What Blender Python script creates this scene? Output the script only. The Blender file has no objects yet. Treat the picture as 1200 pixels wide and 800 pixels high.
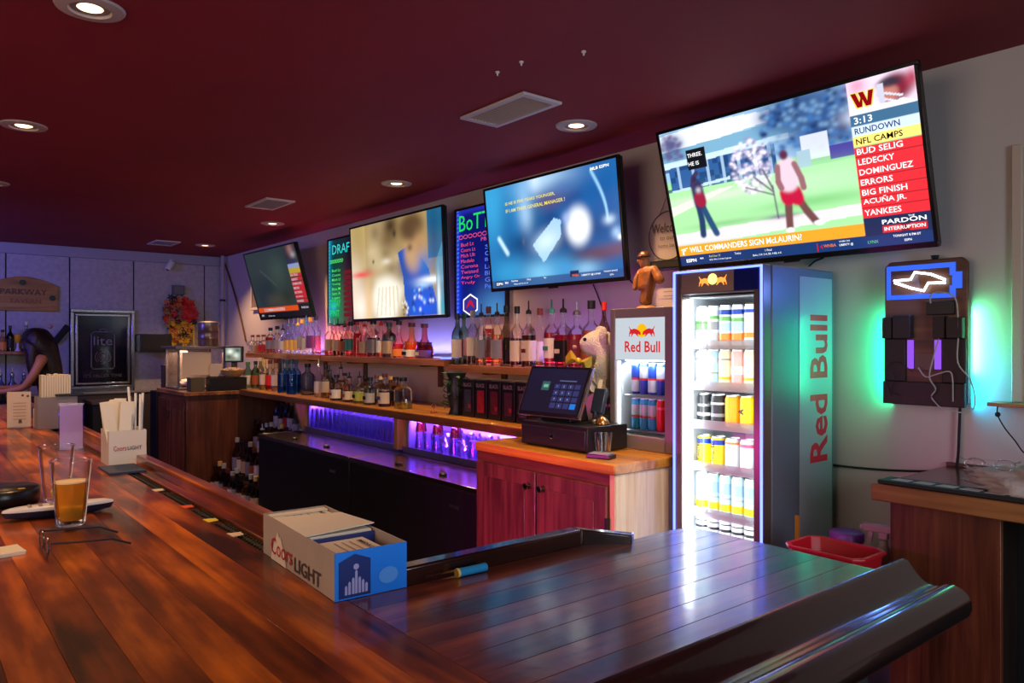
import bpy, bmesh, math, random
from mathutils import Vector, Matrix, noise as mnoise
import numpy as np
PI = math.pi
random.seed(7)
S = bpy.context.scene
C = S.collection
# ------------------------------------------------------------------ camera
FPX, HY, EYE = 880.0, 402.0, 1.49
ANG = PI - math.atan2(716.0, FPX)          # heading of the view from +X
cd = bpy.data.cameras.new('camera'); cam = bpy.data.objects.new('camera', cd); C.objects.link(cam)
cam.location = (0, 0, EYE)
cam.rotation_euler = (PI/2, 0, ANG - PI/2)
cd.sensor_width = 36; cd.lens = FPX/1200*36; cd.shift_y = (HY-400)/1200; cd.clip_start = 0.02
S.camera = cam
FW = Vector((math.cos(ANG), math.sin(ANG), 0)); RT = Vector((math.sin(ANG), -math.cos(ANG), 0))
def _ray(px, py): return FW + RT*((px-600)/FPX) + Vector((0, 0, -(py-HY)/FPX))
def atY(px, py, Y): r = _ray(px, py); return r*(Y/r.y) + Vector((0, 0, EYE))   # point of a measured photo position on a wall plane
def atX(px, py, X): r = _ray(px, py); return r*(X/r.x) + Vector((0, 0, EYE))
def atZ(px, py, Z): r = _ray(px, py); return r*((Z-EYE)/r.z) + Vector((0, 0, EYE))
# ------------------------------------------------------------------ world, exposure
w = bpy.data.worlds.new('world'); S.world = w; w.use_nodes = True
w.node_tree.nodes['Background'].inputs[0].default_value = (0.5, 0.45, 0.6, 1)
w.node_tree.nodes['Background'].inputs[1].default_value = 0.02
S.view_settings.view_transform = 'Standard'; S.view_settings.look = 'None'
S.view_settings.exposure = 0.0; S.view_settings.gamma = 1.0
try: S.view_settings.use_curve_mapping = False
except Exception: pass
try:
    S.cycles.use_denoising = True
    S.cycles.max_bounces = 10; S.cycles.transparent_max_bounces = 40; S.cycles.transmission_bounces = 8; S.cycles.diffuse_bounces = 3
    S.cycles.sample_clamp_indirect = 4.0; S.cycles.caustics_refractive = False; S.cycles.caustics_reflective = False
except Exception: pass
# ------------------------------------------------------------------ room lights
def lamp(name, kind, loc, power, col, size=0.1, rot=(0, 0, 0), sy=None, spot=None, blend=0.6, to=None, spread=180):
    l = bpy.data.lights.new(name, kind); l.energy = power; l.color = col
    if kind == 'AREA':
        l.size = size
        if sy: l.shape = 'RECTANGLE'; l.size_y = sy
        l.spread = math.radians(spread)
    elif kind == 'SPOT': l.spot_size = spot; l.spot_blend = blend; l.shadow_soft_size = size
    else: l.shadow_soft_size = size
    o = bpy.data.objects.new(name, l); C.objects.link(o); o.location = loc; o.rotation_euler = rot
    if to: o.rotation_euler = (Vector(to)-Vector(loc)).to_track_quat('-Z', 'Y').to_euler()
    return o
WARM = (1.0, 0.56, 0.25)
CEIL = 2.45
DOWN = [(x, 2.31) for x in (-2.39, -3.94, -5.88, -7.6)] + [(x, 0.42) for x in (-2.43, -3.93, -5.45, -7.0)]
P_BACK, P_FRONT = 58.0, 52.0
for x, y in DOWN:
    lamp('downlight_or_fill', 'SPOT', (x, y, CEIL-0.03), P_BACK if y > 1 else P_FRONT, WARM, 0.03, spot=math.radians(112), blend=0.75)
for x, y, p in ((-2.4, -1.5, 30), (-0.93, 0.30, 9), (-0.6, -1.3, 34), (-4.0, -1.5, 24), (-6.0, -1.5, 14)):
    lamp('downlight_or_fill', 'SPOT', (x, y, CEIL-0.03), p, WARM, 0.03, spot=math.radians(120), blend=0.8)  # unseen ceiling spots added as warm fill
# coloured strips: blue by the far wall, magenta under the bar, violet in the glass shelves, pink and blue behind the bottles
lamp('till_spot', 'SPOT', (-0.75, 1.45, CEIL-0.03), 95, (1.0, 0.66, 0.36), 0.03, to=(-2.1, 2.2, 0.75), spot=math.radians(46), blend=0.9)
lamp('right_cool_fill', 'AREA', (2.4, 0.6, 1.6), 21, (0.78, 0.88, 1.0), 1.1, to=(-1.6, 1.4, 1.0), sy=1.8, spread=100)  # unseen cool source added at the right to lift right-facing sides
lamp('blue_wash', 'AREA', (-6.9, -0.7, 2.30), 34, (0.16, 0.14, 1.0), 0.6, to=(-8.6, 0.9, 1.7))
lamp('underbar_magenta', 'AREA', (-2.30, 0.74, 0.93), 5.5, (1.0, 0.04, 0.60), 0.7, to=(-2.32, 2.0, 0.62), sy=0.04, spread=95)
lamp('bounce_fill', 'AREA', (-1.5, -2.2, 2.2), 62, (1.0, 0.74, 0.58), 2.5, to=(-3.0, 2.0, 1.2))  # soft fill added from behind, in place of light bounced by the room
# ------------------------------------------------------------------ materials
MATS = {}
def mat(name, col, rough=0.5, metal=0.0, emit=None, es=1.0, trans=0.0, ior=1.45, coat=0.0, bump=0.0, bscale=60, alpha=1.0, spec=0.5, var=0.0, vscale=8, sheen=0):
    if name in MATS: return MATS[name]
    m = bpy.data.materials.new(name); m.use_nodes = True; nt = m.node_tree; b = nt.nodes['Principled BSDF']
    c4 = (*col, 1)
    b.inputs['Base Color'].default_value = c4; b.inputs['Roughness'].default_value = rough; b.inputs['Metallic'].default_value = metal
    b.inputs['IOR'].default_value = ior; b.inputs['Transmission Weight'].default_value = trans; b.inputs['Coat Weight'].default_value = coat
    b.inputs['Coat Roughness'].default_value = 0.05; b.inputs['Alpha'].default_value = alpha; b.inputs['Specular IOR Level'].default_value = spec
    b.inputs['Sheen Weight'].default_value = sheen
    if emit: b.inputs['Emission Color'].default_value = (*emit, 1); b.inputs['Emission Strength'].default_value = es
    tc = None
    if bump or var:
        tc = nt.nodes.new('ShaderNodeTexCoord')
    if bump:
        n = nt.nodes.new('ShaderNodeTexNoise'); n.inputs['Scale'].default_value = bscale; n.inputs['Detail'].default_value = 3
        bp = nt.nodes.new('ShaderNodeBump'); bp.inputs['Strength'].default_value = bump; bp.inputs['Distance'].default_value = 0.01
        nt.links.new(tc.outputs['Object'], n.inputs['Vector']); nt.links.new(n.outputs['Fac'], bp.inputs['Height']); nt.links.new(bp.outputs['Normal'], b.inputs['Normal'])
    if var:
        n = nt.nodes.new('ShaderNodeTexNoise'); n.inputs['Scale'].default_value = vscale; n.inputs['Detail'].default_value = 4
        mx = nt.nodes.new('ShaderNodeMix'); mx.data_type = 'RGBA'
        mx.inputs[6].default_value = tuple(c*(1-var) for c in col)+(1,); mx.inputs[7].default_value = tuple(min(1, c*(1+var)) for c in col)+(1,)
        nt.links.new(tc.outputs['Object'], n.inputs['Vector']); nt.links.new(n.outputs['Fac'], mx.inputs[0]); nt.links.new(mx.outputs[2], b.inputs['Base Color'])
    MATS[name] = m; return m
def wood(name, dark, mid, light, axis='X', spec=.5, rough=0.4, coat=0.0, scale=1.0, bump=0.05, rand=0.25, ring=3.0, coatr=0.05, mott=0.5):
    """streaky timber: stretched noise for the grain, a broad noise for stain mottling, a little change from board to board"""
    if name in MATS: return MATS[name]
    m = bpy.data.materials.new(name); m.use_nodes = True; nt = m.node_tree; N = nt.nodes; L = nt.links; b = N['Principled BSDF']
    tc = N.new('ShaderNodeTexCoord'); oi = N.new('ShaderNodeObjectInfo')
    off = N.new('ShaderNodeVectorMath'); off.operation = 'SCALE'; off.inputs[0].default_value = (7.3, 11.1, 5.7); L.new(oi.outputs['Random'], off.inputs['Scale'])
    add = N.new('ShaderNodeVectorMath'); L.new(tc.outputs['Object'], add.inputs[0]); L.new(off.outputs[0], add.inputs[1])
    mp = N.new('ShaderNodeMapping'); s = [28*scale]*3; s['XYZ'.index(axis)] = 1.6*scale; mp.inputs['Scale'].default_value = s
    L.new(add.outputs[0], mp.inputs[0])
    n1 = N.new('ShaderNodeTexNoise'); n1.inputs['Scale'].default_value = ring/3; n1.inputs['Detail'].default_value = 6; n1.inputs['Distortion'].default_value = 0.6
    L.new(mp.outputs[0], n1.inputs['Vector'])
    mp2 = N.new('ShaderNodeMapping'); s2 = [11*scale]*3; s2['XYZ'.index(axis)] = 2.6*scale; mp2.inputs['Scale'].default_value = s2
    L.new(add.outputs[0], mp2.inputs[0])
    n2 = N.new('ShaderNodeTexNoise'); n2.inputs['Scale'].default_value = 1.0; n2.inputs['Detail'].default_value = 5; L.new(mp2.outputs[0], n2.inputs['Vector'])
    mix = N.new('ShaderNodeMix'); mix.inputs[0].default_value = mott; L.new(n1.outputs['Fac'], mix.inputs[2]); L.new(n2.outputs['Fac'], mix.inputs[3])
    ra = N.new('ShaderNodeMath'); ra.operation = 'MULTIPLY_ADD'; ra.inputs[1].default_value = rand*0.4; ra.inputs[2].default_value = -rand*0.2; L.new(oi.outputs['Random'], ra.inputs[0])
    sm = N.new('ShaderNodeMath'); L.new(mix.outputs[0], sm.inputs[0]); L.new(ra.outputs[0], sm.inputs[1])
    cr = N.new('ShaderNodeValToRGB'); e = cr.color_ramp.elements
    e[0].position = 0.37; e[0].color = (*dark, 1); e[1].position = 0.63; e[1].color = (*light, 1)
    k = cr.color_ramp.elements.new(0.5); k.color = (*mid, 1)
    L.new(sm.outputs[0], cr.inputs[0]); L.new(cr.outputs[0], b.inputs['Base Color'])
    b.inputs['Roughness'].default_value = rough; b.inputs['Coat Weight'].default_value = coat; b.inputs['Coat Roughness'].default_value = coatr
    b.inputs['Specular IOR Level'].default_value = spec
    bp = N.new('ShaderNodeBump'); bp.inputs['Strength'].default_value = bump; bp.inputs['Distance'].default_value = 0.004; L.new(n1.outputs['Fac'], bp.inputs['Height']); L.new(bp.outputs[0], b.inputs['Normal'])
    if coat:
        n3 = N.new('ShaderNodeTexNoise'); n3.inputs['Scale'].default_value = 22; n3.inputs['Detail'].default_value = 4; L.new(tc.outputs['Object'], n3.inputs['Vector'])
        b2 = N.new('ShaderNodeBump'); b2.inputs['Strength'].default_value = 0.10; b2.inputs['Distance'].default_value = 0.003; L.new(n3.outputs['Fac'], b2.inputs['Height']); L.new(b2.outputs[0], b.inputs['Coat Normal'])
    MATS[name] = m; return m
def glow(name, col, s):
    if name in MATS: return MATS[name]
    m = bpy.data.materials.new(name); m.use_nodes = True; nt = m.node_tree; nt.nodes.clear()
    e = nt.nodes.new('ShaderNodeEmission'); e.inputs[0].default_value = (*col, 1); e.inputs[1].default_value = s
    o = nt.nodes.new('ShaderNodeOutputMaterial'); nt.links.new(e.outputs[0], o.inputs[0]); MATS[name] = m; return m
def colourmap(name, s, emissive=True, rough=0.5, gloss=0.0):
    """flat print or screen picture kept in a mesh colour layer"""
    m = bpy.data.materials.new(name); m.use_nodes = True; nt = m.node_tree; b = nt.nodes['Principled BSDF']
    a = nt.nodes.new('ShaderNodeAttribute'); a.attribute_name = 'picture'
    if emissive:
        b.inputs['Base Color'].default_value = (0.01, 0.01, 0.012, 1); b.inputs['Roughness'].default_value = 0.25
        nt.links.new(a.outputs['Color'], b.inputs['Emission Color']); b.inputs['Emission Strength'].default_value = s
    else:
        nt.links.new(a.outputs['Color'], b.inputs['Base Color']); b.inputs['Roughness'].default_value = rough
    return m
def glassmat(name, col=(1, 1, 1), rough=0.02, ior=1.45):
    """thin-walled glass: clear through, glossy by the Fresnel term, so light reaches what is inside"""
    if name in MATS: return MATS[name]
    m = bpy.data.materials.new(name); m.use_nodes = True; nt = m.node_tree; nt.nodes.clear(); N = nt.nodes; L = nt.links
    t = N.new('ShaderNodeBsdfTransparent'); t.inputs[0].default_value = (*[c**.5 for c in col], 1)
    g = N.new('ShaderNodeBsdfGlossy'); g.inputs['Roughness'].default_value = max(rough, .03); g.inputs[0].default_value = (.95, .95, .95, 1)
    lw = N.new('ShaderNodeFresnel'); lw.inputs[0].default_value = ior
    mp = N.new('ShaderNodeMath'); mp.operation = 'MULTIPLY_ADD'; mp.inputs[1].default_value = .75; mp.inputs[2].default_value = .0; mp.use_clamp = True
    mx = N.new('ShaderNodeMixShader'); o = N.new('ShaderNodeOutputMaterial')
    L.new(lw.outputs[0], mp.inputs[0]); L.new(mp.outputs[0], mx.inputs[0]); L.new(t.outputs[0], mx.inputs[1]); L.new(g.outputs[0], mx.inputs[2]); L.new(mx.outputs[0], o.inputs[0])
    MATS[name] = m; return m
def lin(r, g, b):
    f = lambda v: (v/255/12.92) if v/255 <= 0.04045 else ((v/255+0.055)/1.055)**2.4
    return (f(r), f(g), f(b))
BLACK = mat('black_plastic', (0.012, 0.012, 0.014), 0.35)
MATTE = mat('matte_black', (0.01, 0.01, 0.011), 0.7)
STEEL = mat('brushed_steel', (0.55, 0.53, 0.52), 0.28, 1.0, bump=0.02)
CHROME = mat('chrome', (0.8, 0.8, 0.8), 0.08, 1.0)
WHITE = mat('white_plastic', (0.75, 0.73, 0.7), 0.4)
PAPER = mat('cream_paper', (0.80, 0.74, 0.62), 0.7)
GLASS = glassmat('clear_glass')
RUBBER = mat('black_rubber', (0.018, 0.018, 0.017), 0.55, bump=0.3, bscale=300)
# ------------------------------------------------------------------ mesh builder
class MB:
    def __init__(s): s.v = []; s.f = []; s.sm = []
    def add(s, vs, fs, smooth=False, M=None):
        o = len(s.v)
        if M is not None: vs = [M @ Vector(p) for p in vs]
        s.v += [tuple(p) for p in vs]; s.f += [tuple(i+o for i in f) for f in fs]; s.sm += [smooth]*len(fs); return s
    def box(s, x0, y0, z0, x1, y1, z1, M=None):
        vs = [(x, y, z) for z in (z0, z1) for y in (y0, y1) for x in (x0, x1)]
        return s.add(vs, [(0, 2, 3, 1), (4, 5, 7, 6), (0, 1, 5, 4), (1, 3, 7, 5), (3, 2, 6, 7), (2, 0, 4, 6)], False, M)
    def lathe(s, prof, n=16, c=(0, 0, 0), M=None, smooth=True, sx=1, sy=1):
        vs = []; fs = []; rows = []
        for r, z in prof:
            if r < 1e-6: rows.append([len(vs)]); vs.append((c[0], c[1], c[2]+z))
            else:
                rows.append(list(range(len(vs), len(vs)+n)))
                vs += [(c[0]+r*sx*math.cos(2*PI*k/n), c[1]+r*sy*math.sin(2*PI*k/n), c[2]+z) for k in range(n)]
        for a, b in zip(rows, rows[1:]):
            for k in range(n):
                k2 = (k+1) % n
                if len(a) == 1 and len(b) == 1: break
                if len(a) == 1: fs.append((a[0], b[k2], b[k]))
                elif len(b) == 1: fs.append((a[k], a[k2], b[0]))
                else: fs.append((a[k], a[k2], b[k2], b[k]))
        return s.add(vs, fs, smooth, M)
    def sqlathe(s, prof, M=None, q=0.55):
        """rounded-square section bottle: prof (half width, z, roundness)"""
        n = 16; vs = []; fs = []; rows = []
        for r, z, k in prof:
            if r < 1e-6: rows.append([len(vs)]); vs.append((0, 0, z)); continue
            rows.append(list(range(len(vs), len(vs)+n)))
            for i in range(n):
                a = 2*PI*(i+0.5)/n; ca, sa = math.cos(a), math.sin(a); e = 1-k*0.7
                x = math.copysign(abs(ca)**e, ca); y = math.copysign(abs(sa)**e, sa); vs.append((x*r, y*r*(1-0.25*k), z))
        for a, b in zip(rows, rows[1:]):
            for k in range(n):
                k2 = (k+1) % n
                if len(a) == 1: fs.append((a[0], b[k2], b[k]))
                elif len(b) == 1: fs.append((a[k], a[k2], b[0]))
                else: fs.append((a[k], a[k2], b[k2], b[k]))
        return s.add(vs, fs, True, M)
    def tube(s, pts, r, n=8, closed=False, M=None):
        pts = [Vector(p) for p in pts]; vs = []; fs = []; m = len(pts); up0 = Vector((0, 0, 1))
        rs = r if isinstance(r, (list, tuple)) else [r]*m
        for i, p in enumerate(pts):
            if closed: d = pts[(i+1) % m]-pts[i-1]
            else: d = pts[min(i+1, m-1)]-pts[max(i-1, 0)]
            d.normalize(); up = up0 if abs(d.z) < 0.95 else Vector((1, 0, 0))
            a = d.cross(up).normalized(); b = a.cross(d)
            vs += [p+(a*math.cos(2*PI*k/n)+b*math.sin(2*PI*k/n))*rs[i] for k in range(n)]
        for i in range(m if closed else m-1):
            j = (i+1) % m
            for k in range(n): k2 = (k+1) % n; fs.append((i*n+k, i*n+k2, j*n+k2, j*n+k))
        if not closed: fs.append(tuple(range(n-1, -1, -1))); fs.append(tuple((m-1)*n+k for k in range(n)))
        return s.add(vs, fs, True, M)
    def prism(s, poly, a, b, plane='XY', M=None):
        """poly extruded from a to b along the axis left over"""
        n = len(poly)
        def P(u, v, t): return {'XY': (u, v, t), 'XZ': (u, t, v), 'YZ': (t, u, v)}[plane]
        vs = [P(u, v, a) for u, v in poly]+[P(u, v, b) for u, v in poly]
        fs = [tuple(range(n-1, -1, -1)), tuple(range(n, 2*n))]+[(i, (i+1) % n, n+(i+1) % n, n+i) for i in range(n)]
        return s.add(vs, fs, False, M)
    def ball(s, c, r, n=12, m=8, M=None, sc=(1, 1, 1)):
        vs = [(c[0], c[1], c[2]-r*sc[2])]; fs = []
        for i in range(1, m):
            t = -PI/2+PI*i/m
            vs += [(c[0]+r*sc[0]*math.cos(t)*math.cos(2*PI*k/n), c[1]+r*sc[1]*math.cos(t)*math.sin(2*PI*k/n), c[2]+r*sc[2]*math.sin(t)) for k in range(n)]
        vs.append((c[0], c[1], c[2]+r*sc[2])); T = len(vs)-1
        for k in range(n):
            k2 = (k+1) % n; fs.append((0, 1+k2, 1+k)); fs.append((T, T-n+k, T-n+k2))
            for i in range(m-2): a = 1+i*n; fs.append((a+k, a+k2, a+n+k2, a+n+k))
        return s.add(vs, fs, True, M)
    def mesh(s, name):
        me = bpy.data.meshes.new(name); me.from_pydata(s.v, [], s.f)
        me.polygons.foreach_set('use_smooth', s.sm); me.update()
        bm = bmesh.new(); bm.from_mesh(me); bmesh.ops.recalc_face_normals(bm, faces=bm.faces); bm.to_mesh(me); bm.free()
        try: me.set_sharp_from_angle(angle=math.radians(50))
        except Exception: pass
        return me
def link(name, me, m, parent=None, bevel=0):
    o = bpy.data.objects.new(name, me); C.objects.link(o)
    if m is not None:
        if not me.materials: me.materials.append(None)
        o.material_slots[0].link = 'OBJECT'; o.material_slots[0].material = m
    if parent is not None: o.parent = parent
    if bevel:
        b = o.modifiers.new('bevel', 'BEVEL'); b.width = bevel; b.segments = 2; b.limit_method = 'ANGLE'; b.angle_limit = math.radians(40)
    return o
def part(name, mb, m, parent=None, bevel=0, label=None):
    o = link(name, mb.mesh(name) if isinstance(mb, MB) else mb, m, parent, bevel)
    if label: o['label'] = label
    return o
def thing(name, label, cat, loc=(0, 0, 0), rz=0, group=None, rot=None):
    o = bpy.data.objects.new(name, None); C.objects.link(o); o.empty_display_size = 0.05
    o.location = loc; o.rotation_euler = rot or (0, 0, rz); o['label'] = label; o['category'] = cat
    if group: o['group'] = group
    return o
def tag(o, label, cat, group=None):
    o['label'] = label; o['category'] = cat
    if group: o['group'] = group
    return o
def struct(o): o['kind'] = 'structure'; return o
def B(*a): return MB().box(*a)
def frame(o, right, up):
    """matrix taking (x right, y up, z out of the sheet) into the parent's space"""
    r = Vector(right).normalized(); u = Vector(up).normalized(); n = r.cross(u)
    M = Matrix.Identity(4)
    for i in range(3): M[i][0] = r[i]; M[i][1] = u[i]; M[i][2] = n[i]; M[i][3] = o[i]
    return M
def text_mesh(s, h=None, wd=None, bold=0.0, align='LEFT', shear=0.0):
    cu = bpy.data.curves.new('lettering', 'FONT'); cu.body = s; cu.size = 1; cu.offset = bold; cu.resolution_u = 2; cu.shear = shear
    ob = bpy.data.objects.new('lettering', cu); me = bpy.data.meshes.new_from_object(ob); bpy.data.objects.remove(ob)
    n = len(me.vertices); co = np.zeros(n*3); me.vertices.foreach_get('co', co); co = co.reshape(-1, 3)
    if n:
        mn, mx = co.min(0), co.max(0); co[:, 0] -= mn[0]; co[:, 1] -= mn[1]; W, H = mx[0]-mn[0], mx[1]-mn[1]
        sy = (h/H) if h else (wd/W); sx = (wd/W) if wd else sy
        co[:, 0] *= sx; co[:, 1] *= sy
        if align == 'CENTER': co[:, 0] -= W*sx/2
        co[:, 2] = 0
        me.vertices.foreach_set('co', co.ravel())
    return me
def lettering(items, m, parent, M, name='lettering', lift=0.0008):
    """items: (string, x, y, height, width or None, bold) laid in the sheet M, one part per line of writing"""
    for it in items:
        t, x, y, h = it[:4]; wd = it[4] if len(it) > 4 else None; bold = it[5] if len(it) > 5 else 0.0
        me = text_mesh(t, h, wd, bold or 0.0)
        me.transform(M @ Matrix.Translation((x, y, lift))); me.name = name; me.update(); me.materials.clear(); o = link(name, me, m, parent)
    return o
def sheet(polys, m, parent, M, name='emblem', lift=0.0006):
    for p in polys:
        n = len(p); me = bpy.data.meshes.new(name); me.from_pydata([tuple(M @ Vector((x, y, lift))) for x, y in p], [], [tuple(range(n))]); me.update()
        o = link(name, me, m, parent)
    return o
def circ(cx, cy, r, n=20, ry=None, a0=0, a1=2*PI): return [(cx+r*math.cos(a0+(a1-a0)*k/n), cy+(ry or r)*math.sin(a0+(a1-a0)*k/n)) for k in range(n)]
def picture(img, W, H, m, parent, M, name='screen', lift=0.0004):
    """img (rows, cols, 3) linear colours, row 0 at the top, laid on a grid W by H"""
    r, c, _ = img.shape
    xs = np.linspace(0, W, c); ys = np.linspace(H, 0, r); X, Y = np.meshgrid(xs, ys)
    co = np.stack([X.ravel(), Y.ravel(), np.full(X.size, lift), np.ones(X.size)], 1) @ np.array(M).T
    idx = np.arange(r*c).reshape(r, c); f = np.stack([idx[1:, :-1], idx[1:, 1:], idx[:-1, 1:], idx[:-1, :-1]], -1).reshape(-1, 4)
    me = bpy.data.meshes.new(name); me.vertices.add(r*c); me.vertices.foreach_set('co', co[:, :3].ravel())
    me.loops.add(f.size); me.loops.foreach_set('vertex_index', f.ravel().astype(np.int32))
    me.polygons.add(len(f)); me.polygons.foreach_set('loop_start', (np.arange(len(f))*4).astype(np.int32)); me.polygons.foreach_set('loop_total', np.full(len(f), 4, np.int32))
    me.update(calc_edges=True)
    at = me.color_attributes.new('picture', 'FLOAT_COLOR', 'POINT'); at.data.foreach_set('color', np.concatenate([img.reshape(-1, 3), np.ones((r*c, 1))], 1).ravel().astype(np.float32))
    return link(name, me, m, parent)
# tiny painter for screens and boards
class Pic:
    def __init__(s, c, r, col): s.a = np.zeros((r, c, 3)); s.a[:] = lin(*col); s.r, s.c = r, c; s.Y, s.X = np.mgrid[0:r, 0:c]; s.X = s.X/(c-1); s.Y = s.Y/(r-1)
    def mix(s, k, col): k = np.clip(k, 0, 1)[..., None]; s.a = s.a*(1-k)+np.array(lin(*col))*k
    def blob(s, x, y, rx, ry, col, k=1.0, rot=0, hard=1.0):
        dx, dy = s.X-x, s.Y-y; c, n = math.cos(rot), math.sin(rot); u = (dx*c+dy*n)/rx; v = (-dx*n+dy*c)/ry
        s.mix(k*np.exp(-((u*u+v*v)**hard)), col)
    def rect(s, x0, y0, x1, y1, col, k=1.0): s.mix(k*((s.X >= x0) & (s.X <= x1) & (s.Y >= y0) & (s.Y <= y1)), col)
    def poly(s, pts, col, k=1.0):
        ins = np.zeros_like(s.X, bool); n = len(pts)
        for i in range(n):
            x1, y1 = pts[i]; x2, y2 = pts[(i+1) % n]
            if y1 == y2: continue
            c = ((y1 > s.Y) != (y2 > s.Y)) & (s.X < (x2-x1)*(s.Y-y1)/(y2-y1)+x1); ins ^= c
        s.mix(k*ins, col)
    def grain(s, x0, y0, x1, y1, col, k, seed=1, cell=5):
        rg = np.random.RandomState(seed); m = rg.rand(s.r//cell+2, s.c//cell+2); m = np.kron(m, np.ones((cell, cell)))[:s.r, :s.c]
        s.mix(k*(m > 0.55)*((s.X >= x0) & (s.X <= x1) & (s.Y >= y0) & (s.Y <= y1)), col)
def ordn(i): return ['first', 'second', 'third', 'fourth', 'fifth', 'sixth', 'seventh', 'eighth', 'ninth', 'tenth', 'eleventh', 'twelfth', 'thirteenth', 'fourteenth', 'fifteenth', 'sixteenth', 'seventeenth', 'eighteenth', 'nineteenth', 'twentieth'][i]
#==STRUCTURE==
# ================================================================== SETTING
M_CEIL = mat('maroon_ceiling_paint', (0.24, 0.011, 0.023), 0.75, var=0.22, vscale=1.3, bump=0.05, bscale=9)
M_WALL = mat('pale_wall_paint', (0.62, 0.56, 0.53), 0.7, var=0.05, vscale=2, bump=0.03, bscale=120)
M_LWALL = mat('mottled_wallpaper', (0.42, 0.40, 0.44), 0.7, var=0.30, vscale=26, bump=0.05, bscale=60)
M_FLOOR = mat('dark_floor_tile', (0.03, 0.022, 0.02), 0.45, var=0.3, vscale=3)
X0, X1, Y0, Y1 = -8.60, 2.6, -3.0, 2.80
struct(part('floor', B(X0, Y0, -0.05, X1, Y1, 0), M_FLOOR))
struct(part('ceiling', B(X0, Y0, CEIL, X1, Y1, CEIL+0.06), M_CEIL))
struct(part('wall_back', B(X0, Y1, 0, X1, Y1+0.1, CEIL), M_WALL))
struct(part('wall_right', B(X1, Y0, 0, X1+0.1, Y1, CEIL), M_WALL))
struct(part('wall_front', B(X0, Y0-0.1, 0, X1, Y0, CEIL), mat('dim_wall_paint', (0.18, 0.1, 0.09), 0.8)))
wl = struct(part('wall_left', B(X0-0.1, Y0, 0, X0, Y1, CEIL), mat('dark_groove', (0.03, 0.03, 0.04), 0.9)))
ys = [Y0, -2.2, -1.6, -1.0, -0.4, 0.18, 0.773, 1.302, 1.884, 2.598, Y1]
for a, b in zip(ys, ys[1:]): part('panel', B(X0, a+0.006, 1.0, X0+0.03, b-0.006, 2.345), M_LWALL, wl, 0.003)
M_LOW = mat('dark_wainscot', (0.075, 0.06, 0.07), 0.6)
for a, b in zip(ys, ys[1:]): part('wainscot_panel', B(X0, a+0.004, 0.1, X0+0.03, b-0.004, 0.99), M_LOW, wl, 0.003)
struct(part('trim_1', B(X0, Y0, 2.345, X0+0.05, Y1, CEIL), mat('crown_paint', (0.34, 0.33, 0.40), 0.6), None, 0.006))
struct(part('trim_2', B(X0, Y0, 0.975, X0+0.045, Y1, 1.0), mat('crown_paint', (0.3, 0.3, 0.36), 0.6), None, 0.004))
struct(part('baseboard_left', B(X0, Y0, 0, X0+0.045, Y1, 0.1), M_LOW))
struct(part('trim_3', B(X0+0.02, 2.765, 1.0, X0+0.10, Y1, CEIL), M_WALL))       # boxed corner
# thin casing at the right end of the back wall
struct(part('trim_4', B(-0.865, 2.785, 1.30, -0.835, Y1, 2.13), mat('casing_paint', (0.6, 0.5, 0.4), 0.6), None, 0.003))
# recessed downlights
M_TRIM = mat('downlight_trim', (0.5, 0.42, 0.4), 0.4)
M_BULB = glow('warm_bulb', (1.0, 0.62, 0.34), 5.0)
names = ['brightest recessed ceiling light, above the right-hand pair of televisions', 'recessed ceiling light above the television with the two players', 'small recessed ceiling light near the oblong vent on the left', 'smallest recessed ceiling light, in the far left corner over the brown cabinet',
         'recessed ceiling light at the top edge of the photo, upper left', 'recessed ceiling light at the left edge, above the arched wooden sign', 'recessed ceiling light cut by the left edge of the photo', 'recessed ceiling light over the far end of the bar']
M_BAFF = mat('downlight_baffle', (0.35, 0.28, 0.25), 0.35)
ring = MB().lathe([(0.052, -0.001), (0.056, -0.009), (0.088, -0.006), (0.092, 0.0), (0.052, 0.0)], 28).mesh('trim_ring')
baf = MB().lathe([(0.052, 0.0), (0.040, -0.0035), (0.034, -0.002)], 24).mesh('baffle')
bul = MB().lathe([(0.034, -0.0015), (0.024, -0.005), (0.0, -0.007)], 20).mesh('bulb')
for (x, y), nm in zip(DOWN, names):
    t = thing('recessed_light', nm, 'ceiling light', (x, y, CEIL), group='recessed ceiling lights')
    link('trim_ring', ring, M_TRIM, t); link('baffle', baf, M_BAFF, t); link('bulb', bul, M_BULB, t)
# vents
M_VENT = mat('vent_enamel', (0.62, 0.55, 0.55), 0.45); M_VD = mat('vent_dark', (0.03, 0.02, 0.02), 0.8)
def vent(px, py, L, W, nm, ns):
    p = atZ(px, py, CEIL)
    t = thing('ceiling_vent', nm, 'vent', (p.x, p.y, CEIL), group='ceiling air vents')
    f = MB()
    for a in ((-L/2, -W/2, L/2, -W/2+.022), (-L/2, W/2-.022, L/2, W/2), (-L/2, -W/2+.022, -L/2+.03, W/2-.022), (L/2-.03, -W/2+.022, L/2, W/2-.022)): f.box(a[0], a[1], -.012, a[2], a[3], -.0005)
    part('frame', f, M_VENT, t, 0.002); part('backing', B(-L/2+.02, -W/2+.02, -.004, L/2-.02, W/2-.02, -.0005), M_VD, t)
    sm = MB().box(-L/2+.03, -.0035, -.011, L/2-.03, .0035, -.004, Matrix.Rotation(0.5, 4, 'X')).mesh('slat')
    for k in range(ns):
        s = link('slat', sm, M_VENT, t); s.location = (0, -W/2+.022+(W-.044)*(k+.5)/ns, 0)
vent(597, 128, 0.42, 0.20, 'largest oblong ceiling vent, beside the brightest downlight', 9)
vent(316, 238, 0.40, 0.20, 'middle oblong ceiling vent, left of the television with the two players', 9)
vent(192, 284, 0.34, 0.22, 'farthest ceiling vent, above the poster frame', 7)
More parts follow.
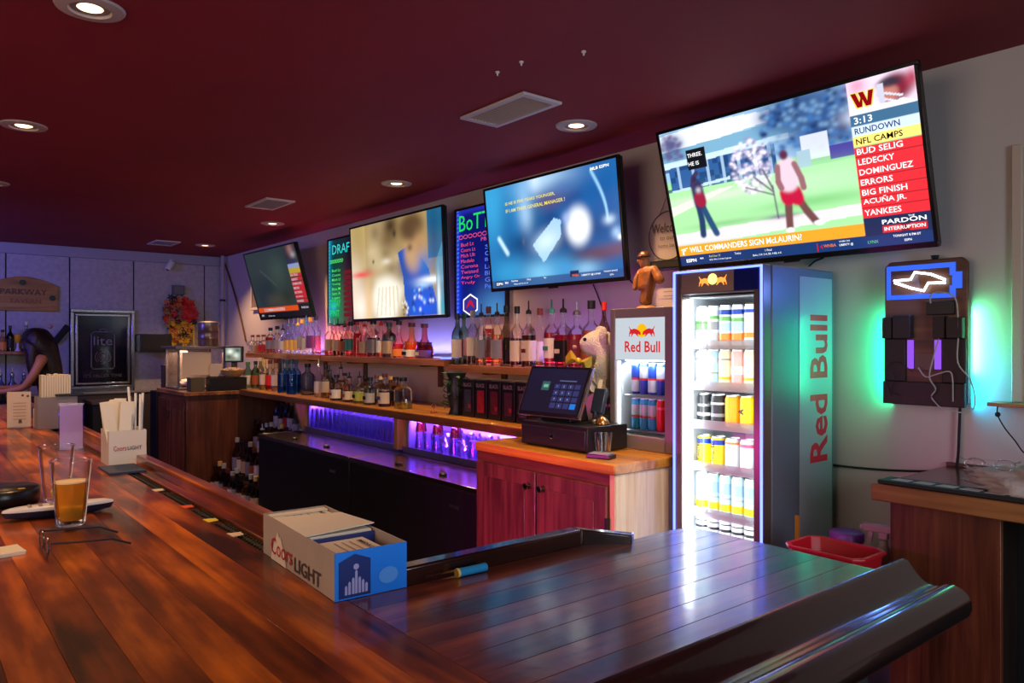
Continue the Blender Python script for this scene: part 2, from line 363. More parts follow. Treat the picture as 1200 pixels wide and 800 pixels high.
for i, q in enumerate(((611, 72), (583, 84), (684, 60))):
    p = atZ(*q, CEIL); tag(part('ceiling_hook', MB().lathe([(0.008, 0), (0.008, -0.004), (0.003, -0.006), (0.003, -0.014), (0.0, -0.015)], 10, (p.x, p.y, CEIL)), WHITE), 'tiny white ceiling hook, '+['middle of the three above the large vent', 'leftmost of the three above the large vent', 'rightmost of the three, nearest the top edge'][i], 'hook', 'white ceiling hooks')
# security camera
p = Vector((X0+0.03, 2.25, 2.36))
t = thing('security_camera', 'small white security camera under the ceiling on the far wall', 'camera', p)
part('mount', MB().lathe([(0.03, 0), (0.03, 0.02), (0.012, 0.03), (0.012, 0.05)], 14, M=Matrix.Rotation(PI/2, 4, 'Y')), WHITE, t)
part('housing', MB().lathe([(0, 0), (0.03, 0.003), (0.034, 0.06), (0.03, 0.1), (0, 0.1)], 16, M=Matrix.Translation((0.05, 0, 0.0)) @ Matrix.Rotation(2.6, 4, 'X')), WHITE, t)
part('lens', MB().ball((0.052, -0.045, -0.082), 0.018), BLACK, t)

# ================================================================== BAR COUNTER
BZ = 1.07
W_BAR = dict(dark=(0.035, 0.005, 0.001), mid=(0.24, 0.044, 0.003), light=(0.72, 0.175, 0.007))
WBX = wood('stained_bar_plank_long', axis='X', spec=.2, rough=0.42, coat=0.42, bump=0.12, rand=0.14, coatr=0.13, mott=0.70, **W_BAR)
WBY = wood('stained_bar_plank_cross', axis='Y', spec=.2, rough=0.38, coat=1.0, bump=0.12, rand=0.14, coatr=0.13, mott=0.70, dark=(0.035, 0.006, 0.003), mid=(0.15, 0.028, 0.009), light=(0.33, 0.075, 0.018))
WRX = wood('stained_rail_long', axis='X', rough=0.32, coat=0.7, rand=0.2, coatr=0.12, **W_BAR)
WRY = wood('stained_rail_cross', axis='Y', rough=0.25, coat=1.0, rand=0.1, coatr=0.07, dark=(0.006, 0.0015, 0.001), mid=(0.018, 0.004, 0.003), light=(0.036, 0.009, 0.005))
WCORE = mat('bar_core', (0.05, 0.012, 0.004), 0.5)
bar = thing('bar_counter', 'long L-shaped bar counter of glossy red-brown planks in the foreground', 'bar counter', (-1.1, 0.3, 0))
def bp(name, mb, m, bev=0.0, label=None):
    for i, v in enumerate(mb.v): mb.v[i] = (v[0]+1.1, v[1]-0.3, v[2])
    return part(name, mb, m, bar, bev, label)
XL = -6.2                                       # far end of the long leg
bp('core', MB().box(XL, -0.03, BZ-0.035, -0.645, 0.60, BZ-0.012).box(-1.085, 0.60, BZ-0.035, -0.645, 1.35, BZ-0.012), WCORE)
pw = (0.565+0.03)/9; rg = random.Random(3)
for i in range(9):
    y = -0.03+i*pw; x = -0.645-rg.uniform(0, .02)*0; xs = [x]
    while xs[-1] > XL+0.3: xs.append(max(XL, xs[-1]-rg.uniform(1.3, 2.5)))
    if xs[-1] != XL: xs[-1] = XL
    for a, b in zip(xs, xs[1:]): bp('plank', B(b+0.0002, y+0.0002, BZ-0.02, a-0.0002, y+pw-0.0002, BZ), WBX, 0.0005)
n2 = 8; qw = (1.120-0.645)/n2
for i in range(n2):
    xa = -1.120+i*qw; xb = xa+qw; ye = 1.405
    if i == 0: poly = [(xb-.0004, .566), (xb-.0004, 1.398), (-1.077, 1.375), (-1.084, 1.34), (-1.084, 1.20), (xa, 1.10), (xa, .566)]
    elif i == n2-1: poly = [(xa+.0004, .566), (xb, .566), (xb, 1.395), (xb-.012, ye), (xa+.0004, ye)]
    else: poly = [(xa+.0004, .566), (xb-.0004, .566), (xb-.0004, ye), (xa+.0004, ye)]
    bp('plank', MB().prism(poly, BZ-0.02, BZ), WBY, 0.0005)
# gutter with its rubber mat lies between planks and inner rail
bp('gutter', B(XL, 0.566, BZ-0.03, -1.122, 0.602, BZ-0.016), WCORE)
bp('ledge', B(XL, 0.602, BZ-0.03, -1.122, 0.634, BZ), WRX, 0.003)
bp('rail', MB().box(XL, 0.634, BZ-0.03, -1.122, 0.668, BZ+0.032), WRX, 0.004)
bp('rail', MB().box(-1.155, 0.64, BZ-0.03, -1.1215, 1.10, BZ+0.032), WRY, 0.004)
bp('rail', MB().add([(-1.155, 1.10, BZ-.03), (-1.1215, 1.10, BZ-.03), (-1.06, 1.185, BZ-.03), (-1.075, 1.21, BZ-.03), (-1.155, 1.10, BZ+.032), (-1.1215, 1.10, BZ+.032), (-1.06, 1.185, BZ+.018), (-1.075, 1.21, BZ+.018)],
    [(3, 2, 1, 0), (4, 5, 6, 7), (0, 1, 5, 4), (1, 2, 6, 5), (2, 3, 7, 6), (3, 0, 4, 7)]), WRY, 0.003)
# moulded armrest: hollow slope, then a rolled nose; same section both legs
prof = [(0, BZ-0.05), (0, BZ+0.008), (0.006, BZ+0.013), (0.016, BZ+0.011)]
prof += [(0.016+0.042*t, BZ+0.011-0.036*math.sin(t*PI/2)) for t in (0.15, .3, .45, .6, .8, 1)]
prof += [(0.070, BZ-0.0245), (0.078, BZ-0.019), (0.088, BZ-0.016)]
prof += [(0.094+0.032*math.sin(a), BZ-0.048+0.032*math.cos(a)) for a in (0.1, .5, .9, 1.3, 1.7, 2.1, 2.5, 2.9)]
prof += [(0.08, BZ-0.085), (0.03, BZ-0.075)]
def armrest(fn, a, b, m):
    mb = MB(); n = len(prof); vs = [fn(u, z, a) for u, z in prof]+[fn(u, z, b) for u, z in prof]
    mb.add(vs, [tuple(range(n)), tuple(range(2*n-1, n-1, -1))], False); mb.add(vs, [(i, (i+1) % n, n+(i+1) % n, n+i) for i in range(n)], True)
    bp('armrest', mb, m)
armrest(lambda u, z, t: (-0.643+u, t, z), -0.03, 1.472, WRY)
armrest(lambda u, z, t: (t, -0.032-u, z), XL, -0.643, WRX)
DK = wood('dark_bar_front', (0.008, 0.004, 0.003), (0.016, 0.008, 0.006), (0.03, 0.014, 0.01), 'Z', 0.5)
bp('front_panel', MB().box(XL+.05, 0.06, 0.0, -0.80, 0.52, BZ-0.036), DK); bp('front_panel', B(-1.06, 0.52, 0.0, -0.80, 1.28, BZ-0.036), DK)
bp('bracket', B(-0.68, 1.30, BZ-0.30, -0.64, 1.34, BZ-0.045), MATTE); bp('bracket', B(-0.80, 1.28, BZ-0.09, -0.62, 1.34, BZ-0.075+.03), MATTE)
# rubber bar mats lying in the gutter
MLET = mat('worn_white_print', (0.45, 0.42, 0.38), 0.7)
def bar_mat(x0, x1, label):
    t = thing('bar_mat', label, 'bar mat', (x1, 0.584, BZ-0.0155), group='rubber mats in the bar gutter')
    part('pad', B(x0-x1, -0.0165, 0, 0, 0.0165, 0.009), RUBBER, t, 0.002)
    nb = MB(); n = int((x1-x0)/0.016)
    for i in range(n):
        for j in range(2): nb.lathe([(0.004, 0.009), (0.0035, 0.0125), (0, 0.0125)], 8, (-(i+.5)*.016, -0.008+j*.016, 0))
    part('nub', nb, RUBBER, t)['kind'] = 'stuff'
for a, b, s in ((-2.78, -2.33, 'black rubber bar mat nearest the box of straws'), (-2.27, -2.05, 'short black rubber bar mat left of the red tape'), (-1.99, -1.86, 'shortest black rubber bar mat, between two scraps of tape'), (-1.80, -1.46, 'black rubber bar mat running up to the menu box')):
    bar_mat(a, b, s)
for x, c, nm in ((-2.30, (0.7, 0.62, 0.5), 'cream'), (-2.02, (0.75, 0.10, 0.04), 'red'), (-1.83, (0.8, 0.6, 0.04), 'yellow'), (-1.66, (0.75, 0.6, 0.45), 'beige')):
    p = MB().prism([(-.018, -.014), (.02, -.012), (.016, .012), (-.012, .014)], 0, 0.0015)
    o = part('paper_scrap', p, mat('scrap_'+nm, c, 0.6)); tag(o, nm+' scrap of paper lying across the bar gutter', 'paper', 'paper scraps in the bar gutter')
    o.location = (x, 0.570, BZ+.0005); 
#==OBJECTS==
# ================================================================== TELEVISIONS
M_BEZ = mat('tv_bezel', (0.008, 0.008, 0.009), 0.25)
L_WH = glow('screen_white_text', (1, 1, 1), 1.3); L_YE = glow('screen_yellow_text', (1.0, 0.85, 0.15), 1.0); L_DK = mat('screen_dark_text', (0.0, 0.0, 0.0), 0.6)
L_NAVY = glow('screen_navy', lin(20, 60, 120), 1.0); L_OR = glow('screen_orange', lin(255, 120, 70), 1.0); L_RED = glow('screen_red', lin(215, 30, 40), 1.0)
def television(label, pos, yaw, tilt, W, pic, strength, writing=None, cols=200, badge=None):
    H = W/1.77; b = 0.013; hb = 0.020
    t = thing('television', label, 'television', pos, rot=(tilt, 0, yaw), group=None)
    f = MB().box(-W/2, -.022, -H/2, W/2, .0, -H/2+hb).box(-W/2, -.022, H/2-b, W/2, 0, H/2).box(-W/2, -.022, -H/2+hb, -W/2+b, 0, H/2-b).box(W/2-b, -.022, -H/2+hb, W/2, 0, H/2-b)
    part('bezel', f, M_BEZ, t, 0.002)
    bk = MB().box(-W/2+.004, 0, -H/2+.004, W/2-.004, .018, H/2-.004).box(-W*.34, .018, -H*.40, W*.34, .050, H*.20)
    part('back_shell', bk, BLACK, t, 0.004)
    SW, SH = W-2*b, H-b-hb
    M = frame((-W/2+b, -0.0165, -H/2+hb), (1, 0, 0), (0, 0, 1))
    part('display_panel', B(-W/2+b, -.0155, -H/2+hb, W/2-b, -.002, H/2-b), BLACK, t)
    m = colourmap('screen_'+str(len(bpy.data.materials)), strength)
    scr = picture(pic.a, SW, SH, m, t, M, 'screen')
    if writing: writing(t, M, SW, SH, scr)
    part('sensor', B(-.03, -.020, -H/2-.007, .03, -.004, -H/2+.001), MATTE, t)
    # wall arm
    a = MB().box(-.12, .05, -.12, .12, .062, .12)
    part('mount_plate', a, MATTE, t)
    back = Y1-pos[1]; arm = MB(); R = Matrix.Rotation(yaw, 4, 'Z') @ Matrix.Rotation(tilt, 4, 'X')
    inv = R.inverted(); p1 = inv @ Vector((0, back-.014, 0)); arm.tube([(0, .055, 0), p1], 0.022, 8); part('mount_arm', arm, MATTE, t)
    return t
# --- right-hand television: sports talk show
p = Pic(300, 168, (150, 215, 150))
p.rect(0, 0, .79, .36, (150, 190, 225)); p.poly([(0, .02), (.25, .0), (.5, .03), (.5, .10), (0, .16)], (235, 240, 250))
p.poly([(0, .14), (.62, .11), (.62, .2), (0, .26)], (120, 170, 200)); p.rect(0.02, .25, .50, .47, (45, 90, 150)); p.grain(0, .25, .5, .47, (20, 60, 110), .8, 3, 7)
for x in (.06, .13, .2, .27, .34, .41, .47): p.rect(x, .24, x+.012, .48, (170, 200, 225), .8)
p.poly([(0, .22), (.56, .20), (.56, .235), (0, .265)], (200, 225, 240)); p.poly([(.02, .43), (.3, .40), (.3, .42), (.02, .45)], (190, 215, 235))
for x, y, r in ((.62, .06, .12), (.72, .12, .12), (.52, .08, .07), (.66, .22, .10), (.76, .24, .07), (.05, .1, .06)): p.blob(x, y, r, r*1.3, (35, 70, 125), .95)
rg = np.random.RandomState(5)
for k in range(150): p.blob(rg.uniform(.46, .79), rg.uniform(0, .33), .012, .016, [(20, 50, 100), (60, 110, 175), (110, 150, 190)][k % 3], .8)
for k in range(40): p.blob(rg.uniform(0, .1), rg.uniform(.03, .2), .012, .015, (90, 80, 130), .6)
p.rect(.60, .24, .70, .40, (225, 230, 240), .8); p.rect(.70, .34, .785, .42, (70, 60, 150)); p.rect(.58, .33, .63, .44, (160, 190, 205))
p.rect(0, .44, .79, .86, (165, 225, 160)); p.blob(.55, .55, .4, .1, (190, 240, 190), .6); p.blob(.62, .66, .22, .04, (110, 190, 110), .7); p.blob(.2, .52, .3, .03, (215, 215, 205), .8)
p.poly([(0, .55), (.25, .47), (.32, .47), (0, .62)], (225, 222, 215)); p.poly([(0, .76), (.79, .72), (.79, .79), (0, .87)], (230, 222, 225)); p.blob(.12, .93, .3, .04, (110, 180, 120), .5); p.blob(.1, .86, .25, .02, (120, 190, 130), .7)
p.blob(.25, .72, .16, .02, (110, 160, 110), .5); p.blob(.49, .73, .07, .018, (110, 100, 130), .8)
for k in range(190):
    a = rg.uniform(0, 6.28); r = rg.uniform(0, 1)**.5; p.blob(.395+.085*r*math.cos(a), .36+.19*r*math.sin(a), .008, .011, [(255, 250, 255), (225, 215, 240), (150, 140, 180)][k % 3], .85)
for x0, y0, x1, y1 in ((.475, .74, .470, .52), (.47, .56, .40, .44), (.47, .54, .44, .40), (.47, .58, .36, .50)):
    for t in np.linspace(0, 1, 24): p.blob(x0+(x1-x0)*t, y0+(y1-y0)*t, .004, .006, (100, 80, 110), .9)
def limb(pts, r, col):
    for (a, b), (c, d) in zip(pts, pts[1:]):
        for t in np.linspace(0, 1, 20): p.blob(a+(c-a)*t, b+(d-b)*t, r, r*1.5, col, .95, hard=2)
# player with a board, left
limb([(.135, .56), (.14, .68), (.135, .79)], .013, (30, 60, 100)); limb([(.15, .56), (.175, .68), (.20, .79)], .013, (35, 75, 115)); limb([(.14, .42), (.145, .56)], .024, (45, 45, 90)); limb([(.145, .50), (.15, .55)], .02, (150, 30, 60))
limb([(.12, .42), (.13, .36), (.15, .33)], .009, (60, 50, 90)); p.blob(.135, .375, .013, .024, (50, 40, 70), 1, hard=3); p.blob(.146, .455, .012, .02, (220, 210, 220), .7)
p.rect(.115, .16, .205, .30, (12, 16, 24))
# player in red shorts, right
limb([(.525, .62), (.52, .7), (.515, .82)], .013, (110, 70, 70)); limb([(.56, .62), (.59, .72), (.62, .80)], .013, (110, 70, 70)); limb([(.52, .57), (.525, .63)], .022, (190, 20, 60)); limb([(.55, .57), (.56, .64)], .022, (190, 20, 60)); limb([(.535, .40), (.535, .53)], .032, (225, 200, 215))
limb([(.50, .40), (.495, .5), (.505, .55)], .010, (150, 100, 110)); limb([(.565, .40), (.585, .5), (.59, .57)], .010, (150, 100, 110)); p.blob(.53, .335, .018, .034, (90, 40, 70), 1, hard=3); p.blob(.515, .83, .018, .018, (245, 240, 245), 1, hard=3); p.blob(.63, .805, .022, .018, (245, 240, 245), 1, hard=3)
# side column
p.rect(.785, 0, 1, .195, (235, 215, 235)); p.blob(.82, .03, .03, .05, (225, 120, 160), .7); p.blob(.83, .2, .06, .05, (245, 245, 255), .9)
p.blob(.94, .09, .055, .085, (120, 25, 50), 1, hard=3); p.blob(.915, .115, .032, .055, (190, 120, 110), 1, hard=3); p.blob(.92, .055, .04, .03, (30, 40, 60), .9, hard=2); p.blob(.99, .06, .02, .06, (170, 30, 70), .9)
p.poly([(.87, .08), (.96, .14), (.955, .15), (.865, .09)], (210, 215, 230)); p.poly([(.87, .11), (.94, .165), (.935, .175), (.865, .12)], (210, 215, 230)); p.poly([(.88, .05), (.90, .05), (.9, .17), (.885, .16)], (200, 200, 220)); p.poly([(.86, .17), (.96, .16), (1, .195), (.84, .195)], (245, 245, 250))
p.rect(.785, .195, 1, .258, (60, 105, 140)); p.rect(.785, .258, 1, .32, (205, 222, 245)); p.rect(.785, .32, 1, .382, (250, 225, 120))
for k in range(7): p.rect(.785, .384+k*.0622, 1, .384+(k+1)*.0622-.005, (232, 45, 55)); p.rect(.785, .384+(k+1)*.0622-.005, 1, .384+(k+1)*.0622, (150, 30, 40))
p.rect(.785, .82, 1, 1, (22, 38, 75)); p.rect(0, .845, .785, .925, (250, 160, 40)); p.rect(0, .925, 1, 1, (22, 52, 105)); p.rect(.785, .82, 1, .93, (25, 42, 78)); p.rect(.845, .877, .985, .918, (225, 40, 45)); p.rect(.905, .877, .93, .918, (140, 10, 20))
def wr4(t, M, W, H, scr):
    x = .792*W; g = .0622*H; y = lambda f: H*(1-f)
    lettering([('3:13', x+.004, y(.248), .040*H, .06*W, .012), ], L_WH, scr, M)
    lettering([('RUNDOWN', x+.002, y(.308), .036*H, .145*W, .014)], L_NAVY, scr, M)
    lettering([('NFL CAMPS', x+.002, y(.370), .036*H, .15*W, .014)], L_DK, scr, M)
    rows = [('BUD SELIG', .148), ('LEDECKY', .118), ('DOMINGUEZ', .172), ('ERRORS', .105), ('BIG FINISH', .146), ('ACUÑA JR.', .14), ('YANKEES', .12)]
    lettering([(s, x, y(.384+(k+1)*.0622-.016), (.048 if 'Ñ' in s else .036)*H, wd*W, .014) for k, (s, wd) in enumerate(rows)], L_WH, scr, M)
    lettering([('PARDON', .845*W, y(.868), .028*H, .14*W, .02), ('INTERRUPTION', .85*W, y(.908), .022*H, .13*W, .02), ('THE', .93*W, y(.838), .01*H, .02*W, .01)], L_WH, scr, M)
    lettering([('WILL COMMANDERS SIGN McLAURIN?', .055*W, y(.905), .042*H, .50*W, .012)], L_WH, scr, M)
    sheet([[(.012*W, y(.875)), (.045*W, y(.865)), (.045*W, y(.873)), (.012*W, y(.884))], [(.018*W, y(.918)), (.016*W, y(.886)), (.036*W, y(.882)), (.034*W, y(.89)), (.024*W, y(.892)), (.026*W, y(.918))]], L_WH, scr, M)
    lettering([('ESPN', .03*W, y(.978), .026*H, .05*W, .03), ('MLB', .10*W, y(.962), .012*H, None, .01), ('Twins', .265*W, y(.955), .015*H, None, 0), ('1 Final', .40*W, y(.955), .015*H, None, 0), ('BOS: Won 4 of last 5 games', .145*W, y(.983), .015*H, None, 0), ('Bello: 7 IP, 5 H, ER, 4 BB, 4 K', .345*W, y(.983), .015*H, None, 0),
               ('WNBA ON', .69*W, y(.948), .010*H, None, 0), ('LIBERTY @', .69*W, y(.976), .018*H, None, .01), ('TONIGHT 8 PM ET', .875*W, y(.952), .014*H, None, .01), ('ESPN', .91*W, y(.982), .014*H, None, .01)], L_WH, scr, M)
    lettering([('Red Sox 13', .145*W, y(.955), .015*H, None, 0)], L_YE, scr, M)
    lettering([('LYNX', .79*W, y(.976), .018*H, None, .01)], glow('screen_green', lin(110, 220, 140), 1.0), scr, M)
    lettering([('WNBA', .632*W, y(.972), .020*H, None, .02)], L_OR, scr, M)
    sheet([[(.607*W, y(.94)), (.611*W, y(.94)), (.611*W, y(.995)), (.607*W, y(.995))], [(.618*W, y(.965)), (.628*W, y(.95)), (.628*W, y(.98))]], L_RED, scr, M)
    lettering([('THREE.', .160*W, y(.215), .028*H, .07*W, .01, ), ('HE IS', .160*W, y(.275), .028*H, .05*W, .01)], L_WH, scr, frame(M @ Vector((-.040*W, 0, 0)), (1, 0, 0), (0, 0, 1)))
    # team letter: slanted W
    s = lambda a: [(.795*W+u*.075*W, y(.155)+v*.085*H) for u, v in a]
    sheet([s([(0, 1), (.22, 1), (.36, .35), (.42, .62), (.34, 1), (.56, 1), (.70, .35), (.78, 1), (1, 1), (.84, 0), (.62, 0), (.5, .48), (.46, 0), (.24, 0)])], glow('screen_deep_red', lin(160, 10, 20), 1.0), scr, M, lift=.0012)
    sheet([s([(-.04, 1.06), (.30, 1.06), (.36, .7), (.46, .7), (.33, 1.06), (.60, 1.06), (.70, .6), (.74, 1.06), (1.06, 1.06), (.88, -.08), (.56, -.08), (.5, .2), (.48, -.08), (.18, -.08)])], L_YE, scr, M, lift=.0006)
TV4 = television('right-hand wide television showing two football players and a red list of names', (-1.568, 2.60, 2.104), 0, .274, 1.066, p, 1.35, wr4)
# --- middle television: blurred blue picture with yellow captions
p = Pic(160, 90, (25, 95, 160))
for a in (((.1, .1, .25, .3, (40, 140, 195), .8)), (.40, .35, .10, .22, (8, 45, 100), .9), (.52, .45, .08, .2, (10, 55, 115), .9), (.68, .22, .14, .10, (10, 60, 125), .9), (.33, .75, .10, .2, (8, 60, 120), .8), (.70, .78, .14, .08, (5, 40, 90), .9), (.22, .45, .05, .3, (30, 110, 175), .8), (.5, .05, .2, .12, (180, 215, 240), .9), (.42, .03, .05, .1, (225, 240, 250), .9), (.33, .25, .05, .2, (205, 225, 245), .95), (.33, .18, .12, .3, (60, 150, 205), .6), (.15, .45, .08, .4, (15, 70, 130), .7), (.26, .6, .12, .14, (10, 50, 100), .8), (.05, .2, .12, .4, (60, 165, 215), .6),
          (.52, .22, .12, .09, (95, 65, 100), .75), (.62, .12, .15, .1, (20, 80, 150), .6), (.60, .62, .14, .12, (12, 55, 110), .9), (.80, .30, .06, .2, (25, 90, 155), .6), (.86, .55, .10, .14, (20, 60, 115), .8), (.85, .78, .16, .07, (95, 60, 75), .9), (.98, .75, .1, .06, (120, 75, 80), .7), (.92, .35, .09, .3, (15, 80, 150), .7),
          (.42, .9, .16, .13, (120, 190, 225), .9), (.75, .9, .09, .07, (150, 200, 230), .7), (.15, .85, .15, .14, (50, 150, 200), .8), (.60, .86, .1, .1, (60, 150, 205), .7)): p.blob(*a)
p.poly([(.37, .62), (.55, .40), (.60, .43), (.59, .58), (.45, .80)], (170, 210, 240), .85); p.blob(.48, .6, .08, .1, (215, 235, 250), .7, 0.7); p.blob(.72, .51, .085, .17, (245, 250, 255), 1, hard=2.2); p.blob(.64, .42, .03, .05, (160, 180, 230), .7)
for t in np.linspace(0, 1, 40): p.blob(.83+.09*math.sin(t*1.6), .05+.44*t, .006, .02, (150, 205, 240), .7)
p.blob(.93, .50, .035, .04, (200, 225, 245), .8); p.blob(.97, .62, .03, .05, (170, 205, 240), .8); p.blob(.99, .66, .015, .025, (245, 250, 255), .9)
for t in np.linspace(0, 1, 20): p.blob(.09+.07*t, .50+.17*t, .012, .02, (190, 230, 250), .6)
p.blob(.30, .57, .01, .035, (100, 100, 100), .6); p.rect(0, .925, 1, 1, (45, 75, 130), .85); p.rect(.64, .90, .70, .965, (20, 35, 75)); p.rect(.03, .935, .10, .985, (15, 30, 70))
def wr3(t, M, W, H, scr):
    y = lambda f: H*(1-f)
    lettering([('IS HE IS FIVE YEARS YOUNGER,', .17*W, y(.195), .034*H, .40*W, .014), ('IF I AM THEIR GENERAL MANAGER !', .17*W, y(.265), .034*H, .47*W, .014)], L_YE, scr, M)
    lettering([('MLB ESPN', .83*W, y(.055), .026*H, .12*W, .02), ('ESPN', .038*W, y(.975), .028*H, .055*W, .02), ('MLB', .115*W, y(.965), .02*H, None, .01), ('Guardians', .17*W, y(.952), .018*H, None, 0), ('1 Final', .30*W, y(.952), .018*H, None, 0), ('Rays', .44*W, y(.952), .018*H, None, 0), ('Williams: 6 IP, 3 H, 9 K, W', .19*W, y(.985), .016*H, None, 0),
               ('LIBERTY @ LYNX', .72*W, y(.965), .02*H, .13*W, .01), ('TONIGHT 8 PM ET', .87*W, y(.948), .014*H, None, 0), ('ESPN', .91*W, y(.98), .014*H, None, 0)], L_WH, scr, M)
    lettering([('WNBA', .65*W, y(.96), .024*H, .05*W, .02)], L_OR, scr, M)
television('middle television showing a blurred blue picture with yellow captions', (-2.88, 2.60, 2.071), 0, .103, 1.027, p, 1.35, wr3)
# --- television with two players
p = Pic(160, 90, (165, 140, 90))
p.rect(0, 0, .18, .5, (190, 165, 105)); p.blob(.08, .2, .12, .4, (150, 125, 70), .7); p.blob(.02, .6, .12, .3, (235, 215, 195), .7); p.blob(.1, .88, .16, .2, (250, 235, 220), .9); p.rect(.86, 0, 1, .45, (25, 95, 130)); p.blob(.92, .25, .05, .3, (15, 75, 115), .9)
p.blob(.36, .45, .17, .48, (170, 150, 110), .95, hard=3); p.blob(.3, .3, .08, .25, (205, 185, 140), .6); p.blob(.45, .2, .12, .12, (120, 95, 55), .9); p.blob(.48, .06, .09, .12, (60, 40, 22), .95); p.blob(.3, .1, .06, .1, (95, 75, 45), .6)
for k, (x, y) in enumerate(((.25, .3), (.42, .33), (.36, .45), (.48, .5), (.3, .6), (.45, .68), (.55, .4), (.2, .5))): p.blob(x, y, .05, .05, [(200, 180, 135), (125, 105, 65)][k % 2], .6)
p.blob(.42, .42, .05, .03, (225, 215, 200), .7); p.blob(.27, .4, .012, .02, (35, 25, 25), .9); p.blob(.52, .15, .02, .04, (30, 20, 15), .8)
p.blob(.40, .82, .17, .25, (245, 240, 225), .98, hard=3); p.blob(.5, .72, .12, .1, (240, 235, 215), .9)
for k in range(6): p.poly([(.32+k*.04, .68), (.34+k*.04, .68), (.30+k*.05, .98), (.285+k*.05, .98)], (190, 175, 135), .5)
p.blob(.2, .85, .05, .3, (225, 185, 130), .8); p.blob(.12, .52, .12, .035, (225, 70, 70), .9)
p.poly([(.55, .35), (.70, .28), (.86, .55), (.95, 1), (.62, 1), (.60, .6)], (30, 80, 175)); p.blob(.62, .5, .07, .12, (40, 75, 140), .8); p.blob(.8, .9, .12, .15, (25, 85, 220), .9); p.blob(.72, .35, .1, .22, (190, 150, 100), .98, hard=2.5); p.blob(.70, .12, .13, .15, (85, 62, 38), .98, hard=2.5); p.blob(.78, .3, .06, .12, (170, 130, 85), .9); p.blob(.68, .32, .03, .04, (70, 45, 25), .7)
p.blob(.82, .5, .08, .12, (30, 110, 190), .7); p.blob(.88, .66, .12, .035, (245, 250, 255), .95); p.blob(.80, .70, .07, .03, (170, 210, 240), .8); p.poly([(.93, .5), (1, .3), (1, 1), (.93, 1)], (60, 140, 175), .8); p.blob(.95, .85, .015, .2, (245, 245, 240), .9); p.blob(.98, .92, .02, .08, (50, 160, 170), .9)
rg = np.random.RandomState(2)
for k in range(26): p.blob(rg.uniform(.66, .9), rg.uniform(.72, 1), .01, .018, [(15, 40, 120), (90, 160, 240), (240, 245, 250)][k % 3], .8)
for k in range(16): p.blob(rg.uniform(.57, .64), rg.uniform(.85, 1), .008, .014, [(40, 35, 20), (230, 220, 120), (250, 250, 250)][k % 3], .9)
television('television showing two players close up, one in cream and one in blue', (-4.443, 2.60, 1.994), 0, .042, 1.226, p, 1.25)
# --- far television
p = Pic(120, 68, (38, 55, 55))
for a in ((.2, .2, .25, .3, (48, 60, 58), .8), (.5, .5, .2, .3, (55, 75, 65), .8), (.3, .55, .2, .2, (30, 45, 55), .9), (.6, .3, .15, .2, (65, 85, 75), .6), (.4, .75, .3, .1, (75, 70, 60), .8), (.15, .7, .1, .15, (25, 45, 60), .8), (.65, .7, .1, .1, (40, 50, 40), .9)): p.blob(*a)
for t in np.linspace(0, 1, 20): p.blob(.25+.25*t, .28+.25*t, .008, .012, (95, 110, 105), .5)
p.rect(.79, 0, 1, .2, (50, 45, 50)); p.blob(.9, .06, .05, .08, (170, 120, 110), .9); p.blob(.93, .14, .04, .04, (180, 180, 190), .8); p.rect(.79, .2, 1, .26, (40, 50, 80)); p.rect(.79, .26, 1, .325, (150, 165, 215)); p.rect(.79, .325, 1, .39, (200, 170, 50))
for k in range(7): p.rect(.79, .39+k*.062, 1, .39+(k+1)*.062-.008, (205, 35, 50))
p.rect(.79, .825, 1, 1, (15, 18, 30)); p.rect(0, .84, .79, .925, (240, 85, 25)); p.rect(0, .925, 1, 1, (12, 18, 32))
def wr1(t, M, W, H, scr):
    y = lambda f: H*(1-f); m = glow('dim_screen_text', (.8, .8, .85), .7)
    lettering([('COMMANDERS', .12*W, y(.905), .045*H, .42*W, .02), ('PARDON', .85*W, y(.90), .03*H, .12*W, .02), ('ESPN', .04*W, y(.98), .03*H, None, .02), ('BOS: Won 4 of last 5', .18*W, y(.985), .02*H, None, .01)]+
              [(s, .80*W, y(.39+(k+1)*.062-.018), .032*H, w_*W, .01) for k, (s, w_) in enumerate((('BUD SELIG', .13), ('LEDECKY', .11), ('DOMINGUEZ', .16), ('ERRORS', .1), ('BIG FINISH', .13), ('ACUÑA JR.', .13), ('YANKEES', .12)))], m, scr, M)
television('far left tilted television with a dark picture and orange caption strip', (-6.49, 2.60, 2.021), .017, .271, 1.131, p, .8, wr1)

# ================================================================== LIT MENU BOARDS
def menu_board(label, x0, x1, z0, z1, pic, write):
    t = thing('menu_board', label, 'menu board', ((x0+x1)/2, Y1, (z0+z1)/2)); W, H = x1-x0, z1-z0
    f = MB()
    for a in ((-W/2, -H/2, W/2, -H/2+.014), (-W/2, H/2-.014, W/2, H/2), (-W/2, -H/2+.014, -W/2+.014, H/2-.014), (W/2-.014, -H/2+.014, W/2, H/2-.014)): f.box(a[0], -.03, a[1], a[2], -.002, a[3])
    part('frame', f, BLACK, t, .002); part('back_panel', B(-W/2+.013, -.02, -H/2+.013, W/2-.013, -.002, H/2-.013), BLACK, t)
    M = frame((-W/2+.014, -.0215, -H/2+.014), (1, 0, 0), (0, 0, 1)); s = picture(pic.a, W-.028, H-.028, colourmap('board_'+label[:6], 1.0), t, M, 'lit_panel')
    write(t, M, W-.028, H-.028, s); return t
p = Pic(60, 84, (10, 22, 120)); p.blob(.0, .5, .10, 2, (30, 60, 250), 1); p.blob(.4, .0, 1, .04, (40, 60, 220), .8); p.blob(.3, .3, .4, .4, (12, 18, 90), .6); p.blob(.8, .95, .35, .18, (70, 140, 200), .9); p.blob(.45, .97, .1, .1, (60, 110, 190), .7)
for k in range(26): p.blob(.03, k/25, .02, .008, (120, 170, 255), .8)
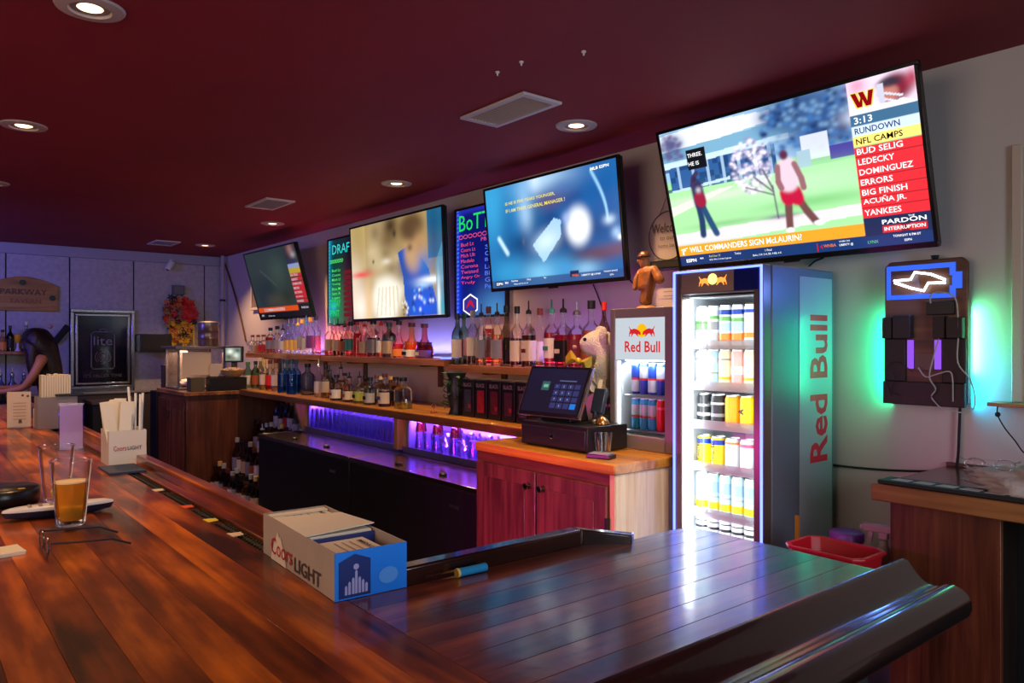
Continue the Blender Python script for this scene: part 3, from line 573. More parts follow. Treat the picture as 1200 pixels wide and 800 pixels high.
def wb(t, M, W, H, s):
    gr = glow('neon_green_marker', lin(30, 230, 90), 1.0); pk = glow('pink_marker', lin(245, 80, 130), 1.0); bl = glow('blue_marker', lin(90, 130, 255), 1.0)
    lettering([('BoTTLE', .06*W, .80*H, .15*H, .92*W, .0)], gr, s, M)
    mb = MB(); 
    for k in range(9): mb.tube([(M @ Vector((x, y, .001))) for x, y in circ(.10*W+k*.058*W*1.7, .745*H, .026*W*1.6, 10, .018*H)], .0022, 5, True)
    part('chain_border', mb, pk, s)
    lettering([(a, .10*W, (.655-.052*k)*H, .034*H, w_*W, .0) for k, (a, w_) in enumerate((('Bud Lt', .27), ('Coors Lt', .30), ('Mich Ult', .30), ('Modelo', .28), ('Corona', .36), ('Twisted', .36), ('Angry Or', .40), ('Truly', .3)))]+[('PBR-O', .52*W, .68*H, .034*H, .3*W, .0)], pk, s, M)
    lettering([(a, .60*W, (.60-.06*k)*H, .04*H, .3*W, .0) for k, a in enumerate(('Sel', 'ooo', 'Berry', 'Lime', 'Black', 'Guin', 'Peach'))], bl, s, M)
    x, y = .30*W, .10*H; sheet([circ(x, y, .09, 6, .07, PI/6, 2*PI+PI/6)], L_WH, s, M); sheet([circ(x, y, .078, 6, .060, PI/6, 2*PI+PI/6)], glow('panel_violet', lin(60, 50, 140), 1.0), s, M, lift=.001)
    sheet([[(x-.045, y-.02), (x-.02, y+.02), (x, y+.032), (x+.02, y+.02), (x+.045, y-.02), (x+.02, y-.01), (x, y+.008), (x-.02, y-.01)]], glow('marker_red', lin(200, 30, 50), 1.0), s, M, lift=.0014)
menu_board('lit blue menu board with a green handwritten heading, behind the middle television', -3.995, -3.46, 1.65, 2.35, p, wb)
p = Pic(60, 84, (8, 40, 60)); p.blob(0, .3, .12, 2, (20, 170, 220), .9); p.blob(.3, .75, .4, .35, (10, 150, 90), .8); p.blob(.3, .3, .4, .3, (8, 60, 50), .7); p.blob(.2, .8, .12, .06, (30, 190, 220), .8); p.blob(.85, .6, .3, .4, (90, 20, 35), .95); p.blob(.9, .2, .3, .3, (10, 10, 20), .9)
for k in range(26): p.blob(.03, k/25, .02, .008, (80, 220, 240), .8)
def wd(t, M, W, H, s):
    gr = glow('neon_green_marker', lin(30, 230, 90), 1.0); lg = glow('lime_marker', lin(90, 240, 110), 1.0); cy = glow('cyan_marker', lin(60, 220, 220), 1.0)
    lettering([('DRAFT', .15*W, .83*H, .11*H, .85*W, .0)], cy, s, M)
    lettering([(a, .14*W, (.62-.055*k)*H, .032*H, .34*W, .004) for k, a in enumerate(('Bud Lt', 'Coors', 'Mich U', 'Yueng', 'Blue M', 'Sam A', 'Lager'))], lg, s, M)
    lettering([('TODAY', .06*W, .20*H, .09*H, .42*W, .0), ('PINT', .08*W, .09*H, .07*H, .36*W, .0)], gr, s, M)
    mb = MB()
    for k in range(7): mb.tube([(M @ Vector((x, y, .001))) for x, y in circ(.10*W+k*.075*W, .745*H, .03*W, 8, .02*H)], .0022, 5, True)
    part('chain_border', mb, lg, s)
    b = glow('marker_brick', lin(130, 35, 45), .7); mb = []
    for k in range(9):
        z = (.08+.062*k)*H; mb.append([(.62*W, z), (.95*W, z), (.95*W, z+.042*H), (.62*W, z+.042*H)])
    sheet(mb, b, s, M, 'price_block')
menu_board('lit green menu board left of the television with the two players', -5.86, -5.385, 1.635, 2.355, p, wd)
# framed picture behind the far television
t = thing('picture_frame', 'white framed picture half hidden by the far left television', 'picture', (-7.45, Y1, 1.975))
part('frame', MB().box(-.19, -.03, -.15, .19, -.002, -.125).box(-.19, -.03, .125, .19, -.002, .15).box(-.19, -.03, -.125, -.165, -.002, .125).box(.165, -.03, -.125, .19, -.002, .125), mat('frame_white', (.6, .58, .56), .5), t, .003)
part('print', B(-.168, -.018, -.128, .168, -.002, .128), mat('dull_print', (.22, .17, .15), .6, var=.4, vscale=12), t)
#==SHELVES==
# ================================================================== WALL SHELVES AND BACK COUNTER
SHX = wood('honey_shelf_wood', (0.16, 0.05, 0.02), (0.33, 0.12, 0.045), (0.50, 0.21, 0.08), 'X', 0.45, rand=0.2, coat=0.15)
CTX = wood('orange_counter_wood', (0.38, 0.13, 0.010), (0.58, 0.23, 0.020), (0.76, 0.35, 0.040), 'X', 0.33, coat=0.4, rand=0.15, bump=0.03)
SZ = 1.39
def wall_shelf(label, x0, x1, zt, group='bottle shelves on the back wall'):
    t = thing('wall_shelf', label, 'shelf', ((x0+x1)/2, Y1, zt-.042), group=group); h = (x1-x0)/2
    part('board', B(-h, -.22, 0, h, -.001, .042), SHX, t, .003)
    for s in (-.6, .6): part('bracket', MB().box(s*h-.02, -.16, -.012, s*h+.02, -.001, 0).box(s*h-.02, -.02, -.15, s*h+.02, -.001, -.012), mat('shelf_bracket', (.10, .05, .03), .5), t)
    return t
s1 = wall_shelf('left honey-coloured bottle shelf under the far television', -7.25, -5.60, SZ+.006)
s2 = wall_shelf('middle honey-coloured bottle shelf under the television with the two players', -5.575, -3.835, SZ)
s3 = wall_shelf('right honey-coloured bottle shelf under the middle television', -3.80, -2.30, SZ-.03)
def strip(parent, x0, x1, z, col, s, px, pw):
    o = part('led_strip', MB().tube([(x0-parent.location.x, -.018, z-parent.location.z), (x1-parent.location.x, -.018, z-parent.location.z)], .004, 6), glow('led_%d_%d_%d' % tuple(int(c*9) for c in col), col, s), parent)
    lamp('strip_light', 'AREA', ((x0+x1)/2, Y1-.05, z+.02), pw, col, (x1-x0), to=((x0+x1)/2, Y1-.08, z+1), sy=.03)
strip(s1, -6.6, -5.95, SZ+.012, (0.35, 0.25, 1.0), 2.0, 0, 2.2)
strip(s1, -5.93, -5.62, SZ+.012, (1.0, 0.10, 0.16), 3.0, 0, 2.2)
strip(s2, -5.4, -4.5, SZ+.006, (1.0, 0.15, 0.25), 2.0, 0, 1.2)
strip(s2, -4.45, -3.95, SZ+.006, (0.22, 0.22, 1.0), 3.0, 0, 2.6)
strip(s3, -3.7, -3.15, SZ-.024, (1.0, 0.20, 0.35), 1.2, 0, .6)
strip(s3, -3.1, -2.45, SZ-.024, (0.40, 0.22, 1.0), 2.0, 0, 2.0)
# back counter: continuous worktop over the glass racks
CZT = 1.088
t = thing('back_worktop', 'long orange-brown wooden worktop running under the bottle shelves', 'counter', (-4.6, 2.55, CZT-.04))
part('slab', B(-6.58+4.6, 2.30-2.55, 0, -2.74+4.6, Y1-.001-2.55, .04), CTX, t, .004)
part('edging', B(-6.58+4.6, 2.288-2.55, -.008, -2.74+4.6, 2.2995-2.55, .036), wood('counter_edge', (.14, .05, .015), (.26, .10, .03), (.38, .16, .05), 'X', .4), t, .003)
ORG = wood('orange_bracket_wood', (.35, .12, .02), (.5, .19, .04), (.62, .26, .06), 'Z', .4)
for nm, x in (('wooden side board at the left end of the violet glass rack', -5.46), ('wooden side board between the two violet glass racks', -4.02)):
    t = thing('rack_divider', nm, 'panel', (x, 2.5, .84))
    if x < -5: part('board', MB().prism([(-.13, -.0), (.29, -.0), (.29, .206), (-.19, .206)], -.015, .015, 'YZ'), ORG, t, .003)
    else: part('board', MB().prism([(-.15, 0), (.29, 0), (.29, .206), (-.15, .206)], -.02, .02, 'YZ'), ORG, t, .003)
# stainless ledge carrying the glasses
SS = mat('dull_stainless', (0.42, 0.40, 0.40), 0.32, 1.0, bump=.03, bscale=200)
VIOL = (0.13, 0.045, 1.0)
for i, (x0, x1) in enumerate(((-5.44, -4.045), (-3.995, -2.735))):
    t = thing('glass_rack', ['left violet-lit glass rack under the worktop', 'right violet-lit glass rack under the worktop'][i], 'rack', ((x0+x1)/2, 2.6, .82), group='violet-lit glass racks'); h = (x1-x0)/2
    part('ledge', MB().box(-h, -.21, 0, h, .19, .012), SS, t, .002)
    part('lip', MB().box(-h, -.215, -.001, h, -.205, .040), SS, t, .001)
    part('back_liner', B(-h, .186, .012, h, .196, .222), mat('liner_white', (.75, .72, .8), .5), t)
    part('led_strip', MB().tube([(-h+.02, .165, .208), (h-.02, .165, .208)], .006, 6), glow('violet_led', VIOL, 14), t)
    part('led_strip', MB().tube([(-h+.02, .165, .022), (h-.02, .165, .022)], .005, 6), glow('violet_led', VIOL, 14), t)
    lamp('rack_light', 'AREA', ((x0+x1)/2, 2.42, 1.035), 85.0, VIOL, x1-x0-.1, to=((x0+x1)/2, 2.72, .88), sy=.05, spread=150)
    part('frame', MB().box(-h, -.19, .0125, -h+.03, .18, .21), mat('rack_frame', (.3, .25, .35), .4), t)
# drinking glasses in the racks, each a thing
def tumbler(r0, r1, h, th=.0025, n=14): return MB().lathe([(0, 0), (r0, 0), (r1, h), (r1-th, h), (r0-th, .008), (0, .008)], n).mesh('tumbler')
def flipped(r0, r1, h, th=.002, n=14): return MB().lathe([(r1, 0), (r0, h), (0, h), (0, h-.008), (r0-th, h-.008), (r1-th, 0), (r1, 0)], n).mesh('upturned_glass')
GL2 = glassmat('rack_glass', (.86, .84, 1.0), .12, 1.8)
g1 = flipped(.026, .036, .165); g2 = flipped(.027, .036, .12)
coupe = MB().lathe([(.030, 0), (.030, .003), (.004, .008), (.004, .05), (.02, .062), (.036, .085), (.042, .11), (.040, .11), (.033, .086), (.016, .066), (0, .062)], 14).mesh('stemmed_glass')
rg = random.Random(11)
x = -5.37; k = 0
while x < -4.09:
    for y in (2.44, 2.53, 2.62, 2.71):
        o = link('drinking_glass', g1, GL2); o.location = (x+rg.uniform(-.004, .004)+(.03 if y in (2.53, 2.71) else 0), y, .8325)
        tag(o, 'upturned clear tumbler crowded in the left violet rack', 'glass', 'upturned tumblers in the left rack')
    x += .074
x = -3.895
while x < -2.86:
    for j, y in enumerate((2.45, 2.56, 2.67)):
        cp = (j+int(x*50)) % 3 == 0; o = link('stemmed_glass' if cp else 'drinking_glass', coupe if cp else g2, GL2); o.location = (x+(.02 if j == 1 else 0), y, .8325)
        if cp: tag(o, 'small stemmed clear glass among the tumblers in the right violet rack', 'glass', 'stemmed glasses in the right rack')
        else: tag(o, 'upturned clear tumbler crowded in the right violet rack', 'glass', 'tumblers in the right rack')
    x += .092
M_CH = glassmat('ruby_glass', (.75, .12, .16), .05)
for i, X in enumerate((-3.884, -3.700, -3.516)):
    o = part('drinking_glass', g2, M_CH); o.location = (X, 2.45, .953); o.scale = (1, 1, .55)
    tag(o, 'ruby-tinted short glass stacked on a tumbler in the right rack, %s of three' % ['leftmost', 'middle', 'rightmost'][i], 'glass', 'ruby-tinted glasses in the right rack')
# ------------------------------------------------------------------ coolers
CK = mat('cooler_black', (0.006, 0.006, 0.007), 0.45, bump=.02, bscale=300)
CTOP = mat('cooler_top_steel', (0.40, 0.36, 0.35), 0.22, 1.0, bump=.04, bscale=6)
for i, (x0, x1, nm) in enumerate(((-5.49, -4.045, 'left black bottle cooler with sliding steel lids'), (-4.035, -2.745, 'right black bottle cooler with sliding steel lids'))):
    t = thing('bottle_cooler', nm, 'cooler', ((x0+x1)/2, 2.22, 0)); h = (x1-x0)/2
    part('cabinet', B(-h, -.17, .04, h, .155, .795), CK, t, .006)
    part('plinth', B(-h+.03, -.13, 0, h-.03, .14, .039), MATTE, t)
    part('top_rim', MB().box(-h, -.175, .796, h, -.160, .822).box(-h, .140, .796, h, .155, .822).box(-h, -.160, .796, -h+.012, .140, .822).box(h-.012, -.160, .796, h, .140, .822), CTOP, t, .002)
    for s, (a, b) in enumerate(((-h+.013, -.003), (.003, h-.013))):
        L = part('lid', B(a, -.159, .80, b, .139, .820), CTOP, t, .002)
        part('handle', MB().lathe([(0, 0), (.018, 0), (.02, .010), (.012, .016), (0, .016)], 12, ((a+b)/2+.1*(1-2*s), -.09, .8205), sx=1.4), BLACK, L)
    part('badge', B(h-.25, -.1735, .70, h-.18, -.1705, .715), STEEL, t)
# ------------------------------------------------------------------ corner cabinet on the far left
RB = wood('reddish_cabinet_wood', (.07, .018, .008), (.13, .035, .014), (.20, .06, .024), 'Z', .4, coat=.15, rand=.15)
t = thing('corner_cabinet', 'reddish-brown cabinet in the far corner under the display case', 'cabinet', (-7.02, 2.3, 0))
part('body', B(-.41, -.445, 0, .41, .495, 1.045), RB, t, .003)
part('worktop', B(-.43, -.47, 1.0455, .435, .498, 1.078), SHX, t, .004)
for a, b in ((-.39, -.005), (.005, .39)):
    d = part('door', B(a, -.463, .08, b, -.4455, 1.0), RB, t, .004); part('door_panel', B(a+.06, -.468, .16, b-.06, -.4635, .92), RB, d, .003); part('handle', MB().tube([(b-.04 if a < 0 else a+.04, -.475, .82), (b-.04 if a < 0 else a+.04, -.475, .90)], .006, 6), CHROME, d)
# ------------------------------------------------------------------ two-door cabinet under the till
OAK = wood('oak_door_wood', (.07, .018, .012), (.13, .036, .022), (.19, .058, .034), 'Z', .38, coat=.2, rand=.15, ring=5)
OAKX = wood('oak_rail_wood', (.08, .022, .010), (.14, .042, .018), (.20, .065, .028), 'X', .38, coat=.2, rand=.15, ring=5)
PALE = wood('pale_oak_side', (.66, .42, .17), (.80, .56, .27), (.88, .68, .38), 'Z', .45, rand=.1, ring=6, scale=.8)
t = thing('till_cabinet', 'two-door oak cabinet carrying the till and the small drinks fridge', 'cabinet', (-2.308, 2.4, 0)); 
part('body', B(-.422, -.38, .08, .418, .395, 1.008), OAKX, t, .002)
part('kick_board', B(-.41, -.34, 0, .41, .38, .079), MATTE, t)
part('side_panel', B(.4185, -.378, .08, .424, .393, 1.008), PALE, t)
TZ = 1.048
part('worktop', B(-.424, -.395, 1.0085, .432, .397, TZ), CTX, t, .005)
part('corner_strip', B(.400, -.3855, .08, .4245, -.3805, 1.008), PALE, t)
for a, b, hx in ((-.405, -.004, -.04), (.004, .395, .045)):
    d = part('door', B(a, -.399, .10, b, -.381, .965), OAK, t, .004)
    part('inset_panel', B(a+.062, -.4035, .17, b-.062, -.3995, .905), OAK, d, .0035)
    part('knob', MB().lathe([(0.004, 0), (0.004, .012), (.014, .018), (.014, .024), (0, .028)], 14, M=Matrix.Translation((hx, -.399, .905)) @ Matrix.Rotation(PI/2, 4, 'X')), CHROME, d)
part('hinge', MB().box(.388, -.4025, .77, .402, -.386, .85), MATTE, t, .002)
# ================================================================== BOTTLES
PROF = {
 'wine': [(0, .012), (.9, 0), (1, .03), (1, .60), (.88, .68), (.42, .80), (.36, .86), (.35, .97), (.40, .975), (.40, 1), (0, 1)],
 'spirit': [(0, .012), (.92, 0), (1, .03), (1, .62), (.93, .69), (.55, .76), (.36, .81), (.34, .97), (.40, .975), (.40, 1), (0, 1)],
 'squat': [(0, .012), (.92, 0), (1, .04), (1, .55), (.90, .64), (.45, .71), (.32, .76), (.30, .96), (.36, .97), (.36, 1), (0, 1)],
 'bell': [(0, .012), (.93, 0), (1, .04), (1, .26), (.90, .38), (.55, .50), (.36, .60), (.30, .74), (.28, .95), (.33, .96), (.33, 1), (0, 1)],
 'champ': [(0, .012), (.92, 0), (1, .03), (1, .42), (.90, .54), (.55, .68), (.36, .80), (.32, .96), (.38, .97), (.38, 1), (0, 1)]}
LBZ = {'wine': (.15, .52), 'spirit': (.18, .54), 'squat': (.10, .46), 'bell': (.05, .25), 'champ': (.08, .30), 'square': (.12, .50)}
UM = {}
def umesh(kind, what, fill=.6):
    k = (kind, what, fill)
    if k in UM: return UM[k]
    mb = MB()
    if kind == 'square':
        base = [(0, .01, 1), (.95, 0, 1), (1, .03, 1), (1, .62, 1), (.9, .70, .8), (.45, .77, .2), (.34, .82, 0), (.33, .97, 0), (.38, .975, 0), (.38, 1, 0), (0, 1, 0)]
        if what == 'body': mb.sqlathe(base)
        elif what == 'liquid': mb.sqlathe([(0, .02, 1), (.88, .02, 1), (.9, min(fill, .6), 1), (0, min(fill, .6), 1)])
        else:
            a, b = LBZ[kind]; mb.sqlathe([(1.02, a, 1), (1.02, b, 1), (1.0, b, 1), (1.0, a, 1), (1.02, a, 1)])
    else:
        P = PROF[kind]
        if what == 'body': mb.lathe(P, 16)
        elif what == 'liquid':
            pr = [(0, .02)]; 
            for r, z in P[2:]:
                if z >= fill: break
                pr.append((r*.9, max(z, .02)))
            pr += [(pr[-1][0], fill), (0, fill)]; mb.lathe(pr, 14)
        else:
            a, b = LBZ[kind]; n = 12; vs = []; fs = []
            for i in range(n+1):
                t = -PI/2-1.75+3.5*i/n
                for r, z in ((1.02, a), (1.02, b), (1.0, a), (1.0, b)): vs.append((r*math.cos(t), r*math.sin(t), z))
            for i in range(n): o = i*4; fs += [(o, o+4, o+5, o+1), (o+1, o+5, o+7, o+3), (o+3, o+7, o+6, o+2), (o+2, o+6, o+4, o)]
            fs += [(0, 1, 3, 2), (n*4, n*4+2, n*4+3, n*4+1)]; mb.add(vs, fs, True)
    UM[k] = mb.mesh(what); return UM[k]
CAPM = MB().lathe([(0, 0), (1, 0), (1, 1), (0, 1)], 12).mesh('cap')
POUR = MB().lathe([(0, 0), (1, 0), (.9, .25), (.45, .32), (.26, .38), (.24, 1), (0, 1)], 10).mesh('pourer')
COL = {'clear': (.93, .93, .95), 'green': (.05, .22, .06), 'darkgreen': (.02, .07, .03), 'olive': (.10, .10, .03), 'amber': (.75, .28, .05), 'brown': (.20, .07, .02), 'red': (.75, .03, .03), 'pink': (.85, .22, .30), 'orange': (.95, .30, .05),
       'blue': (.06, .30, .85), 'slate': (.06, .12, .20), 'black': (.01, .01, .012), 'yellow': (.85, .60, .12), 'cream': (.75, .66, .5), 'white': (.82, .80, .76), 'grey': (.28, .27, .28), 'tan': (.60, .45, .28), 'gold': (.75, .50, .12), 'maroon': (.15, .02, .03), 'lime': (.45, .55, .12), 'silver': (.5, .5, .5), 'teal': (.05, .28, .22), 'purple': (.15, .05, .25), 'rust': (.4, .1, .04)}
def bmat(c): return glassmat('bottle_glass_'+c, tuple(v**.5 if c not in ('black',) else v for v in COL[c]), .03)
def lmat(c): return mat('liquid_'+c, COL[c], .1, trans=.75, ior=1.35)
def pmat(c): return mat('label_'+c, COL[c], .5)
def kmat(c): return mat('cap_'+c, COL[c], .35)
PLACED = []
def settle(x, y, z, r):
    lo, hi = (2.60, 2.775) if z > 1.3 else ((2.33, 2.775) if z > 1.0 else (0, 9))
    if z > 1.0 and x > -8:
        for f in (1.0, .92, .84, .76):
            for dy in (0, .02, -.02, .04, -.04, .06, -.06, .08, -.08, .11, .14, .17, .2):
                y2 = y+dy; rr = r*f
                if y2-rr < lo or y2+rr > hi: continue
                x2 = x*y2/y
                if all(abs(z-c) > .05 or math.hypot(x2-a, y2-b) > rr+d+.001 for a, b, c, d in PLACED): PLACED.append((x2, y2, z, rr)); return x2, y2, rr
    PLACED.append((x, y, z, r)); return x, y, r
def bottle(label, x, y, z, h, r, kind='spirit', glass='clear', liq=None, fill=.6, lab=None, cap='black', pourer=False, group=None, rz=0, mark=None):
    x, y, r = settle(x, y, z, r)
    t = thing('bottle', label, 'bottle', (x, y, z+.0005), rz, group)
    bh = h*(.80 if pourer else .94)
    o = link('glass_body', umesh(kind, 'body'), bmat(glass), t); o.scale = (r, r, bh)
    if liq: o = link('liquid', umesh(kind, 'liquid', fill), lmat(liq), t); o.scale = (r, r, bh)
    if lab: o = link('label', umesh(kind, 'label'), pmat(lab), t); o.scale = (r, r, bh); 
    if mark:
        a, b = LBZ[kind]; zz = (a+b)/2*bh; part('print', B(-r*.45, -r*1.05, zz-.012, r*.45, -r*1.024, zz+.010), pmat(mark), t)
    nr = .40*r if kind not in ('bell', 'squat') else .36*r
    if pourer:
        o = link('pourer', POUR, STEEL if cap == 'silver' else kmat(cap), t); o.scale = (nr*1.1, nr*1.1, h-bh); o.location = (0, 0, bh)
    else:
        o = link('cap', CAPM, kmat(cap), t); o.scale = (nr*1.12, nr*1.12, h*.12); o.location = (0, 0, h*.88+.0005)
    return t
def row(spec, Y, zt, base, where, group, dz=0):
    """spec: (photo x, photo y of the top, look, radius, kind, glass, liquid, fill, label, cap, pourer[, row depth])"""
    n = len(spec)
    for i, s in enumerate(spec):
        px, pt, look, r, kind, gl, lq, fl, lb, cp, po = s[:11]; yy = s[11] if len(s) > 11 else Y
        X = atY(px, base, yy).x; top = atY(px, pt, yy).z; h = max(.12, min(.36, top-zt))
        bottle('%s, %s from left, %s' % (look, ordn(i), where), X, yy, zt, h, r, kind, gl, lq, fl, lb, cp, po, group, mark=s[12] if len(s) > 12 else None)
F = False; T = True
row([(536, 367.5, 'dark green bottle with a cream label', .036, 'wine', 'darkgreen', None, 0, 'cream', 'black', F), (543.5, 366, 'bright green bottle with a white label', .033, 'spirit', 'green', None, 0, 'white', 'green', F),
     (554, 364, 'clear-necked bottle of dark red with a low cream label', .036, 'spirit', 'clear', 'maroon', .5, 'cream', 'grey', F), (564, 356, 'clear bottle with a grey label and a pourer', .034, 'wine', 'clear', 'amber', .3, 'grey', 'black', T),
     (572.5, 358, 'bottle of pink-red liqueur with a grey label', .036, 'wine', 'clear', 'red', .66, 'grey', 'maroon', F), (582.5, 355, 'bottle of orange liqueur with a grey label', .036, 'wine', 'clear', 'orange', .62, 'grey', 'black', T),
     (594, 357, 'tall dark olive bottle with sloping shoulders', .043, 'champ', 'olive', 'olive', .5, 'black', 'black', F), (606, 359, 'squat clear-topped bottle with a cream label and black cap', .040, 'squat', 'clear', 'maroon', .5, 'cream', 'black', F),
     (619.5, 351, 'amber whisky bottle with a white label and pourer', .044, 'square', 'clear', 'brown', .6, 'cream', 'black', T, 2.64, 'maroon'), (633, 360, 'clear bottle with a white label and wide rust cap', .042, 'squat', 'clear', 'amber', .3, 'white', 'rust', F, 2.64, 'black'),
     (646.5, 347, 'amber bottle with a white and green label', .044, 'spirit', 'clear', 'red', .64, 'white', 'teal', T, 2.64, 'teal'), (660, 349, 'square bottle of red-amber whisky with a black label', .052, 'square', 'clear', 'red', .62, 'black', 'black', T, 2.64, 'cream'),
     (676, 353, 'red-amber whisky bottle by the plush animal', .050, 'spirit', 'clear', 'red', .64, 'maroon', 'silver', T, 2.64), (693, 352, 'round red-amber bottle with red neck band', .056, 'squat', 'clear', 'orange', .6, 'rust', 'black', F, 2.64),
     (708, 354, 'slim dark bottle with a red cap beside the small fridge', .030, 'wine', 'brown', None, 0, 'rust', 'red', F, 2.64)], 2.64, SZ-.03, 422, 'right shelf', 'bottles on the right bottle shelf')
row([(386.5, 372, 'clear bottle with faint red liquid', .042, 'spirit', 'clear', 'pink', .4, 'tan', 'silver', T), (396, 373, 'clear bottle with a tan label', .042, 'spirit', 'clear', 'brown', .35, 'tan', 'black', T), (404, 375, 'brown bottle with a red base', .038, 'wine', 'clear', 'brown', .6, 'rust', 'maroon', T),
     (411, 377, 'reddish bottle with a low green label', .042, 'spirit', 'clear', 'red', .5, 'teal', 'black', F), (419, 376, 'slim bottle of bright red liqueur', .034, 'wine', 'clear', 'red', .7, None, 'red', F), (427.5, 374, 'bottle with a tan label and a red base', .042, 'square', 'clear', 'red', .4, 'tan', 'red', T),
     (437.5, 375, 'broad bottle with a grey label and black cap', .050, 'square', 'clear', 'maroon', .55, 'grey', 'black', F), (446.5, 372, 'clear bottle with an orange glow and red cap', .036, 'wine', 'clear', 'orange', .4, 'white', 'red', T),
     (456, 378, 'dark olive square bottle with a tan label', .048, 'square', 'darkgreen', None, 0, 'tan', 'darkgreen', F), (467.5, 376, 'clear-necked bottle with a bright orange-red body', .050, 'bell', 'clear', 'red', .40, 'orange', 'black', F),
     (482.5, 378, 'amber bell-shaped bottle with a white label', .060, 'bell', 'orange', 'orange', .5, 'white', 'maroon', F, 2.64, 'black'), (497.5, 379, 'dark red bell-shaped bottle with a pale oval mark', .062, 'bell', 'red', 'maroon', .5, 'purple', 'maroon', F, 2.64, 'cream')],
    2.66, SZ, 417, 'middle shelf', 'bottles on the middle bottle shelf')
row([(391.5, 374, 'clear bottle with a silver pourer', .036, 'wine', 'clear', 'cream', .4, 'grey', 'silver', T, 2.745), (408, 371, 'red-tinted tall bottle', .036, 'wine', 'pink', 'red', .5, 'tan', 'red', T, 2.745), (424, 369, 'pink-lit tall bottle', .036, 'wine', 'pink', 'pink', .4, None, 'silver', T, 2.745),
     (432, 368, 'red-capped tall bottle', .036, 'wine', 'clear', 'red', .4, 'white', 'red', T, 2.745), (452, 369, 'tall bottle with a pale pourer', .036, 'wine', 'clear', 'amber', .4, 'grey', 'silver', T, 2.745)], 2.745, SZ, 416, 'middle shelf back line', 'bottles on the middle bottle shelf')
row([(296, 392.5, 'small clear bottle with a red cap', .048, 'squat', 'clear', 'white', .4, 'cream', 'rust', F), (302.5, 392.5, 'small clear bottle with a brown cap', .046, 'squat', 'clear', 'pink', .3, 'cream', 'rust', F), (309, 392, 'round red-labelled small bottle', .052, 'squat', 'clear', 'red', .5, 'red', 'rust', F),
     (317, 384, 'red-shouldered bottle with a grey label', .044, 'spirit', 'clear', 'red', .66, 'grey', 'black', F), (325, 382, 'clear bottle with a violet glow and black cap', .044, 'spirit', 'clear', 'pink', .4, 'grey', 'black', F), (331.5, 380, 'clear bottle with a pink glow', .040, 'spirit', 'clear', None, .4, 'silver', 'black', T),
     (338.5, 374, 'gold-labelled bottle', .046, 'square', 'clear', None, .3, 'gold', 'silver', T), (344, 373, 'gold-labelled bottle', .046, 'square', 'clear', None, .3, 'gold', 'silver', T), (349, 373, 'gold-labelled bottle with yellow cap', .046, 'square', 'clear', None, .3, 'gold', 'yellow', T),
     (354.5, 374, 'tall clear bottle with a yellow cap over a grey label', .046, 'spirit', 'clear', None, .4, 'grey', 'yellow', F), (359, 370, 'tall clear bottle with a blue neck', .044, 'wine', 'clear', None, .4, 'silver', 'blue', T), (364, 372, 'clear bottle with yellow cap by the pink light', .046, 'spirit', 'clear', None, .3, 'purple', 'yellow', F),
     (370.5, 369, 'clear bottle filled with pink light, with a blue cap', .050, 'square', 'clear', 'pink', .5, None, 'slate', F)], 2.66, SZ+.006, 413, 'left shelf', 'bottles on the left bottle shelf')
# along the worktop
def wrow(spec, where, group):
    for i, s in enumerate(spec):
        px, pt, pb, look, r, kind, gl, lq, fl, lb, cp, po = s[:12]
        yy = s[12] if len(s) > 12 else None
        q = atZ(px, pb, CZT); Y = yy or min(2.74, max(2.36, q.y)); X = atY(px, pb, Y).x; h = min(.34, max(.14, atY(px, pt, Y).z-CZT))
        bottle('%s, %s from left, %s' % (look, ordn(i), where), X, Y, CZT, h, r, kind, gl, lq, fl, lb, cp, po, group, mark=s[13] if len(s) > 13 else None)
wrow([(290.5, 424, 458, 'green bottle with a round white label', .044, 'wine', 'green', None, 0, 'white', 'green', F, 2.42), (299.5, 423, 458, 'dark green bottle with a black cap', .040, 'wine', 'darkgreen', None, 0, 'rust', 'black', F, 2.45), (305, 419, 459, 'tall bottle with a white cap', .036, 'wine', 'olive', None, 0, 'cream', 'white', F, 2.55),
      (309.5, 421, 459, 'pale amber bottle with a cream label', .040, 'spirit', 'clear', 'yellow', .6, 'cream', 'gold', F, 2.44), (316.5, 422, 460, 'bottle with a red label', .040, 'spirit', 'clear', 'red', .5, 'red', 'maroon', F, 2.45), (323.5, 421, 460, 'clear bottle with a pinkish white label', .040, 'spirit', 'clear', 'cream', .5, 'white', 'maroon', F, 2.45),
      (331, 421, 463, 'deep blue glass bottle', .040, 'spirit', 'blue', 'blue', .6, None, 'slate', F, 2.40), (336.5, 422, 463, 'deep blue glass bottle', .040, 'spirit', 'blue', 'blue', .6, None, 'slate', F, 2.44), (341.5, 421, 464, 'deep blue glass bottle', .040, 'spirit', 'blue', 'blue', .6, None, 'slate', F, 2.39), (347, 422, 465, 'deep blue glass bottle', .040, 'spirit', 'blue', 'blue', .6, None, 'slate', F, 2.42),
      (360.5, 426, 465, 'large slate-blue bottle standing alone', .054, 'spirit', 'slate', None, 0, None, 'black', F, 2.46), (373.5, 421, 466, 'slim white-labelled bottle with a silver pourer', .034, 'wine', 'clear', None, 0, 'white', 'silver', T, 2.42), (382, 428, 467, 'golden bottle with a cream label', .038, 'spirit', 'clear', 'yellow', .6, 'cream', 'black', F, 2.43)],
     'worktop', 'bottles along the worktop')
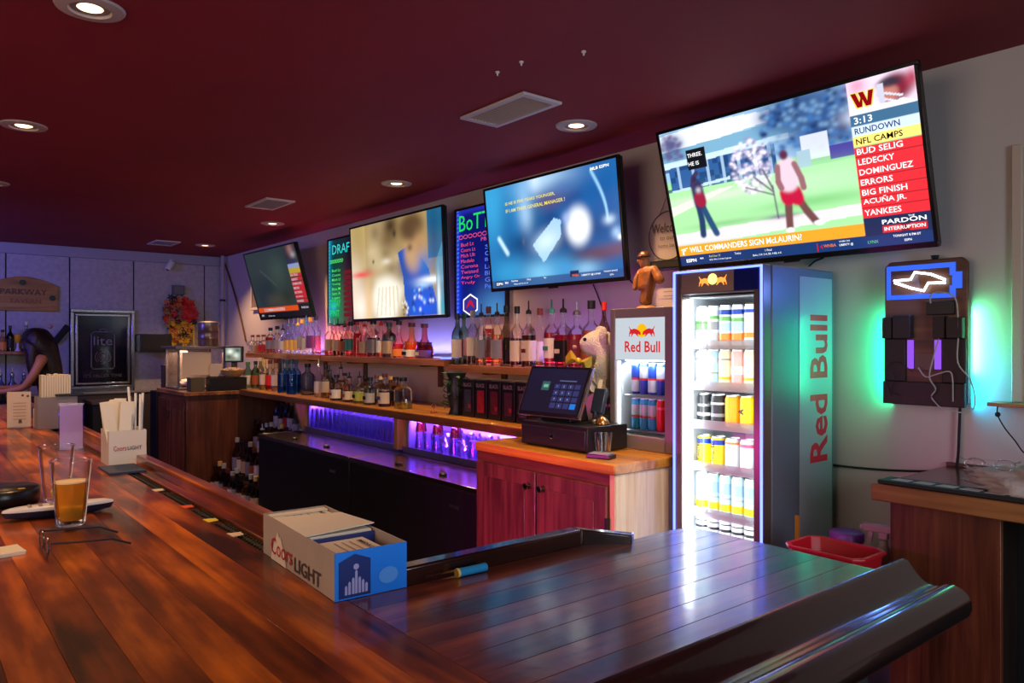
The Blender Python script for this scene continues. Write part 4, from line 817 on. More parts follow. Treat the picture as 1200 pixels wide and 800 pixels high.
wrow([(394.5, 439, 471, 'squat bottle with a white label', .048, 'squat', 'clear', 'brown', .5, 'white', 'black', F, 2.38, 'rust'), (409.5, 436, 471, 'squat bottle with a rust-red label and a pourer', .046, 'squat', 'clear', 'brown', .5, 'cream', 'black', T, 2.39, 'rust'), (421.5, 435, 472.5, 'squat bottle with a lime green label', .044, 'squat', 'clear', 'lime', .5, 'lime', 'black', T, 2.39, 'black'),
      (434, 442, 474, 'dark bottle with a dark oval label', .044, 'squat', 'slate', None, 0, 'silver', 'black', F, 2.38, 'black'), (441.5, 440, 474, 'narrow bottle with a white label', .036, 'spirit', 'clear', 'brown', .5, 'white', 'brown', F, 2.42), (451, 438, 475, 'squat bottle with a cream label edged in purple', .044, 'squat', 'clear', 'purple', .5, 'cream', 'maroon', F, 2.37, 'purple'),
      (464, 442, 475, 'dark brown bottle with a black cap', .044, 'spirit', 'brown', None, 0, 'black', 'black', F, 2.46), (472.5, 443, 479, 'square clear decanter with a low golden drink', .054, 'square', 'clear', 'yellow', .22, None, 'black', F, 2.36)],
     'squat bottles on worktop', 'squat bottles along the worktop')
wrow([(386.5, 428, 468, 'tall dark bottle with a black pourer', .038, 'wine', 'darkgreen', None, 0, 'grey', 'black', T, 2.56), (399.5, 424, 468, 'tall bottle with a long black pourer', .038, 'wine', 'clear', 'brown', .6, 'grey', 'black', T, 2.57), (404, 437, 468, 'amber bottle with a black cap', .038, 'spirit', 'clear', 'amber', .6, 'rust', 'black', F, 2.52), (428, 440, 470, 'dark bottle behind the lime-labelled one', .040, 'spirit', 'brown', None, 0, 'grey', 'black', F, 2.54),
      (446, 441, 471, 'brown bottle with a cream cap', .040, 'spirit', 'brown', None, 0, 'tan', 'cream', F, 2.54), (458, 441, 472, 'bottle with a gold cap', .040, 'spirit', 'brown', None, 0, 'tan', 'gold', F, 2.54)],
     'worktop rear line', 'rear bottles along the worktop')
# stepped rack of spare bottles left of the coolers
t = thing('speed_rack', 'dark stepped bottle rack between the corner cabinet and the coolers', 'rack', (-6.04, 2.35, 0))
RK = mat('rack_dark_wood', (.03, .012, .008), .5)
STEPS = [(2.60, .70), (2.42, .53), (2.24, .36), (2.06, .19)]
for y, z in STEPS: part('step', B(-.54, y-.085-2.35, z-.02, .54, y+.085-2.35, z), RK, t, .002)
part('side_board', MB().prism([(-.38, 0), (.40, 0), (.40, .74), (.30, .74), (-.38, .23)], -.555, -.541, 'YZ'), RK, t); part('side_board', MB().prism([(-.38, 0), (.40, 0), (.40, .74), (.30, .74), (-.38, .23)], .541, .548, 'YZ'), ORG, t)
rk = random.Random(21)
looks = [('dark green bottle with a cream label', 'wine', 'darkgreen', None, 'cream', 'black'), ('green bottle with red label', 'wine', 'darkgreen', None, 'red', 'red'), ('frosted white bottle', 'spirit', 'white', 'white', 'white', 'white'), ('clear bottle with a white label', 'spirit', 'clear', None, 'white', 'silver'),
         ('brown bottle with a tan label', 'spirit', 'brown', None, 'tan', 'black'), ('clear bottle with an amber drink', 'spirit', 'clear', 'amber', 'cream', 'black'), ('dark bottle with a silver cap', 'wine', 'slate', None, 'grey', 'silver'), ('olive bottle with a gold cap', 'wine', 'olive', None, 'tan', 'gold'), ('maroon bottle with a rust label', 'spirit', 'maroon', None, 'rust', 'maroon')]
TOPR = [0, 0, 1, 3, 3, 6, 3, 6, 3, 5]; orders = [TOPR, [4, 2, 3, 3, 4, 7, 5, 8, 3, 2], [6, 5, 4, 6, 8, 3, 6, 7, 4, 6], [4, 7, 6, 8, 3, 6, 4, 5, 6, 7]]
for si, (y, z) in enumerate(STEPS):
    for i in range(10):
        lk = looks[orders[si][i]]; hh = (.31 if lk[1] == 'wine' else .28)+rk.uniform(-.015, .015)
        if si == 0 and i > 3: hh = .25
        bottle('%s, %s from left, %s step of bottle rack' % (lk[0], ordn(i), ['top', 'second', 'third', 'lowest'][si]), -6.49+.103*i+rk.uniform(-.006, .006), y, z, hh, .041, lk[1], lk[2], lk[3], .55, lk[4], lk[5], si < 2 and i % 3 == 1, 'bottles in the stepped rack')
#==ITEMS==
# ================================================================== TALL DRINKS FRIDGE
NEON = glow('blue_white_led', (0.09, 0.14, 1.0), 5.5); LED_W = glow('cold_white_led', (0.86, 0.94, 1.0), 6.0)
FR = mat('fridge_grey', (0.13, 0.14, 0.19), 0.42, 0.35); FRD = mat('fridge_dark_grey', (0.10, 0.10, 0.12), 0.30, 0.6)
INN = mat('fridge_liner_white', (0.66, 0.70, 0.73), 0.4)
WIRE = mat('shelf_wire', (0.6, 0.62, 0.65), 0.3, 1.0)
def bull(x, y, s, flip):
    P = [(.02, .18), (.06, .36), (.20, .50), (.42, .62), (.60, .66), (.76, .58), (.88, .64), (1.0, .86), (1.02, .82), (.94, .60), (.92, .46), (.98, .30), (1.0, .10), (1.03, -.02), (.97, -.02), (.93, .14), (.84, .26), (.78, .14), (.84, -.02), (.78, -.04), (.70, .12), (.60, .24), (.46, .20), (.36, .08), (.24, -.02), (.20, .02), (.28, .12), (.24, .22), (.14, .14), (.08, .10)]
    # head down towards the middle
    return [(x+(-u if not flip else u)*s, y+v*s*.75) for u, v in P]
t = thing('tall_drinks_fridge', 'tall slim glass-door drinks fridge outlined in blue light', 'fridge', (-1.6365, 2.28, 0))
HW, FH, FD = .1905, 1.762, .475
part('cabinet_shell', MB().box(-HW, .055, .02, -HW+.022, FD, FH).box(HW-.022, .055, .02, HW, FD, FH).box(-HW+.022, .055, FH-.04, HW-.022, FD, FH).box(-HW+.022, .055, .02, HW-.022, FD, .16).box(-HW+.022, FD-.03, .16, HW-.022, FD, FH-.04), FR, t, .004)
part('liner', MB().box(-HW+.0225, FD-.045, .165, HW-.0225, FD-.031, FH-.045).box(-HW+.0225, .06, .165, -HW+.027, FD-.046, FH-.045).box(HW-.027, .06, .165, HW-.0225, FD-.046, FH-.045).box(-HW+.028, .06, .161, HW-.028, FD-.046, .168).box(-HW+.028, .06, 1.66, HW-.028, FD-.046, 1.665), INN, t)
part('foot', MB().box(-HW+.02, .08, 0, HW-.02, FD-.03, .0195), MATTE, t)
wx0, wx1, wz0, wz1 = -.155, .153, .14, 1.672
d = part('door_frame', MB().box(-HW, 0, .03, wx0, .05, FH).box(wx1, 0, .03, HW, .05, FH).box(wx0, 0, wz1, wx1, .05, FH).box(wx0, 0, .03, wx1, .05, wz0), mat('door_bronze_grey', (.16, .12, .11), .3, .6), t, .003)
part('glass_pane', B(wx0, .018, wz0, wx1, .022, wz1), glassmat('pane', (.97, 1, 1), 0.0, 1.15), t)
NT = MB(); e = .006
NT.box(-HW+.001, -.006, .04, -HW+.008, -.0005, FH-.003).box(HW-.008, -.006, .04, HW-.001, -.0005, FH-.003).box(-HW+.008, -.006, FH-.010, HW-.008, -.0005, FH-.003)
part('light_outline', NT, NEON, t, label='glowing blue light strip round the door')
lamp('fridge_outline_light', 'AREA', (-1.6365, 2.262, 1.2), 1.3, (.15, .2, 1.0), .36, to=(-1.6365, 0, 1.2), sy=1.1)
part('header_panel', MB().box(wx0+.004, -.003, wz1+.004, .075, -.0005, FH-.012), mat('header_taupe', (.22, .14, .13), .4), t)
part('header_panel', MB().box(.078, -.003, wz1+.004, wx1+.02, -.0005, FH-.012), mat('header_blue_reflection', (.008, .012, .12), .15), t)  # dark blue reflection put into the colour of this end of the header
M = frame((-.012, -.0035, 1.700), (1, 0, 0), (0, 0, 1)); om = glow('emblem_orange', (1.0, .30, .05), 1.8)
sheet([bull(-.004, 0, .055, False), bull(.004, 0, .055, True)], om, t, M); sheet([circ(0, .022, .020, 18)], glow('emblem_yellow', (1.0, .70, .18), 2.4), t, M, lift=.0012)
part('inside_light', B(-.154, .030, .17, -.136, .044, 1.655), glow('cold_white_strip', (0.86, 0.94, 1.0), 16.0), t); part('inside_light', B(.144, .030, .17, .150, .044, 1.655), LED_W, t)
lamp('fridge_inside_light', 'AREA', (-1.6365-.12, 2.36, .95), 2.4, (.86, .94, 1.0), .04, to=(-1.60, 2.6, .95), sy=1.4)
lamp('fridge_inside_light', 'AREA', (-1.6365, 2.345, 1.0), 2.2, (.86, .94, 1.0), .26, to=(-1.6365, 2.7, 1.0), sy=1.35)
0 and part('handle', MB().tube([(wx1+.018, -.004, .85), (wx1+.018, -.03, .87), (wx1+.018, -.03, 1.15), (wx1+.018, -.004, 1.17)], .006, 8), CHROME, d)
shelves = [1.480, 1.325, 1.180, 1.022, .850, .690, .530, .370, .200]
PRICE = glassmat('price_strip', (.9, .93, .95), .25, 1.3)
for z in shelves:
    sh = MB().box(-.160, .065, z-.008, .160, .073, z-.002)
    for k in range(9): sh.box(-.155+.038*k, .074, z-.006, -.151+.038*k, FD-.05, z-.003)
    q = part('shelf', sh, WIRE, t); part('price_strip', B(-.158, .058, z-.012, .158, .0605, z+.022), mat('strip_frost', (.75, .8, .82), .3, alpha=.55), q)
# writing on the side: light band with red letters running upwards
bandm = mat('side_band_silver', (.42, .46, .52), .28, .5)
part('side_band', B(HW+.0003, .23, .70, HW+.002, FD-.015, FH-.03), bandm, t, .0005)
Ms = frame((HW+.0025, FD-.048, 1.05), (0, 0, 1), (0, -1, 0))
redm = mat('lettering_red', (.70, .01, .03), .35)
lettering([('Red Bull', 0, 0, .125, .545, .022)], redm, t, Ms, lift=.0)
part('sticker', MB().prism(circ(.20, .79, .075, 18, .085, -PI/2, PI/2+.17), HW+.0003, HW+.0012, 'YZ'), mat('sticker_orange', (.75, .22, .02), .4), t, label='orange and dark red sticker')
part('sticker', MB().prism([(.24, .72), (.34, .72), (.34, .78), (.30, .83), (.26, .81)], HW+.0013, HW+.0018, 'YZ'), mat('sticker_maroon', (.25, .02, .02), .4), t)
# cans
def can_meshes(r, h):
    b = MB().lathe([(0, .003), (r*.78, 0), (r*.82, .002), (r, .012), (r, h-.014), (r*.86, h-.004)], 18).mesh('can_body')
    l = MB().lathe([(r*.86, h-.004), (r*.88, h), (r*.80, h), (r*.78, h-.003), (0, h-.003)], 18).mesh('lid')
    g = MB().lathe([(r*1.005, 0), (r*1.012, .0), (r*1.012, 1), (r*1.005, 1)], 18).mesh('band')
    tb = MB().box(-r*.2, -r*.45, h-.003, r*.2, 0, h-.0018).mesh('tab'); return b, l, g, tb
SLIM, MID, STD = can_meshes(.0262, .150), can_meshes(.0275, .140), can_meshes(.0300, .118)
ALU = mat('can_aluminium', (.75, .76, .78), .3, 1.0)
def cc(n, c): return mat('can_'+n, c, .35, .15)
CC = {k: cc(k, v) for k, v in dict(white=(.64, .66, .68), green=(.12, .34, .09), blue=(.010, .045, .32), orange=(.80, .22, .03), paleblue=(.34, .53, .70), paleyellow=(.66, .60, .34), pink=(.80, .34, .30), cream=(.70, .56, .38), black=(.02, .02, .022), grey=(.25, .25, .25), yellow=(.84, .56, .01), amber=(.85, .34, .01), skyblue=(.03, .27, .55), red=(.55, .01, .015), silver=(.40, .44, .50), mint=(.48, .72, .70), rose=(.75, .10, .20)).items()}
def can(label, x, y, z, kind, col, bands, group, write=None):
    b, l, g, tb = kind; t = thing('drink_can', label, 'can', (x, y, z+.0006), group=group)
    link('can_body', b, CC[col], t); L = link('lid', l, ALU, t); link('tab', tb, ALU, L)
    for c, a, h in bands: o = link('band', g, CC[c], t); o.location = (0, 0, a); o.scale = (1, 1, h)
    if write:
        s, c, z0, hh = write; r = b.vertices[0].co.length; me = text_mesh(s, hh, None, .03)
        Mt = frame((0, -.0275 if kind is not STD else -.0312, z0), (0, 0, 1), (-1, 0, 0)); me.transform(Mt); me.materials.clear(); link('lettering', me, CC[c], t)
    return t
R1 = [('white and green slim can', SLIM, 'white', (('green', .06, .035), ('mint', .10, .03), ('black', .085, .004))), ('white slim can with grey and green marks', SLIM, 'white', (('green', .10, .012), ('grey', .06, .03), ('silver', .02, .03))), ('white can, blue top, orange foot', SLIM, 'white', (('blue', .115, .018), ('green', .092, .016), ('paleblue', .055, .03), ('orange', .016, .030))), ('white can, blue rim, orange foot', SLIM, 'white', (('blue', .115, .018), ('green', .088, .014), ('paleblue', .055, .03), ('orange', .016, .030))), ('white can, blue top, orange stripe', SLIM, 'white', (('blue', .12, .012), ('orange', .03, .018)))]
R2 = [('pale grey slim can', MID, 'silver', (('grey', .10, .010), ('grey', .03, .004))), ('pale blue slim can', MID, 'paleblue', (('silver', .09, .02), ('grey', .05, .006))), ('pale yellow slim can', MID, 'paleyellow', (('grey', .10, .008), ('amber', .03, .01))), ('coral pink slim can', MID, 'pink', (('white', .05, .03),)), ('cream slim can', MID, 'cream', (('amber', .03, .01),))]
R3 = [('black can with white bands', STD, 'black', (('white', .035, .012), ('grey', .07, .01))), ('black can with grey bands', STD, 'black', (('grey', .035, .012), ('white', .08, .008))), ('plain orange can', STD, 'amber', (('orange', .012, .01),)), ('yellow-orange can with a black letter', STD, 'yellow', (('amber', .012, .01),))]
R4 = [('yellow can with a blue top, left one', STD, 'yellow', (('blue', .088, .018),)), ('yellow can with a blue top, right one', STD, 'yellow', (('blue', .088, .018),)), ('white can with an orange rim', STD, 'white', (('orange', .096, .008),)), ('white can with a rose-red rim', STD, 'white', (('rose', .09, .012), ('rose', .012, .006)))]
R5 = [('mint and white can with yellow band', SLIM, 'mint', (('yellow', .018, .026), ('paleblue', .08, .04), ('silver', .06, .008)))]*5
R6 = [('white slim can with black marks', SLIM, 'white', (('black', .10, .010), ('grey', .05, .03), ('black', .125, .004)))]*5
nms = ['top', 'second', 'third', 'fourth', 'fifth', 'sixth']
for ri, (R, z) in enumerate(zip((R1, R2, R3, R4, R5, R6), shelves)):
    R = list(R)+[R[-1]]; n = len(R)
    for i, (lb, kd, c, bd) in enumerate(R):
        sp = .0530 if n == 6 else .0630
        wr = None
        if ri == 2 and i == 3: wr = ('A', 'black', .05, .022)
        if ri == 3 and i < 2: wr = ('TWISTED', 'black', .022, .014)
        can('%s, %s from left, %s shelf of tall fridge' % (lb.replace(', left one', '').replace(', right one', ''), ordn(i), nms[ri]), -1.6365-.135+sp*i+(.0 if n == 6 else .010), 2.385, z, kd, c, bd, 'cans in the tall fridge', wr)
# ================================================================== SMALL DRINKS FRIDGE
t = thing('small_drinks_fridge', 'small grey countertop fridge with a lit red and silver sign', 'fridge', (-2.064, 2.37, TZ+.0005))
hw, H2, D2 = .180, .588, .385
part('cabinet_shell', MB().box(-hw, .042, 0, -hw+.02, D2, H2).box(hw-.02, .042, 0, hw, D2, H2).box(-hw+.02, .042, H2-.03, hw-.02, D2, H2).box(-hw+.02, .042, 0, hw-.02, D2, .05).box(-hw+.02, D2-.02, .05, hw-.02, D2, H2-.03), mat('small_fridge_grey', (.26, .22, .20), .38, .3), t, .003)
FG = mat('small_fridge_frame', (.30, .26, .25), .35, .3)
ax0, ax1, az0, az1 = -.152, .118, .058, .548
dd = part('door_frame', MB().box(-hw, 0, 0, ax0, .038, H2).box(ax1, 0, 0, hw, .038, H2).box(ax0, 0, az1, ax1, .038, H2).box(ax0, 0, 0, ax1, .038, az0), FG, t, .003)
part('liner', MB().box(-hw+.0205, D2-.03, .051, hw-.0205, D2-.021, H2-.031).box(-hw+.0205, .045, .051, -hw+.024, D2-.031, H2-.031).box(hw-.024, .045, .051, hw-.0205, D2-.031, H2-.031), INN, t)
part('lit_sign', B(ax0+.001, .004, .372, ax1-.001, .03, az1-.001), glow('sign_panel_white', (.60, .66, .72), 1.0), t, label='lit silver sign with a red and yellow emblem')
part('glass_pane', B(ax0+.001, .012, az0+.001, ax1-.001, .015, .370), MATS['pane'], t)
part('inside_light', B(ax0+.002, .020, az0+.01, ax0+.008, .030, .365), LED_W, t); part('inside_light', B(ax0+.02, .045, .366, ax1-.01, .055, .371), LED_W, t)
lamp('small_fridge_light', 'AREA', (-2.064-.03, 2.43, TZ+.362), 1.1, (.86, .94, 1.0), .22, to=(-2.08, 2.56, TZ+.1), sy=.04)
M = frame((ax0, .0035, .372), (1, 0, 0), (0, 0, 1))
rg_ = glow('sign_red', lin(215, 40, 45), 1.0)
sheet([circ(.148, .122, .028, 20)], glow('sign_yellow', lin(250, 185, 20), 1.1), t, M, lift=.0004); sheet([bull(.145, .098, .066, False), bull(.151, .098, .066, True)], rg_, t, M, lift=.001)
lettering([('Red Bull', .055, .032, .046, .19, .02)], rg_, t, M)
for z in (.225, .075):
    sh = MB().box(-.148, .05, z-.006, .148, .055, z)
    for k in range(8): sh.box(-.144+.04*k, .056, z-.005, -.141+.04*k, D2-.035, z-.002)
    part('shelf', sh, WIRE, t)
TALLC = can_meshes(.0215, .132)
for i in range(5):
    bd = (('silver', .066, .05),) if i % 2 else (('silver', .01, .05),)
    can('dark blue and silver slim can, %s from left, upper shelf of small fridge' % ordn(i), -2.064-.10+.046*i, 2.45, TZ+.2255, TALLC, 'blue', bd+(('red', .060, .008),), 'cans in the small fridge')
for i in range(5):
    red = i > 2
    can('%s slim can, %s from left, lower shelf of small fridge' % ('red' if red else 'sky blue and silver', ordn(i)), -2.064-.10+.046*i, 2.45, TZ+.0755, TALLC, 'red' if red else 'skyblue', (('silver', .055, .05), ('red', .05, .01)) if not red else (('rose', .09, .01),), 'cans in the small fridge')
# ================================================================== SKINNED BODIES
def skin(name, nodes, m, parent, levels=1, root=0, voxel=None):
    """nodes: (x, y, z, radius, index of the parent node); one continuous surface"""
    me = bpy.data.meshes.new(name)
    me.from_pydata([n[:3] for n in nodes], [(n[4], i) for i, n in enumerate(nodes) if n[4] is not None and n[4] >= 0], []); me.update()
    tmp = bpy.data.objects.new(name, me); C.objects.link(tmp)
    sk = tmp.modifiers.new('skin', 'SKIN'); sk.use_smooth_shade = True
    for i, n in enumerate(nodes):
        v = me.skin_vertices[0].data[i]; r = n[3]; v.radius = r if isinstance(r, tuple) else (r, r); v.use_root = (i == root)
    ss = tmp.modifiers.new('subdivision', 'SUBSURF'); ss.levels = levels; ss.render_levels = levels
    if voxel:
        rm = tmp.modifiers.new('remesh', 'REMESH'); rm.mode = 'VOXEL'; rm.voxel_size = voxel; rm.use_smooth_shade = True
        sm = tmp.modifiers.new('smooth', 'SMOOTH'); sm.factor = .5; sm.iterations = 3
    dg = bpy.context.evaluated_depsgraph_get(); me2 = bpy.data.meshes.new_from_object(tmp.evaluated_get(dg)); bpy.data.objects.remove(tmp); me2.name = name
    me2.polygons.foreach_set('use_smooth', [True]*len(me2.polygons)); me2.materials.clear()
    return link(name, me2, m, parent)
# ================================================================== ON THE TILL CABINET
# cash drawer
t = thing('cash_drawer', 'black metal cash drawer under the touch screen till', 'cash drawer', (-2.335, 2.30, TZ+.0005), rz=0)
part('case', B(-.205, -.18, .004, .205, .055, .105), mat('drawer_black', (.012, .011, .011), .38), t, .003)
part('drawer_front', B(-.198, -.186, .012, .198, -.1805, .088), mat('drawer_face', (.02, .018, .018), .3), t, .003)
part('lock', MB().lathe([(0, 0), (.011, 0), (.011, .004), (0, .006)], 14, M=Matrix.Translation((0, -.186, .052)) @ Matrix.Rotation(PI/2, 4, 'X')), CHROME, t)
part('slot', MB().box(-.12, -.1868, .046, -.03, -.1861, .049).box(.03, -.1868, .046, .12, -.1861, .049), MATTE, t)
for q in ((-.17, -.15), (.17, -.15), (-.17, .03), (.17, .03)): part('foot', B(q[0]-.015, q[1]-.015, 0, q[0]+.015, q[1]+.015, .0035), MATTE, t)
# touch screen
t = thing('till_screen', 'tilted black touch screen till showing a keypad', 'till', (-2.40, 2.21, TZ+.106), rz=.06)
part('stand', MB().prism([(-.02, .0), (.10, .0), (.09, .03), (.07, .14), (.03, .14)], -.09, .09, 'YZ'), BLACK, t, .004)
sc = bpy.data.objects.new('screen_unit', None); 
R = Matrix.Rotation(-.40, 4, 'X'); Mo = Matrix.Translation((0, -.06, .022)) @ R
part('tablet', MB().box(-.180, -.012, 0, .180, .006, .226, Mo), mat('tablet_black', (.01, .01, .012), .2), t, .004)
part('tablet_rim', MB().box(-.182, -.008, -.003, .182, .004, -.0005, Mo).box(-.1845, -.008, -.003, -.1805, .004, .228, Mo).box(.1805, -.008, -.003, .1845, .004, .228, Mo), mat('rim_silver', (.6, .55, .5), .25, .9), t)
Mt = Mo @ frame((-.168, -.0125, .014), (1, 0, 0), (0, 0, 1))
p = Pic(96, 60, (14, 18, 42)); p.blob(.5, .1, .8, .3, (20, 24, 55), .8); p.rect(.27, .30, .41, .50, (50, 95, 95)); p.rect(.30, .36, .38, .44, (120, 190, 160))
for r in range(4):
    for c in range(4): p.rect(.50+.115*c, .34+.145*r, .595+.115*c, .455+.145*r, (48, 55, 110) if not (r == 3 and c == 3) else (20, 130, 235))
p.rect(.56, .26, .86, .275, (110, 120, 170)); p.rect(.25, .8, .45, .81, (60, 70, 110))
s = picture(p.a, .336, .200, colourmap('till_picture', .9), t, Mt, 'display', .0006)
lettering([(str(1+c+3*r), .336*(.54+.115*c), .2*(1-.42-.145*r), .009, None, .01) for r in range(3) for c in range(3)]+[('0', .336*.655, .2*(1-.855), .009, None, .01)], glow('keypad_text', (.5, .55, .8), .8), s, Mt, lift=.0012)
# round black drum behind the plush
q = atY(672, 470, 2.44)
t = thing('plush_animal', 'white plush animal with a golden bow behind the till', 'plush toy', (-2.365, 2.48, TZ+.0005), rz=0)
FUR = mat('white_fur', (.82, .76, .66), .95, bump=1.0, bscale=140, sheen=.6)
base = .105; 
skin('body', [(0.0, .03, .26, .075, None), (0.0, .03, .15, .09, 0), (0.0, .02, .075, .07, 1), (-.005, .02, .36, .070, 0), (-.015, -.015, .455, .104, 3), (-.062, -.060, .432, .056, 4), (-.088, -.086, .418, .034, 5), (-.04, -.06, .26, .034, 3), (-.07, -.10, .20, .03, 7), (.03, -.09, .20, .034, 3)], FUR, t, 2)
part('ear', MB().ball((.045, -.072, .470), .030, M=Matrix.Identity(4), sc=(.8, .5, 1.5)), FUR, t)
part('ear', MB().ball((-.078, .035, .50), .024, sc=(1.2, .6, .9)), FUR, t)
for x, y, z in ((-.034, -.108, .458), (-.108, -.034, .458)): part('eye', MB().ball((x, y, z), .0085), mat('eye_black', (.01, .006, .005), .1), t)
part('nose', MB().ball((-.105, -.103, .424), .011, sc=(1, 1, .8)), mat('nose_pink', (.55, .30, .28), .4), t)
part('seat_base', MB().lathe([(0, 0), (.09, 0), (.09, .075), (0, .075)], 20), BLACK, t)
GB = mat('golden_bow', (.70, .48, .04), .3, .35)
bw = MB()
for sx in (-1, 1):
    bw.add([(0, -.002, 0), (sx*.055, -.012, .040), (sx*.070, -.004, .0), (sx*.055, -.012, -.036), (0, .012, 0), (sx*.055, .012, .040), (sx*.070, .012, 0), (sx*.055, .012, -.036), (sx*.035, -.028, .002)],
           [(0, 1, 8), (1, 2, 8), (2, 3, 8), (3, 0, 8), (4, 7, 6, 5), (0, 4, 5, 1), (1, 5, 6, 2), (2, 6, 7, 3), (3, 7, 4, 0)], False)
bw.ball((0, -.012, 0), .017)
o = part('bow', bw, GB, t); o.location = (-.030, -.150, .362); o.rotation_euler = (-.1, .30, .55); o.scale = (.9, .9, .9)
# barcode scanner / small dark device beside the plush
t = thing('card_reader', 'dark card reader standing between the touch screen and the plush', 'card reader', (-2.235, 2.27, TZ+.106), rz=.2)
part('foot', MB().lathe([(0, 0), (.035, 0), (.03, .01), (.012, .018), (.010, .05), (0, .05)], 14), BLACK, t)
part('reader', MB().box(-.03, -.012, .04, .03, .014, .15, Matrix.Rotation(-.35, 4, 'X')), mat('reader_navy', (.02, .03, .06), .3), t, .006)
part('paper_slip', MB().box(-.02, -.004, .15, .0, -.003, .19, Matrix.Rotation(-.35, 4, 'X')), PAPER, t)
t = thing('brass_bell', 'small brown and brass ornament by the foot of the plush', 'ornament', (-2.17, 2.245, TZ+.106))
part('dome', MB().lathe([(0, .004), (.028, .004), (.026, .016), (.012, .03), (.004, .034), (0, .036)], 16), mat('brass', (.6, .32, .1), .25, .9), t); part('base', MB().lathe([(0, 0), (.032, 0), (.032, .0038), (0, .0038)], 16), BLACK, t)
# shot glass and black phone
q = atZ(706, 529, TZ)
o = part('rocks_glass', tumbler(.027, .037, .085), GLASS); o.location = (-2.085, 2.165, TZ+.0008); tag(o, 'small clear tumbler by the till at the cabinet edge', 'glass')
t = thing('coaster_box', 'small black tray with a silvery lid in front of the tumbler', 'tray', (-2.025, 2.09, TZ+.0005), rz=.3)
part('tray', B(-.05, -.03, 0, .05, .03, .016), BLACK, t, .002); part('silver_lid', B(-.042, -.024, .0165, .042, .024, .020), mat('foil', (.3, .3, .32), .45, .2, bump=.3, bscale=60), t)
# carved wooden figure on the small fridge
WF = mat('carved_wood', (.36, .13, .035), .38, var=.5, vscale=28, bump=.5, bscale=60, coat=.3)
t = thing('carved_figure', 'carved brown wooden figure standing on the small fridge', 'figurine', (-2.20, 2.56, TZ+.5892))
skin('figure', [(0, 0, .13, (.036, .034), None), (.004, 0, .085, .030, 0), (.0, -.006, .045, .028, 1), (-.004, -.006, .018, .034, 2), (0, 0, .165, .034, 0), (-.006, 0, .19, .022, 4), (-.014, -.004, .215, .027, 5), (-.012, -.004, .24, .022, 6),
               (.038, 0, .178, .020, 4), (.066, -.004, .145, .022, 8), (.088, -.006, .110, .025, 9), (-.034, -.012, .17, .014, 4), (-.040, -.03, .13, .012, 11), (-.034, -.045, .085, .010, 12)], WF, t, 2)
part('plinth', MB().lathe([(0, 0), (.048, 0), (.046, .010), (.034, .018), (0, .018)], 16, sx=1.1), mat('carved_pale', (.62, .30, .12), .4), t)
part('cap', MB().lathe([(0, .026), (.018, .022), (.028, .008), (.030, 0), (.0, 0)], 14, (-.012, -.004, .236)), mat('carved_dark', (.12, .035, .012), .35, bump=.5, bscale=80), t)
part('nose', MB().ball((-.036, -.016, .218), .007), WF, t)
part('brow', MB().ball((-.030, -.018, .230), .007, sc=(.8, 1.4, .6)), MATS['carved_dark'], t)
# hanging wire sign, sound bar, papers
t = thing('wire_sign', 'small white wire sign with black script hanging on the wall', 'sign', (-2.27, Y1, 1.995))
wm = mat('thin_wire', (.10, .08, .07), .4)
part('ring', MB().tube([(a, -.010, b) for a, b in circ(0, 0, .115, 30)], .0022, 6, True), wm, t); part('backing', MB().prism(circ(0, 0, .112, 30), -.006, -.0045, 'XZ'), mat('sign_backing', (.55, .49, .46), .6), t)
part('cord', MB().tube([(-.05, -.01, .104), (0, -.008, .20), (.05, -.01, .104)], .0015, 5), wm, t); part('nail', MB().lathe([(0, 0), (.004, 0), (.004, .012), (0, .012)], 8, M=Matrix.Translation((0, -.0005, .20)) @ Matrix.Rotation(PI/2, 4, 'X')), MATTE, t)
Mw = frame((-.095, -.0125, -.07), (1, 0, 0), (0, 0, 1)); lettering([('Welcome', 0, .085, .045, .19, .006), ('to our', .05, .05, .018, None, 0), ('home bar', .04, .015, .018, None, 0)], wm, t, Mw)
t = thing('sound_bar', 'slim black sound bar on the wall above the small fridge', 'speaker', (-2.20, Y1, 1.832)); part('case', B(-.17, -.065, 0, .22, -.002, .042), BLACK, t, .004); part('grille', B(-.12, -.0665, .008, .21, -.0655, .034), RUBBER, t)
part('logo', MB().prism(circ(-.145, .021, .010, 12), -.0665, -.0655, 'XZ'), mat('logo_grey', (.4, .4, .4), .4), t)
for i, (x, z, w_, h) in enumerate(((-2.26, 1.735, .14, .07), (-2.25, 1.60, .15, .11))):
    t = thing('wall_notice', ['upper white paper notice taped above the small fridge', 'lower white paper notice taped beside the tall fridge'][i], 'notice', (x, Y1, z)); part('sheet', B(-w_/2, -.0025, -h/2, w_/2, -.0008, h/2), mat('notice_paper', (.6, .54, .5), .7), t)
    for k in range(3): part('line', B(-w_*.3, -.0032, h*.25-k*.02-.002, w_*.3, -.0026, h*.25-k*.02+.002), MATS['label_grey'], t)
